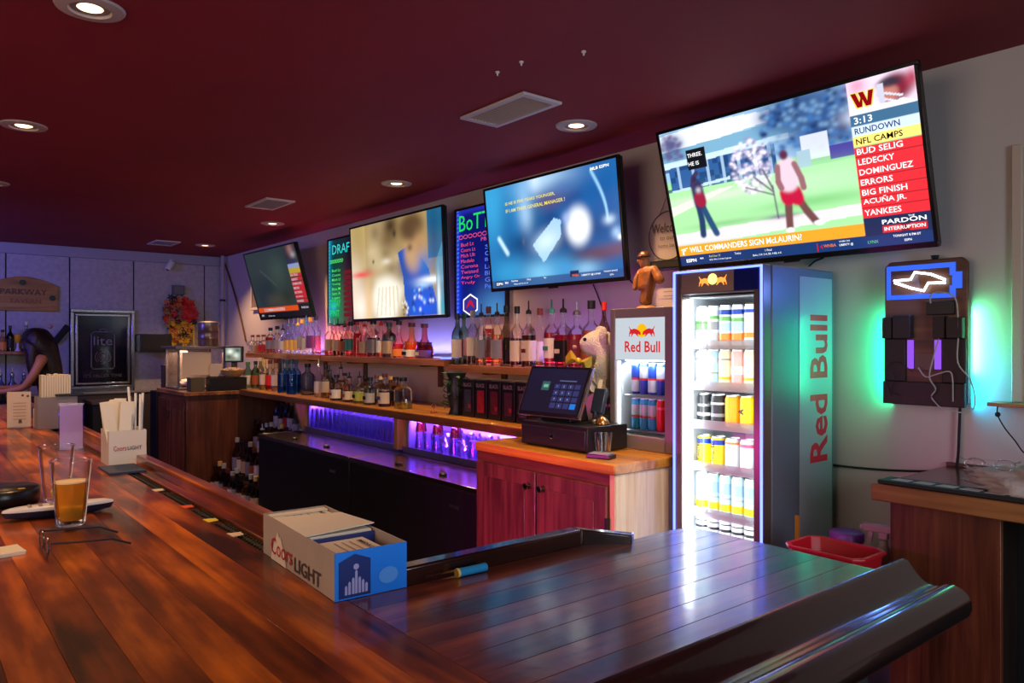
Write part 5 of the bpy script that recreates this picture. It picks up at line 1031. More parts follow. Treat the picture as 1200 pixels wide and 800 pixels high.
# five black carton towers on the worktop and the green skull-like plant pot
BXM = mat('carton_black', (.010, .009, .010), .32)
for i in range(5):
    X = -3.325+.1165*i; 
    t = thing('display_carton', 'tall black printed carton, %s from the left of five on the worktop' % ordn(i), 'carton', (X, 2.45, CZT+.0005), group='black printed cartons on the worktop')
    part('carton', B(-.052, -.055, 0, .052, .055, .205), BXM, t, .002); part('lid_flap', B(-.050, -.053, .2055, .050, .053, .209), mat('flap_grey', (.05, .045, .045), .5), t)
    M = frame((-.045, -.0556, 0), (1, 0, 0), (0, 0, 1)); lettering([('BLACK', .008, .165, .022, .074, .02)], mat('carton_text', (.22, .20, .20), .5), t, M)
    part('print_patch', B(-.03, -.0562, .03, .03, -.0554, .15), mat('patch_%d' % i, [(.04, .05, .07), (.30, .02, .03), (.10, .015, .02), (.06, .02, .03), (.05, .05, .05)][i], .4, var=.6, vscale=40), t)
    part('print_patch', B(.006, -.0568, .05, .028, -.0564, .07), mat('patch_red', (.35, .02, .03), .4), t)
t = thing('leafy_ornament', 'dark green leafy ornament with curling tendrils left of the black cartons', 'ornament', (-3.50, 2.44, CZT+.0005))
LG = mat('leaf_dark_green', (.02, .07, .03), .4, var=.6, vscale=40); LP = mat('leaf_light_green', (.12, .26, .12), .4)
part('core', MB().lathe([(0, 0), (.045, 0), (.035, .03), (.05, .09), (.055, .15), (.045, .20), (.06, .235), (.035, .245), (0, .245)], 16), mat('ornament_dark', (.015, .025, .015), .4), t)
rg = random.Random(5)
for k in range(26):
    a = rg.uniform(0, 2*PI); z = rg.uniform(.03, .22); L = rg.uniform(.04, .075); M = Matrix.Translation((.045*math.cos(a), .045*math.sin(a), z)) @ Matrix.Rotation(a, 4, 'Z') @ Matrix.Rotation(rg.uniform(-.6, .9), 4, 'Y')
    part('leaf', MB().add([(0, 0, 0), (L*.4, -.014, .004), (L, 0, -.006), (L*.4, .014, .004), (L*.45, 0, .010), (L*.45, 0, -.002)], [(0, 1, 4), (1, 2, 4), (2, 3, 4), (3, 0, 4), (1, 0, 5), (2, 1, 5), (3, 2, 5), (0, 3, 5)], True, M), LP if k % 3 == 0 else LG, t)
for k in range(6):
    z = .05+.035*k; part('tendril', MB().tube([(-.04, -.02, z), (-.075, -.03, z+.005), (-.085, -.03, z+.018), (-.072, -.03, z+.024)], .003, 5), MATS['ornament_dark'], t)
t = thing('glass_ornament', 'small clear and pink glass ornament left of the leafy one', 'ornament', (-3.64, 2.38, CZT+.0005)); part('base', MB().lathe([(0, 0), (.022, 0), (.016, .008), (.004, .012), (.004, .03), (0, .03)], 12), glassmat('pink_glass', (1, .7, .65), .05), t); part('ball', MB().ball((0, 0, .042), .0125), MATS['pink_glass'], t)
# small glowing puck at the end of the middle shelf
t = thing('puck_light', 'small puck light glowing blue at the end of the middle shelf', 'light', (-3.93, 2.66, SZ+.0005)); part('case', MB().lathe([(0, 0), (.032, 0), (.03, .012), (0, .014)], 16), BLACK, t); part('lens', MB().lathe([(.0305, .001), (.034, .003), (.033, .009), (.0295, .011)], 16), glow('puck_blue', (.15, .25, 1), 3), t)
# ================================================================== CABLES AND CHARGING BOARD
t = thing('charging_board', 'dark wooden phone charging board with a lit blue battery sign', 'charging station', (-1.112, Y1, 1.526))
BW = wood('board_brown', (.05, .018, .008), (.12, .045, .02), (.20, .08, .035), 'X', .45, rand=0)
part('board', MB().prism([(-.135, -.235), (-.118, -.252), (.118, -.252), (.135, -.235), (.135, .235), (.118, .252), (-.118, .252), (-.135, .235)], -.060, -.040, 'XZ'), BW, t, .004)
for x in (-.09, .09): part('spacer', B(x-.02, -.0395, -.2, x+.02, -.001, .2), MATTE, t)
for x, c, s_ in ((-.112, (.0, 1.0, .42), 7), (.112, (.05, .9, .55), 6)):
    part('edge_led', B(x-.003, -.036, -.21, x+.003, -.030, .05), glow('green_led', (.0, 1.0, .42), 5), t)
lamp('board_green_left', 'AREA', (-1.112-.128, Y1-.022, 1.44), 1.5, (.0, 1.0, .42), .02, to=(-1.112-.30, Y1+.02, 1.44), sy=.30)
lamp('board_green_right', 'AREA', (-1.112+.128, Y1-.022, 1.50), .8, (.10, 1.0, .40), .02, to=(-1.112+.30, Y1+.02, 1.50), sy=.22)
lamp('board_cyan_right', 'AREA', (-1.112+.128, Y1-.022, 1.36), .6, (.0, .55, 1.0), .02, to=(-1.112+.30, Y1+.02, 1.36), sy=.16)
lamp('battery_blue', 'AREA', (-1.112, 2.72, 1.70), 2.2, (.05, .22, 1.0), .2, to=(-1.6, 2.3, 1.60), sy=.08)
NB = mat('neon_blue_band', (.02, .06, .6), .3, emit=lin(45, 100, 230), es=1.0)
Mn = frame((-.125, -.0605, .118), (1, 0, 0), (0, 0, 1))
def ringpoly(o, i, m, parent, M, name, th=.006):
    n = len(o); mb = MB(); vs = [(x, y, z) for z in (.0004, th) for x, y in o]+[(x, y, z) for z in (.0004, th) for x, y in i]
    fs = []
    for k in range(n):
        k2 = (k+1) % n; fs += [(k, k2, n+k2, n+k), (2*n+k, 3*n+k, 3*n+k2, 2*n+k2), (n+k, n+k2, 3*n+k2, 3*n+k), (k, 2*n+k, 2*n+k2, k2)]
    mb.add(vs, fs, False, M); return part(name, mb, m, parent)
ringpoly([(0, 0), (.225, 0), (.225, .030), (.245, .030), (.245, .085), (.225, .085), (.225, .118), (0, .118)], [(.012, .015), (.208, .015), (.208, .040), (.216, .040), (.216, .075), (.208, .075), (.208, .102), (.012, .102)], NB, t, Mn, 'battery_outline', .008)
bolt = [(.028, .066), (.085, .068), (.098, .092), (.150, .082), (.196, .060), (.196, .050), (.142, .052), (.128, .026), (.085, .038), (.030, .060)]
part('bolt_tube', MB().tube([Mn @ Vector((x, y, .012)) for x, y in bolt], .0045, 6, True), glow('bolt_white', (.85, .92, 1), 6), t, label='white glowing bolt outline')
DK2 = mat('pocket_dark', (.02, .012, .010), .5)
for a in ((-.133, -.250, .133, -.17, .020), (-.133, -.17, -.06, -.02, .010), (.06, -.17, .133, -.02, .010), (-.133, -.02, -.10, .055, .026), (-.095, -.02, -.035, .062, .030), (.035, -.02, .075, .055, .024), (.08, -.02, .130, .050, .032)): part('pocket', B(a[0], -.0605-a[4], a[1], a[2], -.0605, a[3]), DK2, t, .003)
part('charger_hub', B(.012, -.078, .060, .10, -.0605, .108), BLACK, t, .003); part('phone_face', B(-.03, -.0665, -.13, .03, -.0605, -.07), mat('phone_tan', (.16, .09, .07), .3), t, .002)
for x in (-.055, .034): part('violet_window', B(x, -.0675, -.125, x+.021, -.0605, -.025), glow('violet_window', lin(150, 85, 235), 1.1), t, .002)
part('knob', MB().lathe([(0, 0), (.010, 0), (.014, .012), (0, .014)], 12, (.03, -.05, .2525)), BLACK, t)
WC = mat('white_cable', (.5, .47, .45), .5)
def cable(pts, r, m, parent, name='cable'): 
    P = [Vector(p) for p in pts]; out = []
    for i in range(len(P)-1):
        a, b, c, d = P[max(i-1, 0)], P[i], P[i+1], P[min(i+2, len(P)-1)]
        for k in range(5):
            u = k/5; out.append(.5*((2*b)+(c-a)*u+(2*a-5*b+4*c-d)*u*u+(3*b-a-3*c+d)*u**3))
    out.append(P[-1]); return part(name, MB().tube(out, r, 6), m, parent)
cable([(.03, -.085, .10), (.035, -.095, .128), (.07, -.095, .135), (.11, -.09, .11), (.118, -.09, 0), (.115, -.085, -.10), (.145, -.06, -.16), (.150, -.04, -.24), (.12, -.04, -.268), (.075, -.05, -.262)], .0024, WC, t)
cable([(.05, -.07, -.02), (.04, -.085, -.08), (.028, -.09, -.15), (.05, -.095, -.19), (.035, -.09, -.22), (.07, -.085, -.262)], .0022, WC, t)
cable([(-.01, -.085, -.12), (.02, -.1, -.15), (.055, -.1, -.14), (.09, -.095, -.13), (.10, -.09, -.15), (.10, -.085, -.23)], .0022, WC, t)
cable([(-.03, -.08, -.135), (-.08, -.1, -.10), (-.12, -.09, -.14), (-.10, -.09, -.22)], .0016, MATTE, t)
cable([(-.10, -.08, -.14), (-.08, -.1, -.16), (-.095, -.095, -.20), (-.07, -.09, -.22)], .0016, MATTE, t)
t = thing('power_cable', 'black power cable drooping along the wall from the charging board', 'cable', (-1.05, Y1, 1.2))
P = [atY(1125, 478, 2.785), atY(1124, 505, 2.785), atY(1122, 540, 2.785), atY(1116, 551, 2.785), atY(1080, 552, 2.785), atY(1030, 550, 2.785), atY(980, 545, 2.785), Vector((-1.60, 2.785, 1.03))]
cable([p-t.location for p in P], .0045, MATTE, t)
for nm, pts in (('thin black cable hanging below the middle television', [(695, 333), (700, 345), (706, 362), (709, 378)]), ('thin black cable from the corner of the middle television to the carved figure', [(735, 325), (742, 332), (750, 340)]), ('thin black cable under the right-hand television', [(965, 302), (955, 306), (948, 312)]) ):
    P = [atY(a, b, 2.785) for a, b in pts]; t = thing('tv_cable', nm, 'cable', P[0]); cable([p-P[0] for p in P], .0035, MATTE, t)
# small shelf with a hanging cord, cut by the right edge
p = atY(1165, 470, 2.79); t = thing('wall_ledge', 'narrow brown wooden ledge at the right edge of the photo', 'shelf', (p.x, Y1, p.z-.012)); part('board', B(0, -.075, 0, .45, -.001, .012), SHX, t, .002)
t = thing('hanging_cord', 'black cord with a bead hanging from the narrow wall ledge', 'cord', (p.x+.02, Y1-.04, p.z-.012))
part('bead', MB().ball((0, 0, -.028), .0085), MATTE, t); cable([(0, 0, -.001), (0, 0, -.03), (.02, .0, -.07), (.05, 0, -.11), (.075, 0, -.145), (.11, 0, -.15)], .0022, MATTE, t)
# ================================================================== RIGHT-HAND SERVICE COUNTER
PLY = wood('red_oak_ply', (.07, .016, .007), (.14, .036, .014), (.22, .064, .025), 'Z', .42, coat=.15, rand=0, ring=7, scale=.9)
RTX = wood('service_counter_edge', (.28, .09, .03), (.42, .16, .05), (.55, .23, .08), 'X', .4, coat=.3, rand=.1)
t = thing('service_counter', 'oak service counter at the right with an overhanging wooden top', 'counter', (-.6, 2.5, 0))
part('worktop', B(-.46, -.23, 1.032, .95, .298, 1.070), mat('counter_dark_laminate', (.13, .05, .035), .18, var=.2, vscale=4), t, .003)
part('edging', B(-.465, -.250, 1.022, .95, -.2305, 1.072), RTX, t, .004)
part('front_panel', B(-.44, -.18, 0, -.145, -.16, 1.0315), PLY, t, .002); part('side_panel', B(-.44, -.1595, 0, -.42, .29, 1.0315), PLY, t, .002); part('inner_panel', B(-.165, -.1595, 0, -.145, .29, 1.0315), DK, t); part('back_brace', B(-.1445, -.05, 0, .9, -.03, 1.0315), MATTE, t)
part('splash_strip', B(.0-.46, .285, 1.0705, .95, .298, 1.082), MATS['shelf_bracket'], t)
t = thing('counter_mat', 'long black rubber bar mat with white lettering on the service counter', 'bar mat', (-.62, 2.30, 1.0725))
part('pad', B(-.43, -.042, 0, .9, .042, .012), RUBBER, t, .003)
for k in range(6): part('print_block', MB().prism([(-.40+.062*k, -.020), (-.352+.062*k, -.022), (-.35+.062*k, .014), (-.392+.062*k, .018)], .0122, .0132), mat('print_cream', (.62, .55, .48), .6), t)
t = thing('folded_cloth', 'crumpled pale cloth heaped on the right service counter', 'cloth', (-.66, 2.40, 1.085))
cl = bmesh.new(); bmesh.ops.create_uvsphere(cl, u_segments=48, v_segments=24, radius=1)
for v in cl.verts:
    c = v.co; n = mnoise.noise(Vector((c.x*2.2, c.y*5, c.z*5)))*.30+mnoise.noise(Vector((c.x*6, c.y*2, c.z*12)))*.14
    c *= 1+n; c.x *= .24; c.y *= .125; c.z = max(c.z, -.25)*.060+.0155
me = bpy.data.meshes.new('cloth'); cl.to_mesh(me); cl.free(); me.polygons.foreach_set('use_smooth', [True]*len(me.polygons)); link('cloth', me, mat('cloth_greige', (.66, .58, .55), .85, bump=.3, bscale=90), t); t.location = (-.60, 2.40, 1.0856)
t = thing('safety_glasses', 'clear plastic safety glasses resting on the crumpled cloth', 'glasses', (-.765, 2.30, 1.150), rz=.3)
CP = glassmat('clear_plastic', (.95, .95, .97), .04)
for s_ in (-1, 1): part('lens', MB().ball((s_*.034, 0, .01), .026, sc=(1, .35, .6)), CP, t)
part('bridge', MB().tube([(-.058, 0, .018), (0, -.006, .022), (.058, 0, .018)], .003, 6), CP, t)
for s_ in (-1, 1): part('temple', MB().tube([(s_*.058, 0, .018), (s_*.07, .04, .018), (s_*.065, .09, .008)], .0025, 6), CP, t)
# low table behind the bar with tub, bucket, spray
t = thing('low_table', 'low steel table behind the bar under the red tub', 'table', (-1.25, 2.32, 0)); part('top', B(-.16, -.30, .675, .145, .40, .69), SS, t, .002)
for a in ((-.15, -.29), (.13, -.29), (-.15, .38), (.13, .38)): part('leg', B(a[0], a[1], 0, a[0]+.015, a[1]+.015, .6745), SS, t)
RD = mat('red_plastic', (.55, .008, .02), .35)
t = thing('red_tub', 'red rectangular plastic tub behind the end of the bar', 'tub', (-1.145, 2.19, .6905))
def tubm(w, d, h, tw, th=.004):
    mb = MB(); A = lambda s, z, i: [((w*s-i)*sx, (d*s-i)*sy, z) for sx, sy in ((-1, -.7), (-.8, -1), (.8, -1), (1, -.7), (1, .7), (.8, 1), (-.8, 1), (-1, .7))]
    rings = [A(tw, 0, 0), A(1, h-.012, 0), A(1.08, h-.010, 0), A(1.08, h, 0), A(1.0, h, th), A(tw, th, th)]
    vs = [p for r in rings for p in r]; fs = [tuple(range(7, -1, -1)), tuple(range(40, 48))]
    for i in range(5):
        for k in range(8): fs.append((i*8+k, i*8+(k+1) % 8, i*8+8+(k+1) % 8, i*8+8+k))
    return mb.add(vs, fs, False)
part('tub', tubm(.115, .085, .185, .82), RD, t, .002)
t = thing('wipes_tub', 'white tub with a purple lid behind the red tub', 'tub', (-1.245, 2.46, .6905)); part('tub', MB().lathe([(0, 0), (.05, 0), (.052, .13), (.05, .14), (0, .14)], 20), mat('tub_lilac', (.60, .50, .58), .4), t); part('lid', MB().lathe([(.0, .1405), (.055, .1405), (.055, .165), (.05, .170), (0, .170)], 20), mat('lid_purple', (.25, .07, .35), .35), t)
t = thing('spray_bottle', 'white trigger spray bottle against the service counter', 'spray bottle', (-1.105, 2.42, .6905), rz=.2); SW_ = mat('spray_white', (.58, .50, .48), .4)
part('bottle', MB().lathe([(0, 0), (.036, 0), (.038, .01), (.038, .11), (.03, .135), (.015, .155), (.013, .175), (0, .175)], 18, sx=.9), SW_, t)
part('trigger_head', MB().box(-.06, -.012, .198, .035, .012, .222).box(-.014, -.011, .176, .014, .011, .199).box(-.070, -.008, .202, -.060, .008, .216), SW_, t, .004); part('trigger', MB().prism([(-.042, .198), (-.030, .198), (-.034, .165), (-.048, .150), (-.052, .154)], -.006, .006, 'XZ'), SW_, t)
#==BARTOP==
# ================================================================== THINGS ON THE BAR
# big printed menu box by the corner
q = atZ(403, 700, BZ)
t = thing('menu_box', 'open printed box of menus at the inner corner of the bar', 'box', (-1.165, .602, BZ+.001), rz=math.radians(-3))
KR = mat('box_kraft_grey', (.40, .33, .28), .6, var=.18, vscale=14); BLU = mat('box_blue', (.008, .21, .95), .35, coat=.2, var=.25, vscale=7)
bx0, bx1, by0, by1, bh = -.315, .045, -.055, .075, .078
IN = mat('box_inside', (.20, .15, .12), .8)
part('front_wall', B(bx0, by0, 0, bx1-.0025, by0+.003, bh), KR, t); part('back_wall', B(bx0, by1-.003, 0, bx1-.0025, by1, bh), KR, t); part('left_wall', B(bx0, by0+.003, 0, bx0+.003, by1-.003, bh), KR, t)
part('right_wall', B(bx1-.0025, by0, 0, bx1, by1, bh), BLU, t, label='saturated blue printed end wall'); part('bottom', B(bx0+.003, by0+.003, 0, bx1-.003, by1-.003, .003), IN, t)
part('divider', B(-.075, by0+.0035, .004, -.072, by1-.0035, bh-.004), mat('divider_blue', (.02, .03, .18), .5), t)
M = frame((bx0, by0-.0006, 0), (1, 0, 0), (0, 0, 1))
sheet([[(.050, .0), (.052, .008), (.088, .060), (.096, .048), (.102, .054), (.124, .025), (.135, .0)]], mat('print_mountain', (.72, .62, .50), .6), t, M)
lettering([('Coors', .052, .012, .032, .115, .004)], mat('print_red', (.45, .01, .02), .5), t, M, lift=.0012)
lettering([('LIGHT', .178, .006, .026, .125, .012)], mat('print_charcoal', (.06, .05, .05), .5), t, M, lift=.0012)
M = frame((bx1+.0006, by0, 0), (0, 1, 0), (0, 0, 1))
sheet([[(.006, .003), (.062, .003), (.062, .062), (.034, .073), (.006, .062)]], mat('print_navy', (.004, .02, .16), .4), t, M)
lv = mat('print_lavender', (.35, .33, .62), .5)
sheet([[(x, .008), (x+.0045, .008), (x+.0045, .008+h*.72), (x+.0022, .011+h*.72), (x, .008+h*.72)] for x, h in ((.016, .018), (.022, .026), (.0285, .034), (.034, .050), (.040, .034), (.046, .026), (.052, .018))]+[circ(.036, .052, .005, 10)], lv, t, M, lift=.0012)
sheet([circ(.095, .028, .018, 20, .014)], mat('print_sky_patch', (.08, .30, .80), .4), t, M)
for i, (x0, x1, z, rz_) in enumerate(((-.309, -.207, .072, 0), (-.255, -.080, .077, .02), (-.068, .036, .068, 0))):
    k = thing('menu_stack', ['thin stack of printed cream menus in the left end of the menu box', 'thick stack of blank cream sheets in the middle of the menu box', 'stack of printed cream menus in the blue end of the menu box'][i], 'papers', (-1.165, .602, BZ+.001), rz=math.radians(-3), group='menu stacks in the box')
    if i == 1: x0 = -.203
    y1 = by1-.006 if i < 2 else by1-.030
    part('sheets', B(x0, by0+.006, .0045, x1, y1, z), PAPER, k, .001)
    if i == 1:
        part('sheet', MB().add([(-.26, by0+.002, .0785), (-.082, by0+.0, .0785), (-.09, by1+.004, .0830), (-.21, by1-.01, .0825), (-.26, by0+.002, .0800), (-.082, by0+.0, .0800), (-.09, by1+.004, .0845), (-.21, by1-.01, .0840)], [(3, 2, 1, 0), (4, 5, 6, 7), (0, 1, 5, 4), (1, 2, 6, 5), (2, 3, 7, 6), (3, 0, 4, 7)]), PAPER, k)
    else:
        M = frame((x0+.012, by0+.018, z+.0003), (1, 0, 0), (0, 1, 0)); ink = mat('menu_ink', (.12, .07, .05), .7)
        lettering([('MENU', .01, .085 if i == 0 else .062, .008, .055, .02)], ink, k, M)
        for j in range(4): sheet([[(.008, .018+j*.014), (.075, .018+j*.014), (.075, .021+j*.014), (.008, .021+j*.014)]], mat('menu_ink_light', (.45, .30, .20), .7), k, M, 'printed_line')
        if i == 0: part('folded_edge', B(x0, by0+.006, z+.0006, x0+.022, y1, z+.004), PAPER, k)
# plastic tube by the box
t = thing('label_tube', 'small clear and blue plastic tube lying against the inner rail', 'tube', (-1.105, .775, BZ+.0085), rz=math.radians(88))
part('barrel', MB().tube([(-.065, 0, 0), (.0, 0, 0)], .0075, 10), CP, t); part('blue_part', MB().tube([(.001, 0, 0), (.06, 0, 0)], .0078, 10), mat('tube_blue', (.02, .25, .55), .3), t); part('ring', MB().tube([(-.004, 0, 0), (.0008, 0, 0)], .0083, 10), MATS['label_gold'], t)
# straw box near, napkin caddy with printed side
def straw_box(label, x, y, rz_, w_, d_, h_, cls, write, straw_h, seed, n_straw, black_top=False):
    t = thing('straw_box', label, 'box', (x, y, BZ+.001), rz=rz_)
    pm = mat('caddy_print_'+str(seed), cls, .45)
    for nm, a in (('front_wall', (-w_/2, -d_/2, 0, w_/2, -d_/2+.003, h_)), ('back_wall', (-w_/2, d_/2-.003, 0, w_/2, d_/2, h_)), ('end_wall', (-w_/2, -d_/2+.003, 0, -w_/2+.003, d_/2-.003, h_)), ('end_wall', (w_/2-.003, -d_/2+.003, 0, w_/2, d_/2-.003, h_)), ('bottom', (-w_/2+.003, -d_/2+.003, 0, w_/2-.003, d_/2-.003, .003)), ('divider', (-.01, -d_/2+.003, .004, -.008, d_/2-.003, h_-.003))):
        part(nm, B(*a), pm, t)
    if write:
        M = frame((w_/2+.0004, -d_/2, 0), (0, 1, 0), (0, 0, 1))
        lettering([('Coors', .018*d_/.13, h_*.42, .018, .042*d_/.13, .01)], mat('print_red', (.45, .01, .02), .5), t, M); lettering([('LIGHT', .068*d_/.13, h_*.43, .013, .042*d_/.13, .015)], mat('print_charcoal', (.06, .05, .05), .5), t, M)
    rg = random.Random(seed)
    k = thing('napkins', ('folded cream napkins standing in the near straw box' if seed == 1 else 'tall folded white napkins standing in the far straw box'), 'napkins', (x, y, BZ+.0045), rz=rz_)
    n = 9 if seed == 1 else 14
    for i in range(n):
        yy = -d_/2+.010+(d_*.55 if seed == 1 else d_-.02)*i/(n-1); lean = rg.uniform(-.12, .12) if seed == 1 else rg.uniform(-.02, .02)
        part('napkin', B(-.036, -.0022, 0, .036, .0022, straw_h*rg.uniform(.93, 1.0)).__class__().box(-.036+.045, -.0022, 0, .030, .0022, straw_h*rg.uniform(.94, 1), Matrix.Translation((0, yy, 0)) @ Matrix.Rotation(lean, 4, 'X')), PAPER, k)
    return t
def upright(label, x, y, h, lx, ly, r, m, group):
    o = part('paper_straw', MB().tube([(0, 0, 0), (lx, ly, h)], r, 8), m); o.location = (x, y, BZ+.006); tag(o, label, 'straw', group)
ST = mat('straw_paper', (.86, .80, .70), .6)
def caddy(label, x, y, w_, d_, h_, col, seed, write):
    t = thing('straw_box', label, 'box', (x, y, BZ+.001)); pm = mat('caddy_print_%d' % seed, col, .45)
    for nm, a in (('front_wall', (-w_/2, -d_/2, 0, w_/2, -d_/2+.003, h_)), ('back_wall', (-w_/2, d_/2-.003, 0, w_/2, d_/2, h_)), ('end_wall', (-w_/2, -d_/2+.003, 0, -w_/2+.003, d_/2-.003, h_)), ('end_wall', (w_/2-.003, -d_/2+.003, 0, w_/2, d_/2-.003, h_)), ('bottom', (-w_/2+.003, -d_/2+.003, 0, w_/2-.003, d_/2-.003, .003))): part(nm, B(*a), pm, t)
    if write:
        M = frame((w_/2+.0004, -d_/2, 0), (0, 1, 0), (0, 0, 1)); lettering([('Coors', .014, h_*.42, .018, .040, .01)], mat('print_red', (.45, .01, .02), .5), t, M); lettering([('LIGHT', .058, h_*.43, .013, .045, .015)], mat('print_charcoal', (.06, .05, .05), .5), t, M)
    return t
bxx, byy = -2.91, .607
caddy('near white printed box holding paper straws and napkins', bxx, byy, .13, .118, .118, (.70, .64, .56), 1, True)
rg = random.Random(4); k = thing('napkins', 'folded cream napkins standing in the near straw box', 'napkins', (bxx, byy, BZ+.0045))
for i in range(8):
    part('napkin', MB().box(-.0014, -.019, 0, .0014, .019, .218*rg.uniform(.95, 1.02), Matrix.Translation((.045-.010*i, -.022+[.010, -.006, .016, .0, .012, -.008, .006, .018][i], 0)) @ Matrix.Rotation([-.06, .16, -.10, .05, .0, .12, -.04, .08][i], 4, 'X')), PAPER, k)
for i, (yy, xx, lean, h) in enumerate(((.028, .035, -.018, .262), (.036, .012, .002, .238), (.044, .038, .004, .235), (.050, .020, .010, .238), (.040, -.02, -.014, .225))):
    upright('white paper straw in the near straw box, %s of five' % ['tallest', 'leftmost but one', 'front one', 'rightmost', 'rearmost'][i], bxx+xx, byy+yy-.002, h, 0, lean, .0042, ST, 'paper straws in the near straw box')
part('bar_towel', MB().box(-.075, -.075, 0, .10, .035, .006), mat('towel_blue', (.03, .05, .12), .7, var=.5, vscale=20)); o = bpy.data.objects['bar_towel']; o.location = (-2.80, .600, BZ-.0002+.001); tag(o, 'dark blue folded cloth under the front of the near straw box', 'cloth'); o.location = (-2.755, .588, BZ+.0008)
fxx, fyy = -4.335, .598
caddy('far grey printed box holding tall white napkins', fxx, fyy, .13, .168, .155, (.26, .24, .28), 2, False)
k = thing('napkins', 'tall folded white napkins standing in the far straw box', 'napkins', (fxx, fyy, BZ+.0045)); rg = random.Random(9)
for i in range(12):
    part('napkin', MB().box(-.04, -.0045, 0, .045, .0045, .262*rg.uniform(.97, 1.01), Matrix.Translation((0, -.062+.0105*i, 0))), PAPER, k)
t = thing('order_pad', 'black bill holder lying over the far straw box', 'bill holder', (fxx+.02, fyy+.035, BZ+.158)); part('cover', B(-.05, -.045, 0, .05, .075, .012), BLACK, t, .002)
# purple-lit acrylic menu card standing in front of the far box
t = thing('menu_stand', 'clear acrylic menu stand glowing lilac behind the two glasses', 'menu stand', (-3.42, .525, BZ+.0008), rz=math.radians(60))
part('card', B(-.042, -.002, .004, .042, .002, .175), mat('menu_lilac', (.70, .52, .92), .35), t); part('cover', MB().box(-.046, -.005, 0, .046, -.003, .182).box(-.046, .003, 0, .046, .005, .182), glassmat('acrylic', (.9, .85, 1), .02), t); part('foot', B(-.046, -.04, 0, .046, -.006, .003), MATS['acrylic'], t)
t = thing('menu_stand', 'clear acrylic menu stand with a cream card at the far left of the bar', 'menu stand', (-4.44, .455, BZ+.0008), rz=math.radians(78))
part('card', B(-.050, -.002, .004, .050, .002, .178), mat('card_beige', (.62, .52, .46), .5), t); part('foot', B(-.075, -.06, 0, .075, -.003, .004), MATS['acrylic'], t)
M = frame((-.045, -.0025, .01), (1, 0, 0), (0, 0, 1)); sheet([[(.02, .03+.016*j), (.075, .03+.016*j), (.075, .034+.016*j), (.02, .034+.016*j)] for j in range(6)], MATS['menu_ink_light'], t, M, 'printed_line'); sheet([[(.042, .012), (.058, .012), (.056, .03), (.044, .03)], circ(.06, .150, .006, 8), circ(.082, .146, .006, 8)], MATS['menu_ink'], t, M, 'printed_mark')
t = thing('sauce_tray', 'small white condiment holder beside the far straw box', 'holder', (-4.43, .535, BZ+.0008)); part('holder', MB().box(-.03, -.018, 0, .03, .018, .004).box(-.03, -.018, .004, -.027, .018, .09).box(.027, -.018, .004, .03, .018, .09), WHITE, t, .001)
# beer, empty glass
GT = glassmat('pint_glass', (1, 1, 1), .0, 1.11); BEER = mat('beer', (1.0, .36, .03), .15, trans=.55, ior=1.1)
def pint(label, x, y, beer=0.0, wedge=False):
    t = thing('pint_glass', label, 'glass', (x, y, BZ+.0008))
    r0, r1, h, th = .0295, .0435, .150, .0022
    R = lambda z: r0+(r1-r0)*z/h
    part('glass', MB().lathe([(0, 0), (r0-.001, 0), (r0, .002), (r1, h-.001), (r1-.001, h), (r1-th, h-.001), (R(.016)-th, .016), (r0-th-.004, .012), (0, .012)], 40), GT, t)
    RM = glassmat('glass_rim', (1, 1, 1), .05, 1.7)
    part('rim', MB().lathe([(r1-.0026, h+.0002), (r1+.0004, h+.0002), (r1+.0006, h-.002), (r1+.0004, h-.003), (r1+.0002, h-.002)], 40), RM, t); part('base', MB().lathe([(r0-.004, .0005), (r0+.0006, .0012), (r0+.0010, .005), (r0+.0012, .008), (r0+.0009, .009)], 40), RM, t)
    if beer:
        part('beer', MB().lathe([(0, .0124), (R(.014)-th-.003, .0126), (R(.018)-th-.0004, .018), (R(beer)-th-.0004, beer), (0, beer)], 40), BEER, t)
        part('foam', MB().lathe([(0, beer+.0004), (R(beer)-th-.0006, beer+.0004), (R(beer)-th-.0006, beer+.003), (R(beer)-th-.006, beer+.0024), (0, beer+.0018)], 40), mat('beer_foam', (.85, .65, .38), .7), t)
    if wedge: part('wedge', MB().ball((.0, 0, .026), .018, sc=(1, .8, .7)), mat('lemon', (.85, .60, .05), .4, trans=.3), t)
    return t
q = atZ(82, 617, BZ); pint('pint glass half full of amber beer in the foreground', q.x-.02, q.y+.005, .098)
q = atZ(73, 592, BZ); pint('nearly empty pint glass with a lemon wedge behind the beer', q.x-.055, q.y-.005, 0, True)
q = atZ(99, 560, BZ)
# remote control
a, b = atZ(12, 616, BZ), atZ(126, 602, BZ); a = Vector((-2.10, .185, BZ)); b = Vector((-2.10, .415, BZ)); mid = (a+b)/2
t = thing('remote_control', 'white and black remote control lying behind the beer', 'remote', (-2.115, .300, BZ+.0008), rz=math.radians(87))
part('underside', MB().lathe([(0, 0), (.6, 0), (.95, .35), (1, 1), (0, 1)], 24, M=Matrix.Diagonal((.118, .027, .020, 1))), mat('remote_navy', (.012, .014, .03), .3), t)
part('top_shell', MB().lathe([(0, 0), (1, 0), (.98, .5), (.85, .9), (0, 1)], 24, M=Matrix.Translation((0, 0, .0203)) @ Matrix.Diagonal((.118, .028, .010, 1))), mat('remote_white', (.72, .68, .68), .35), t)
for i in range(5):
    for j in (-1, 0, 1): part('button', MB().lathe([(.0045, 0), (.004, .0022), (0, .0022)], 8, (-.062+.022*i, j*.012, .0296)), mat('button_grey', (.35, .28, .25), .5), t)
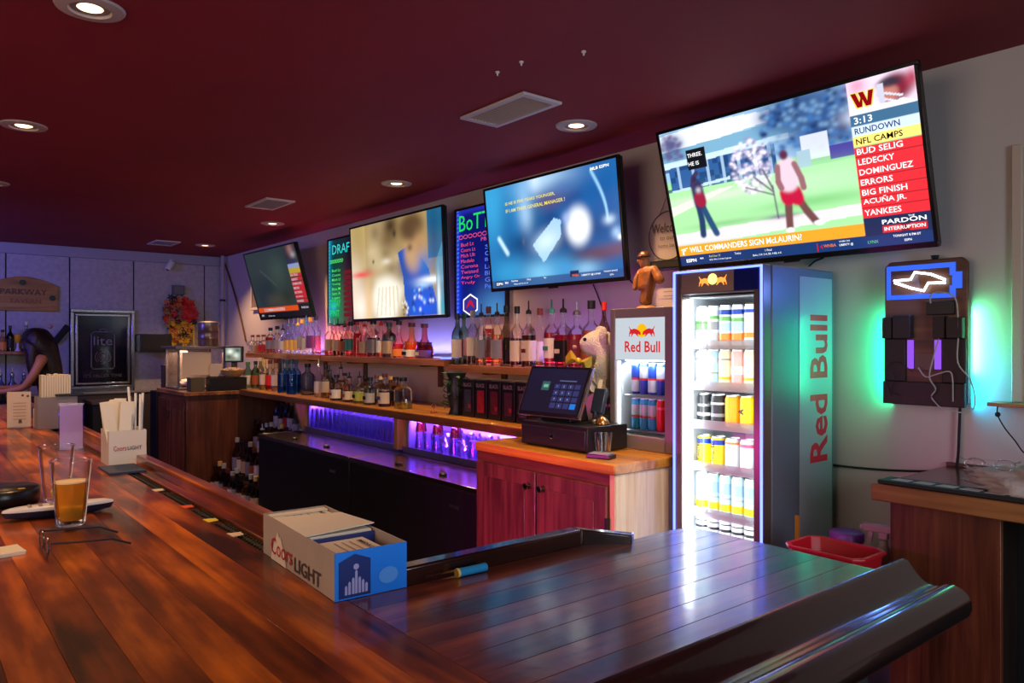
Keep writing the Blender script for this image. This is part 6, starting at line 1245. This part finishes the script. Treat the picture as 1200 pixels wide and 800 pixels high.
# black round phone puck at left edge
t = thing('black_disc', 'thick round black disc at the left edge of the bar', 'disc', (-2.37, .205, BZ+.0008))
part('disc', MB().lathe([(0, 0), (.080, 0), (.086, .006), (.086, .036), (.080, .042), (0, .042)], 32), mat('dish_black', (.012, .010, .010), .3), t); part('tag', B(.05, .03, .0421, .062, .045, .0428), MATS['label_gold'], t)
# eyeglasses
t = thing('eyeglasses', 'pair of dark-framed eyeglasses folded open in front of the beer', 'eyeglasses', (-1.755, .222, BZ+.0018), rz=math.radians(0))
EF = mat('spectacle_frame', (.03, .028, .035), .3); LN = glassmat('spectacle_lens', (.95, .95, 1), 0, 1.3)
# lens plane faces -Y; arms run to +Y
for s_ in (-1, 1):
    part('rim', MB().tube([(s_*.034+x, 0, z) for x, z in circ(0, .020, .026, 18, .019)], .0016, 6, True), EF, t); part('lens', MB().prism([(s_*.034+x, z) for x, z in circ(0, .020, .025, 18, .018)], -.0006, .0006, 'XZ'), LN, t)
    part('temple', MB().tube([(s_*.062, .002, .030), (s_*.066, .05, .026), (s_*.064, .11, .022), (s_*.058, .145, .006)], [.0022, .002, .002, .0026], 6), EF, t)
part('bridge', MB().tube([(-.009, 0, .026), (0, -.002, .031), (.009, 0, .026)], .0016, 6), EF, t)
t = thing('folded_paper', 'small stack of cream paper at the left edge of the bar', 'papers', (-1.80, .135, BZ+.0008), rz=.05)
for i in range(3): part('sheet', B(-.035, -.05, .0021*i, .035, .055, .0021*i+.0018, Matrix.Rotation(.05*i, 4, 'Z')) if False else MB().box(-.035, -.05, .0021*i, .035, .055, .0021*i+.0018, Matrix.Rotation(.04*i, 4, 'Z')), PAPER, t)
# ================================================================== FAR LEFT CORNER
LX = X0+.03
# arched wooden sign
t = thing('arched_sign', 'arched honey-wood sign with dark lettering on the far wall', 'sign', (LX, .945, 1.80))
P = [(-.27, 0), (.250, 0), (.258, .245)]+[(.258-.53*k/10, .245+.085*math.sin(PI*(k)/11)**1) for k in range(1, 11)]+[(-.27, .24)]
part('board', MB().prism(P, .001, .025, 'YZ'), wood('sign_honey', (.20, .07, .02), (.36, .14, .035), (.46, .20, .06), 'Y', .5, rand=0), t, .004)
M = frame((.0256, -.25, 0), (0, 1, 0), (0, 0, 1)); sk = mat('sign_ink', (.10, .04, .02), .6)
lettering([('PARKWAY', .03, .155, .055, .38, .012)], sk, t, M); lettering([('TAVERN', .10, .075, .042, .26, .01)], mat('sign_ink_faint', (.22, .08, .03), .6), t, M)
for yy, zz in ((-.04, .272), (.205, .130), (-.26, .150)): part('boss', MB().lathe([(0, 0), (.028, 0), (.024, .008), (0, .010)], 8, M=Matrix.Translation((.0256, yy, zz)) @ Matrix.Rotation(PI/2, 4, 'Y')), mat('boss_green', (.02, .05, .03), .5), t)
# framed dark poster with an outline can
a, b = atX(82, 362, LX), atX(157, 458, LX); W_, H_ = b.y-a.y, 0.80
t = thing('framed_poster', 'dark poster with an outlined drink can in a silver frame', 'poster', (LX, (a.y+b.y)/2, a.z-H_))
SF = mat('frame_silver', (.45, .44, .48), .22, .9); h = W_/2
part('frame', MB().box(.001, -h, 0, .035, h, .03).box(.001, -h, H_-.03, .035, h, H_).box(.001, -h, .03, .035, -h+.03, H_-.03).box(.001, h-.03, .03, .035, h, H_-.03), SF, t, .004)
part('inner_frame', MB().box(.001, -h+.045, .045, .030, h-.045, .065).box(.001, -h+.045, H_-.065, .030, h-.045, H_-.045).box(.001, -h+.045, .065, .030, -h+.065, H_-.065).box(.001, h-.065, .065, .030, h-.045, H_-.065), SF, t, .003)
part('poster', B(.002, -h+.0305, .0305, .012, h-.0305, H_-.0305), mat('poster_navy', (.004, .005, .018), .12), t)
ol = mat('print_grey_outline', (.24, .23, .28), .5); Mo = frame((.0128, -.105, .20), (0, 1, 0), (0, 0, 1))
part('can_outline', MB().tube([Mo @ Vector((x, y, 0)) for x, y in [(.015, 0), (.195, 0), (.21, .02), (.21, .35), (.19, .375), (.02, .375), (0, .35), (0, .02)]], .004, 5, True), ol, t)
part('tab_outline', MB().tube([Mo @ Vector((x, y, 0)) for x, y in circ(.105, .39, .03, 10, .016)], .0035, 5, True), ol, t)
lettering([('lite', .02, .24, .09, .17, .0)], ol, t, Mo)
for r in (.05, .030): part('ring', MB().tube([Mo @ Vector((x, y, 0)) for x, y in circ(.105, .12, r, 16)], .003, 5, True), mat('print_plum', (.22, .12, .16), .5), t)
for s_ in (-1, 1): part('arc', MB().tube([Mo @ Vector((.105+s_*.07*math.cos(u), .12+.07*math.sin(u), 0)) for u in np.linspace(-.8, .8, 8)], .003, 5), ol, t)
lettering([("IT'S MILLER TIME", -.07, -.085, .032, .35, .006)], mat('print_dim', (.10, .09, .10), .5), t, Mo)
# shelf with odds and ends
t = thing('bottle_ledge', 'brown wooden shelf with bottles on the far left wall', 'shelf', (LX, .62, 1.385)); part('board', B(.001, -.6, 0, .20, .36, .03), SHX, t, .003)
t = thing('work_counter', 'narrow work counter along the far wall in front of the woman', 'counter', (LX+.02, .2, .88)); part('worktop', B(.001, -1.5, 0, .30, .72, .04), mat('counter_plum', (.12, .09, .14), .4), t, .004); part('support', B(.02, -1.4, -.88, .24, .68, -.0005), M_LOW, t)
spec = [(3, 'short orange jar', .034, 'squat', 'orange', None, 'orange', 'black', .20), (12, 'black bottle', .030, 'wine', 'black', None, 'black', 'black', .24), (31, 'dark bottle with a large pale stopper', .034, 'squat', 'darkgreen', None, 'tan', 'cream', .28)]
for px, nm, r, kd, gl, lq, lb, cp, hh in spec:
    X = LX+.11; Y = atX(px, 400, X).y; bottle(nm+' on the far left wall shelf', X, Y, 1.415, hh, r, kd, gl, lq, .5, lb, cp, False, 'bottles on the far left shelf', rz=PI/2)
t = thing('trophy_cup', 'small yellow cup on a white stem on the far left shelf', 'cup', (LX+.11, atX(21, 400, LX+.11).y, 1.4155)); part('stem', MB().lathe([(0, 0), (.03, 0), (.012, .03), (.010, .08), (0, .08)], 14), WHITE, t); part('bowl', MB().lathe([(0, .0805), (.02, .082), (.030, .11), (.032, .155), (.028, .155), (.024, .115), (0, .10)], 16), mat('cup_yellow', (.85, .45, .02), .4), t)
for i, px in enumerate((4, 11, 18, 25)):
    X = LX+.20; Y = .62+.092*i; bottle('dark bottle with a silver pourer, %s from left below the far shelf' % ordn(i), X, Y, .92, .34, .042, 'wine', 'slate', None, 0, ['grey', 'black', 'cream', 'grey'][i], 'silver', True, 'dark bottles below the far shelf', rz=PI/2)
# wooden paddle leaning up the wall by the woman
t = thing('wall_paddle', 'dark paddle leaning on the far wall behind the woman', 'paddle', (LX+.02, 1.10, 1.40)); part('blade', MB().box(.0, -.032, .12, .015, .032, .32, Matrix.Rotation(-.62, 4, 'X')), MATTE, t, .012); part('shaft', MB().box(.002, -.012, -.12, .013, .012, .1195, Matrix.Rotation(-.62, 4, 'X')), MATTE, t, .004)
# grey switch box, canister, garland
p = atX(208, 340, LX); t = thing('grey_wall_box', 'small grey electrical box on the wall above the garland', 'electrical box', (LX, p.y, p.z-.05)); part('case', B(.001, -.06, 0, .05, .06, .10), mat('box_grey', (.10, .11, .12), .5), t, .004); part('cover', B(.0505, -.05, .01, .054, .05, .09), mat('cover_grey', (.14, .15, .15), .5), t, .002)
t = thing('flower_garland', 'bundle of red, yellow and black silk flower garlands on the far wall', 'garland', (LX, 2.33, 1.96)); rg = random.Random(8)
part('cord', MB().tube([(.012, -.10, .0), (.02, 0, .06), (.012, .10, .0)], .004, 5), MATTE, t); part('hook', MB().box(.001, -.01, .055, .03, .01, .065), MATTE, t)
fcol = [mat('flower_red', (.70, .03, .02), .5), mat('flower_yellow', (.80, .50, .02), .5), mat('flower_dark', (.02, .012, .012), .6), mat('flower_orange', (.75, .18, .03), .5), mat('flower_plum', (.10, .02, .05), .6), mat('flower_tan', (.40, .22, .10), .6)]
for sx in (-1, 1, -.45, .45):
    for k in range(38):
        u = k/33; y = sx*(.07+.07*math.sin(PI*min(u*1.3, 1)))+rg.uniform(-.035, .035); z = .0-.40*u+rg.uniform(-.02, .02); x = .035+rg.uniform(0, .03)
        c = fcol[0 if (sx > 0 and u < .6) else (1 if u > .62 and rg.random() < .6 else [2, 5, 0, 3, 4, 2][rg.randrange(6)])]
        mb = MB(); n = 6; R = Matrix.Translation((x, y, z)) @ Matrix.Rotation(rg.uniform(0, 3), 4, 'X') @ Matrix.Rotation(rg.uniform(-.6, .6), 4, 'Z')
        for i in range(n):
            a = 2*PI*i/n; d = Vector((.018, .042*math.cos(a), .042*math.sin(a))); e = Vector((.009, .025*math.cos(a+.4), .025*math.sin(a+.4))); f = Vector((.009, .025*math.cos(a-.4), .025*math.sin(a-.4)))
            mb.add([(0, 0, 0), tuple(f), tuple(d), tuple(e)], [(0, 1, 2, 3)], True, R)
        part('flower', mb, c, t)
part('ribbon', MB().add([(.05, .13, -.30), (.05, .15, -.30), (.055, .145, -.50), (.055, .13, -.50), (.052, .13, -.30), (.052, .15, -.30), (.057, .145, -.50), (.057, .13, -.50)], [(0, 1, 2, 3), (7, 6, 5, 4), (0, 4, 5, 1), (1, 5, 6, 2), (2, 6, 7, 3), (3, 7, 4, 0)]), fcol[1], t)
CWT = 1.0785
# display case on the corner cabinet
t = thing('display_case', 'glass-fronted steel display case with a paper taped inside', 'display case', (-7.12, 2.075, CWT)); M2 = mat('case_steel', (.30, .26, .24), .35, .8)
part('base', B(-.2, -.20, 0, .2, .20, .02), M2, t, .002); part('top', B(-.24, -.23, .36, .24, .30, .385), M2, t, .003)
for x in (-.2, .185):
    for y in (-.20, .185): part('post', B(x, y, .0205, x+.015, y+.015, .3595), M2, t)
part('side_glass', B(-.18, -.198, .021, .18, -.194, .359), MATS['acrylic'], t); part('front_glass', B(.192, -.18, .021, .196, .182, .359), MATS['acrylic'], t)
part('notice', B(.1965, -.165, .13, .198, .08, .33), mat('notice_lit', (.80, .66, .55), .6), t); part('back_panel', B(-.2, -.18, .021, -.195, .18, .359), M2, t)
part('lamp_tube', MB().tube([(-.1, -.1, .335), (.1, -.1, .335)], .01, 8), glow('case_lamp', (1, .65, .35), 3), t)
lamp('case_light', 'AREA', (-7.12, 2.075, CWT+.33), 5, (1.0, .62, .34), .3, to=(-7.12, 2.075, 0))
t = thing('crumpled_bag', 'pale crumpled bag glowing in the bottom of the display case', 'bag', (-7.05, 2.02, CWT+.0205)); bmx = bmesh.new(); bmesh.ops.create_icosphere(bmx, subdivisions=3, radius=1)
for v in bmx.verts:
    n = mnoise.noise(v.co*3)*.25; v.co *= 1+n; v.co.x *= .09; v.co.y *= .11; v.co.z = max(v.co.z, -.6)*.045+.027
me = bpy.data.meshes.new('bag'); bmx.to_mesh(me); bmx.free(); link('bag', me, mat('bag_cream', (.8, .65, .48), .6), t)
t = thing('steel_canister', 'round steel canister on top of the display case', 'canister', (-7.04, 2.17, CWT+.3855)); part('body', MB().lathe([(0, 0), (.085, 0), (.09, .01), (.09, .06), (.094, .065), (.09, .07), (.09, .13), (.094, .135), (.09, .14), (.088, .20), (0, .20)], 24), mat('canister_steel', (.35, .26, .22), .35, .8), t); part('lid', MB().lathe([(0, .2005), (.094, .2005), (.094, .215), (.06, .225), (0, .228)], 24), M2, t)
t = thing('till_monitor', 'small bright monitor on a dark stand in the far corner', 'monitor', (-6.80, 2.32, CWT+.0005), rz=1.0)
part('stand', MB().prism([(-.07, 0), (.07, 0), (.02, .06), (.02, .24), (-.02, .24), (-.02, .06)], -.03, .03, 'XZ'), BLACK, t, .004); part('head', B(-.085, -.04, .241, .085, -.01, .385), BLACK, t, .006)
p = Pic(24, 18, (90, 110, 100)); 
for a in ((.3, .3, .2, .2, (230, 235, 220), .9), (.7, .6, .2, .25, (200, 215, 200), .9), (.5, .8, .2, .1, (120, 90, 60), .8), (.8, .2, .15, .15, (40, 60, 60), .9), (.2, .7, .15, .15, (50, 50, 50), .8)): p.blob(*a)
picture(p.a, .13, .115, colourmap('monitor_picture', 1.3), t, frame((-.065, -.0405, .255), (1, 0, 0), (0, 0, 1)), 'display')
t = thing('tilted_receipt_printer', 'dark receipt printer with paper beside the display case', 'printer', (-6.80, 2.16, CWT+.0005), rz=1.3); part('case', B(-.08, -.07, 0, .08, .07, .12), BLACK, t, .01); part('paper', MB().box(-.05, -.075, .08, .05, -.072, .22, Matrix.Rotation(-.25, 4, 'X')), mat('paper_dim', (.5, .42, .36), .7), t)
t = thing('olive_box', 'small olive carton at the front of the corner cabinet', 'carton', (-6.68, 1.955, CWT+.0005)); part('carton', B(-.06, -.06, 0, .06, .055, .11), mat('carton_olive', (.10, .08, .05), .5), t, .003); part('lid', B(-.061, -.061, .1105, .061, .056, .118), mat('carton_olive_lid', (.14, .11, .07), .5), t)
t = thing('black_tray_box', 'long black box under the bowl on the corner cabinet', 'box', (-6.655, 2.21, CWT+.0005)); part('box', B(-.045, -.17, 0, .06, .15, .105), BLACK, t, .004); part('rim', B(-.047, -.172, .1055, .062, .152, .112), MATTE, t)
t = thing('snack_bowl', 'tan bowl filled with pale snacks in the far corner', 'bowl', (-6.66, 2.26, CWT+.1130)); part('bowl', MB().lathe([(0, 0), (.05, 0), (.085, .025), (.105, .065), (.100, .066), (.08, .030), (0, .012)], 24), mat('bowl_tan', (.62, .36, .15), .45), t)
rg = random.Random(3); mb = MB()
for k in range(40): a = rg.uniform(0, 2*PI); r = rg.uniform(0, .078); mb.ball((r*math.cos(a), r*math.sin(a), .062+rg.uniform(-.006, .012)), .015, 6, 4)
o = part('snacks', mb, mat('snack_pale', (.70, .52, .34), .7), t); o['kind'] = 'stuff'
# dark appliance left of the case
t = thing('dark_appliance', 'dark box-shaped appliance on the wall beside the poster', 'appliance', (LX, 2.02, 1.40)); part('case', B(.001, -.125, 0, .22, .18, .185), mat('appliance_black', (.010, .010, .012), .4), t, .006); part('vent_panel', B(.2205, -.10, .03, .224, .14, .15), MATTE, t)
t = thing('tall_dispenser', 'dark dispenser with silvery cups standing beside the display case', 'dispenser', (-7.98, 2.05, 0)); part('body', B(-.12, -.12, 0, .12, .14, 1.02), MATTE, t, .006); part('column', B(-.10, .06, 1.0205, .10, .12, 1.36), BLACK, t, .004)
for k in range(6): part('cup', MB().lathe([(0, 0), (.022, 0), (.032, .06), (.028, .06), (.020, .006), (0, .006)], 12, (0, -.02, 1.0215+.038*k)), mat('cup_steel', (.4, .42, .45), .25, .9), t)
t = thing('corner_pipe', 'pale pipe running down the far corner of the room', 'pipe', (X0+.20, 2.74, 1.0)); part('pipe', MB().tube([(0, 0, 0), (0, 0, 1.448)], .022, 10), mat('pipe_paint', (.40, .34, .33), .5), t); part('clamp', MB().lathe([(.0225, 0), (.03, .0), (.03, .02), (.0225, .02)], 12, (0, 0, .95)), MATTE, t)
t = thing('wall_cable', 'brown cable running down the back wall at the far corner', 'cable', (-8.1, Y1, 2.44)); P = [atY(x, y, 2.785) for x, y in ((262, 306), (268, 322), (277, 352), (285, 385), (288, 400))]; cable([p-t.location for p in P], .009, mat('cable_brown', (.12, .05, .035), .5), t)
t = thing('low_shade_box', 'black counter block between the straw box and the corner cabinet', 'counter', (-8.28, 1.60, 0)); part('block', B(-.26, -.18, 0, .20, .25, .9), MATTE, t, .004); part('top', B(-.26, -.19, .9005, .21, .26, .93), M_LOW, t, .003)
# ================================================================== WOMAN AT THE BACK COUNTER
SKN = mat('skin', (.34, .14, .08), .5, bump=.02); HAIR = mat('dark_hair', (.016, .007, .005), .4, bump=.6, bscale=60, var=.5, vscale=30); TOP = mat('dark_top', (.012, .010, .012), .75); JEAN = mat('black_trousers', (.012, .012, .016), .8)
WX, WY = -8.02, 1.04
t = thing('person', 'woman with long dark hair in dark clothes working at the far left counter', 'person', (WX, WY, 0), rz=math.radians(-12))
# local frame: she faces -Y (towards the left of the photo), leaning forward a little; x to her left
skin('body', [(0, .03, .93, (.135, .10), None), (0, .015, 1.08, (.115, .085), 0), (0, -.02, 1.24, (.135, .095), 1), (0, -.045, 1.37, (.085, .07), 2), (0, -.065, 1.44, .045, 3), (0, -.085, 1.50, (.070, .075), 4), (0, -.095, 1.57, (.070, .082), 5), (0, -.09, 1.61, .05, 6),
               (-.15, -.035, 1.33, .045, 3), (-.185, -.10, 1.19, .038, 8), (-.175, -.17, 1.09, .031, 9), (-.13, -.34, 1.08, .026, 10), (-.10, -.42, 1.085, (.026, .016), 11),
               (.15, -.035, 1.33, .045, 3), (.185, -.10, 1.19, .038, 13), (.175, -.17, 1.09, .031, 14), (.13, -.32, 1.06, .026, 15), (.10, -.39, 1.065, (.026, .016), 16),
               (-.085, .02, .82, .095, 0), (-.095, -.02, .48, .062, 18), (-.10, .02, .10, .040, 19), (-.10, -.06, .035, .034, 20), (-.10, -.14, .025, .026, 21),
               (.085, .04, .82, .095, 0), (.095, .02, .48, .062, 23), (.10, .06, .10, .040, 24), (.10, -.02, .035, .034, 25), (.10, -.10, .025, .026, 26)], SKN, t, 2)
for s_ in (-1, 1):
    hx, hy, hz = s_*.10, (-.42 if s_ < 0 else -.39), 1.085 if s_ < 0 else 1.065
    for k in range(4): part('finger', MB().tube([(hx+s_*(-.018+.012*k), hy-.01, hz), (hx+s_*(-.020+.013*k), hy-.05-(.008 if k in (1, 2) else 0), hz-.002), (hx+s_*(-.020+.012*k), hy-.072-(.008 if k in (1, 2) else 0), hz-.022)], [.009, .008, .006], 8), SKN, t)
    part('thumb', MB().tube([(hx-s_*.022, hy+.02, hz), (hx-s_*.044, hy-.012, hz-.004), (hx-s_*.045, hy-.038, hz-.012)], [.010, .009, .007], 8), SKN, t)
    part('ear', MB().ball((s_*.072, -.09, 1.53), .016, 8, 6, sc=(.5, .8, 1.4)), SKN, t)
    part('eye', MB().ball((s_*.028, -.166, 1.545), .009, 8, 6), mat('eye_dark', (.05, .03, .02), .2), t)
part('nose', MB().ball((0, -.172, 1.522), .013, 8, 6, sc=(.8, 1.2, 1.4)), SKN, t); part('mouth', MB().ball((0, -.160, 1.487), .016, 8, 6, sc=(1.2, .5, .4)), mat('lips', (.40, .10, .09), .4), t)
skin('top', [(0, .03, .95, (.142, .107), None), (0, .015, 1.08, (.124, .094), 0), (0, -.02, 1.23, (.145, .105), 1), (0, -.04, 1.33, (.10, .078), 2)], TOP, t, 2)
skin('trousers', [(0, .03, .93, (.147, .115), None), (-.085, .02, .81, .103, 0), (-.095, -.02, .48, .070, 1), (-.10, .02, .13, .050, 2), (.085, .04, .81, .103, 0), (.095, .02, .48, .070, 4), (.10, .06, .13, .050, 5)], JEAN, t, 2)
skin('hair', [(0, -.080, 1.635, (.075, .085), None), (0.005, -.085, 1.575, (.108, .112), 0), (.01, -.060, 1.50, (.110, .112), 1), (.0, .0, 1.40, (.125, .105), 2), (0, .035, 1.26, (.130, .095), 3), (0, .06, 1.12, (.115, .075), 4), (0, .075, .99, (.070, .045), 5), (-.090, -.08, 1.45, .045, 2), (-.105, -.09, 1.33, .040, 7), (.085, -.10, 1.46, .060, 2), (.100, -.115, 1.34, .052, 9), (.105, -.10, 1.22, .042, 10), (.100, -.09, 1.10, .026, 11)], HAIR, t, 2)
part('hair_clip', MB().ball((-.03, .02, 1.645), .022, 10, 6), mat('clip_tan', (.45, .30, .22), .3), t)
t = thing('dark_phone', 'dark phone held by the woman at the far left', 'phone', (-8.02-.115*0-.10, .57, 1.045), rz=.1); part('phone', B(-.035, -.07, 0, .035, .02, .012), BLACK, t, .003); part('display', B(-.031, -.065, .0122, .031, .015, .0128), mat('phone_glass', (.02, .02, .03), .1), t)
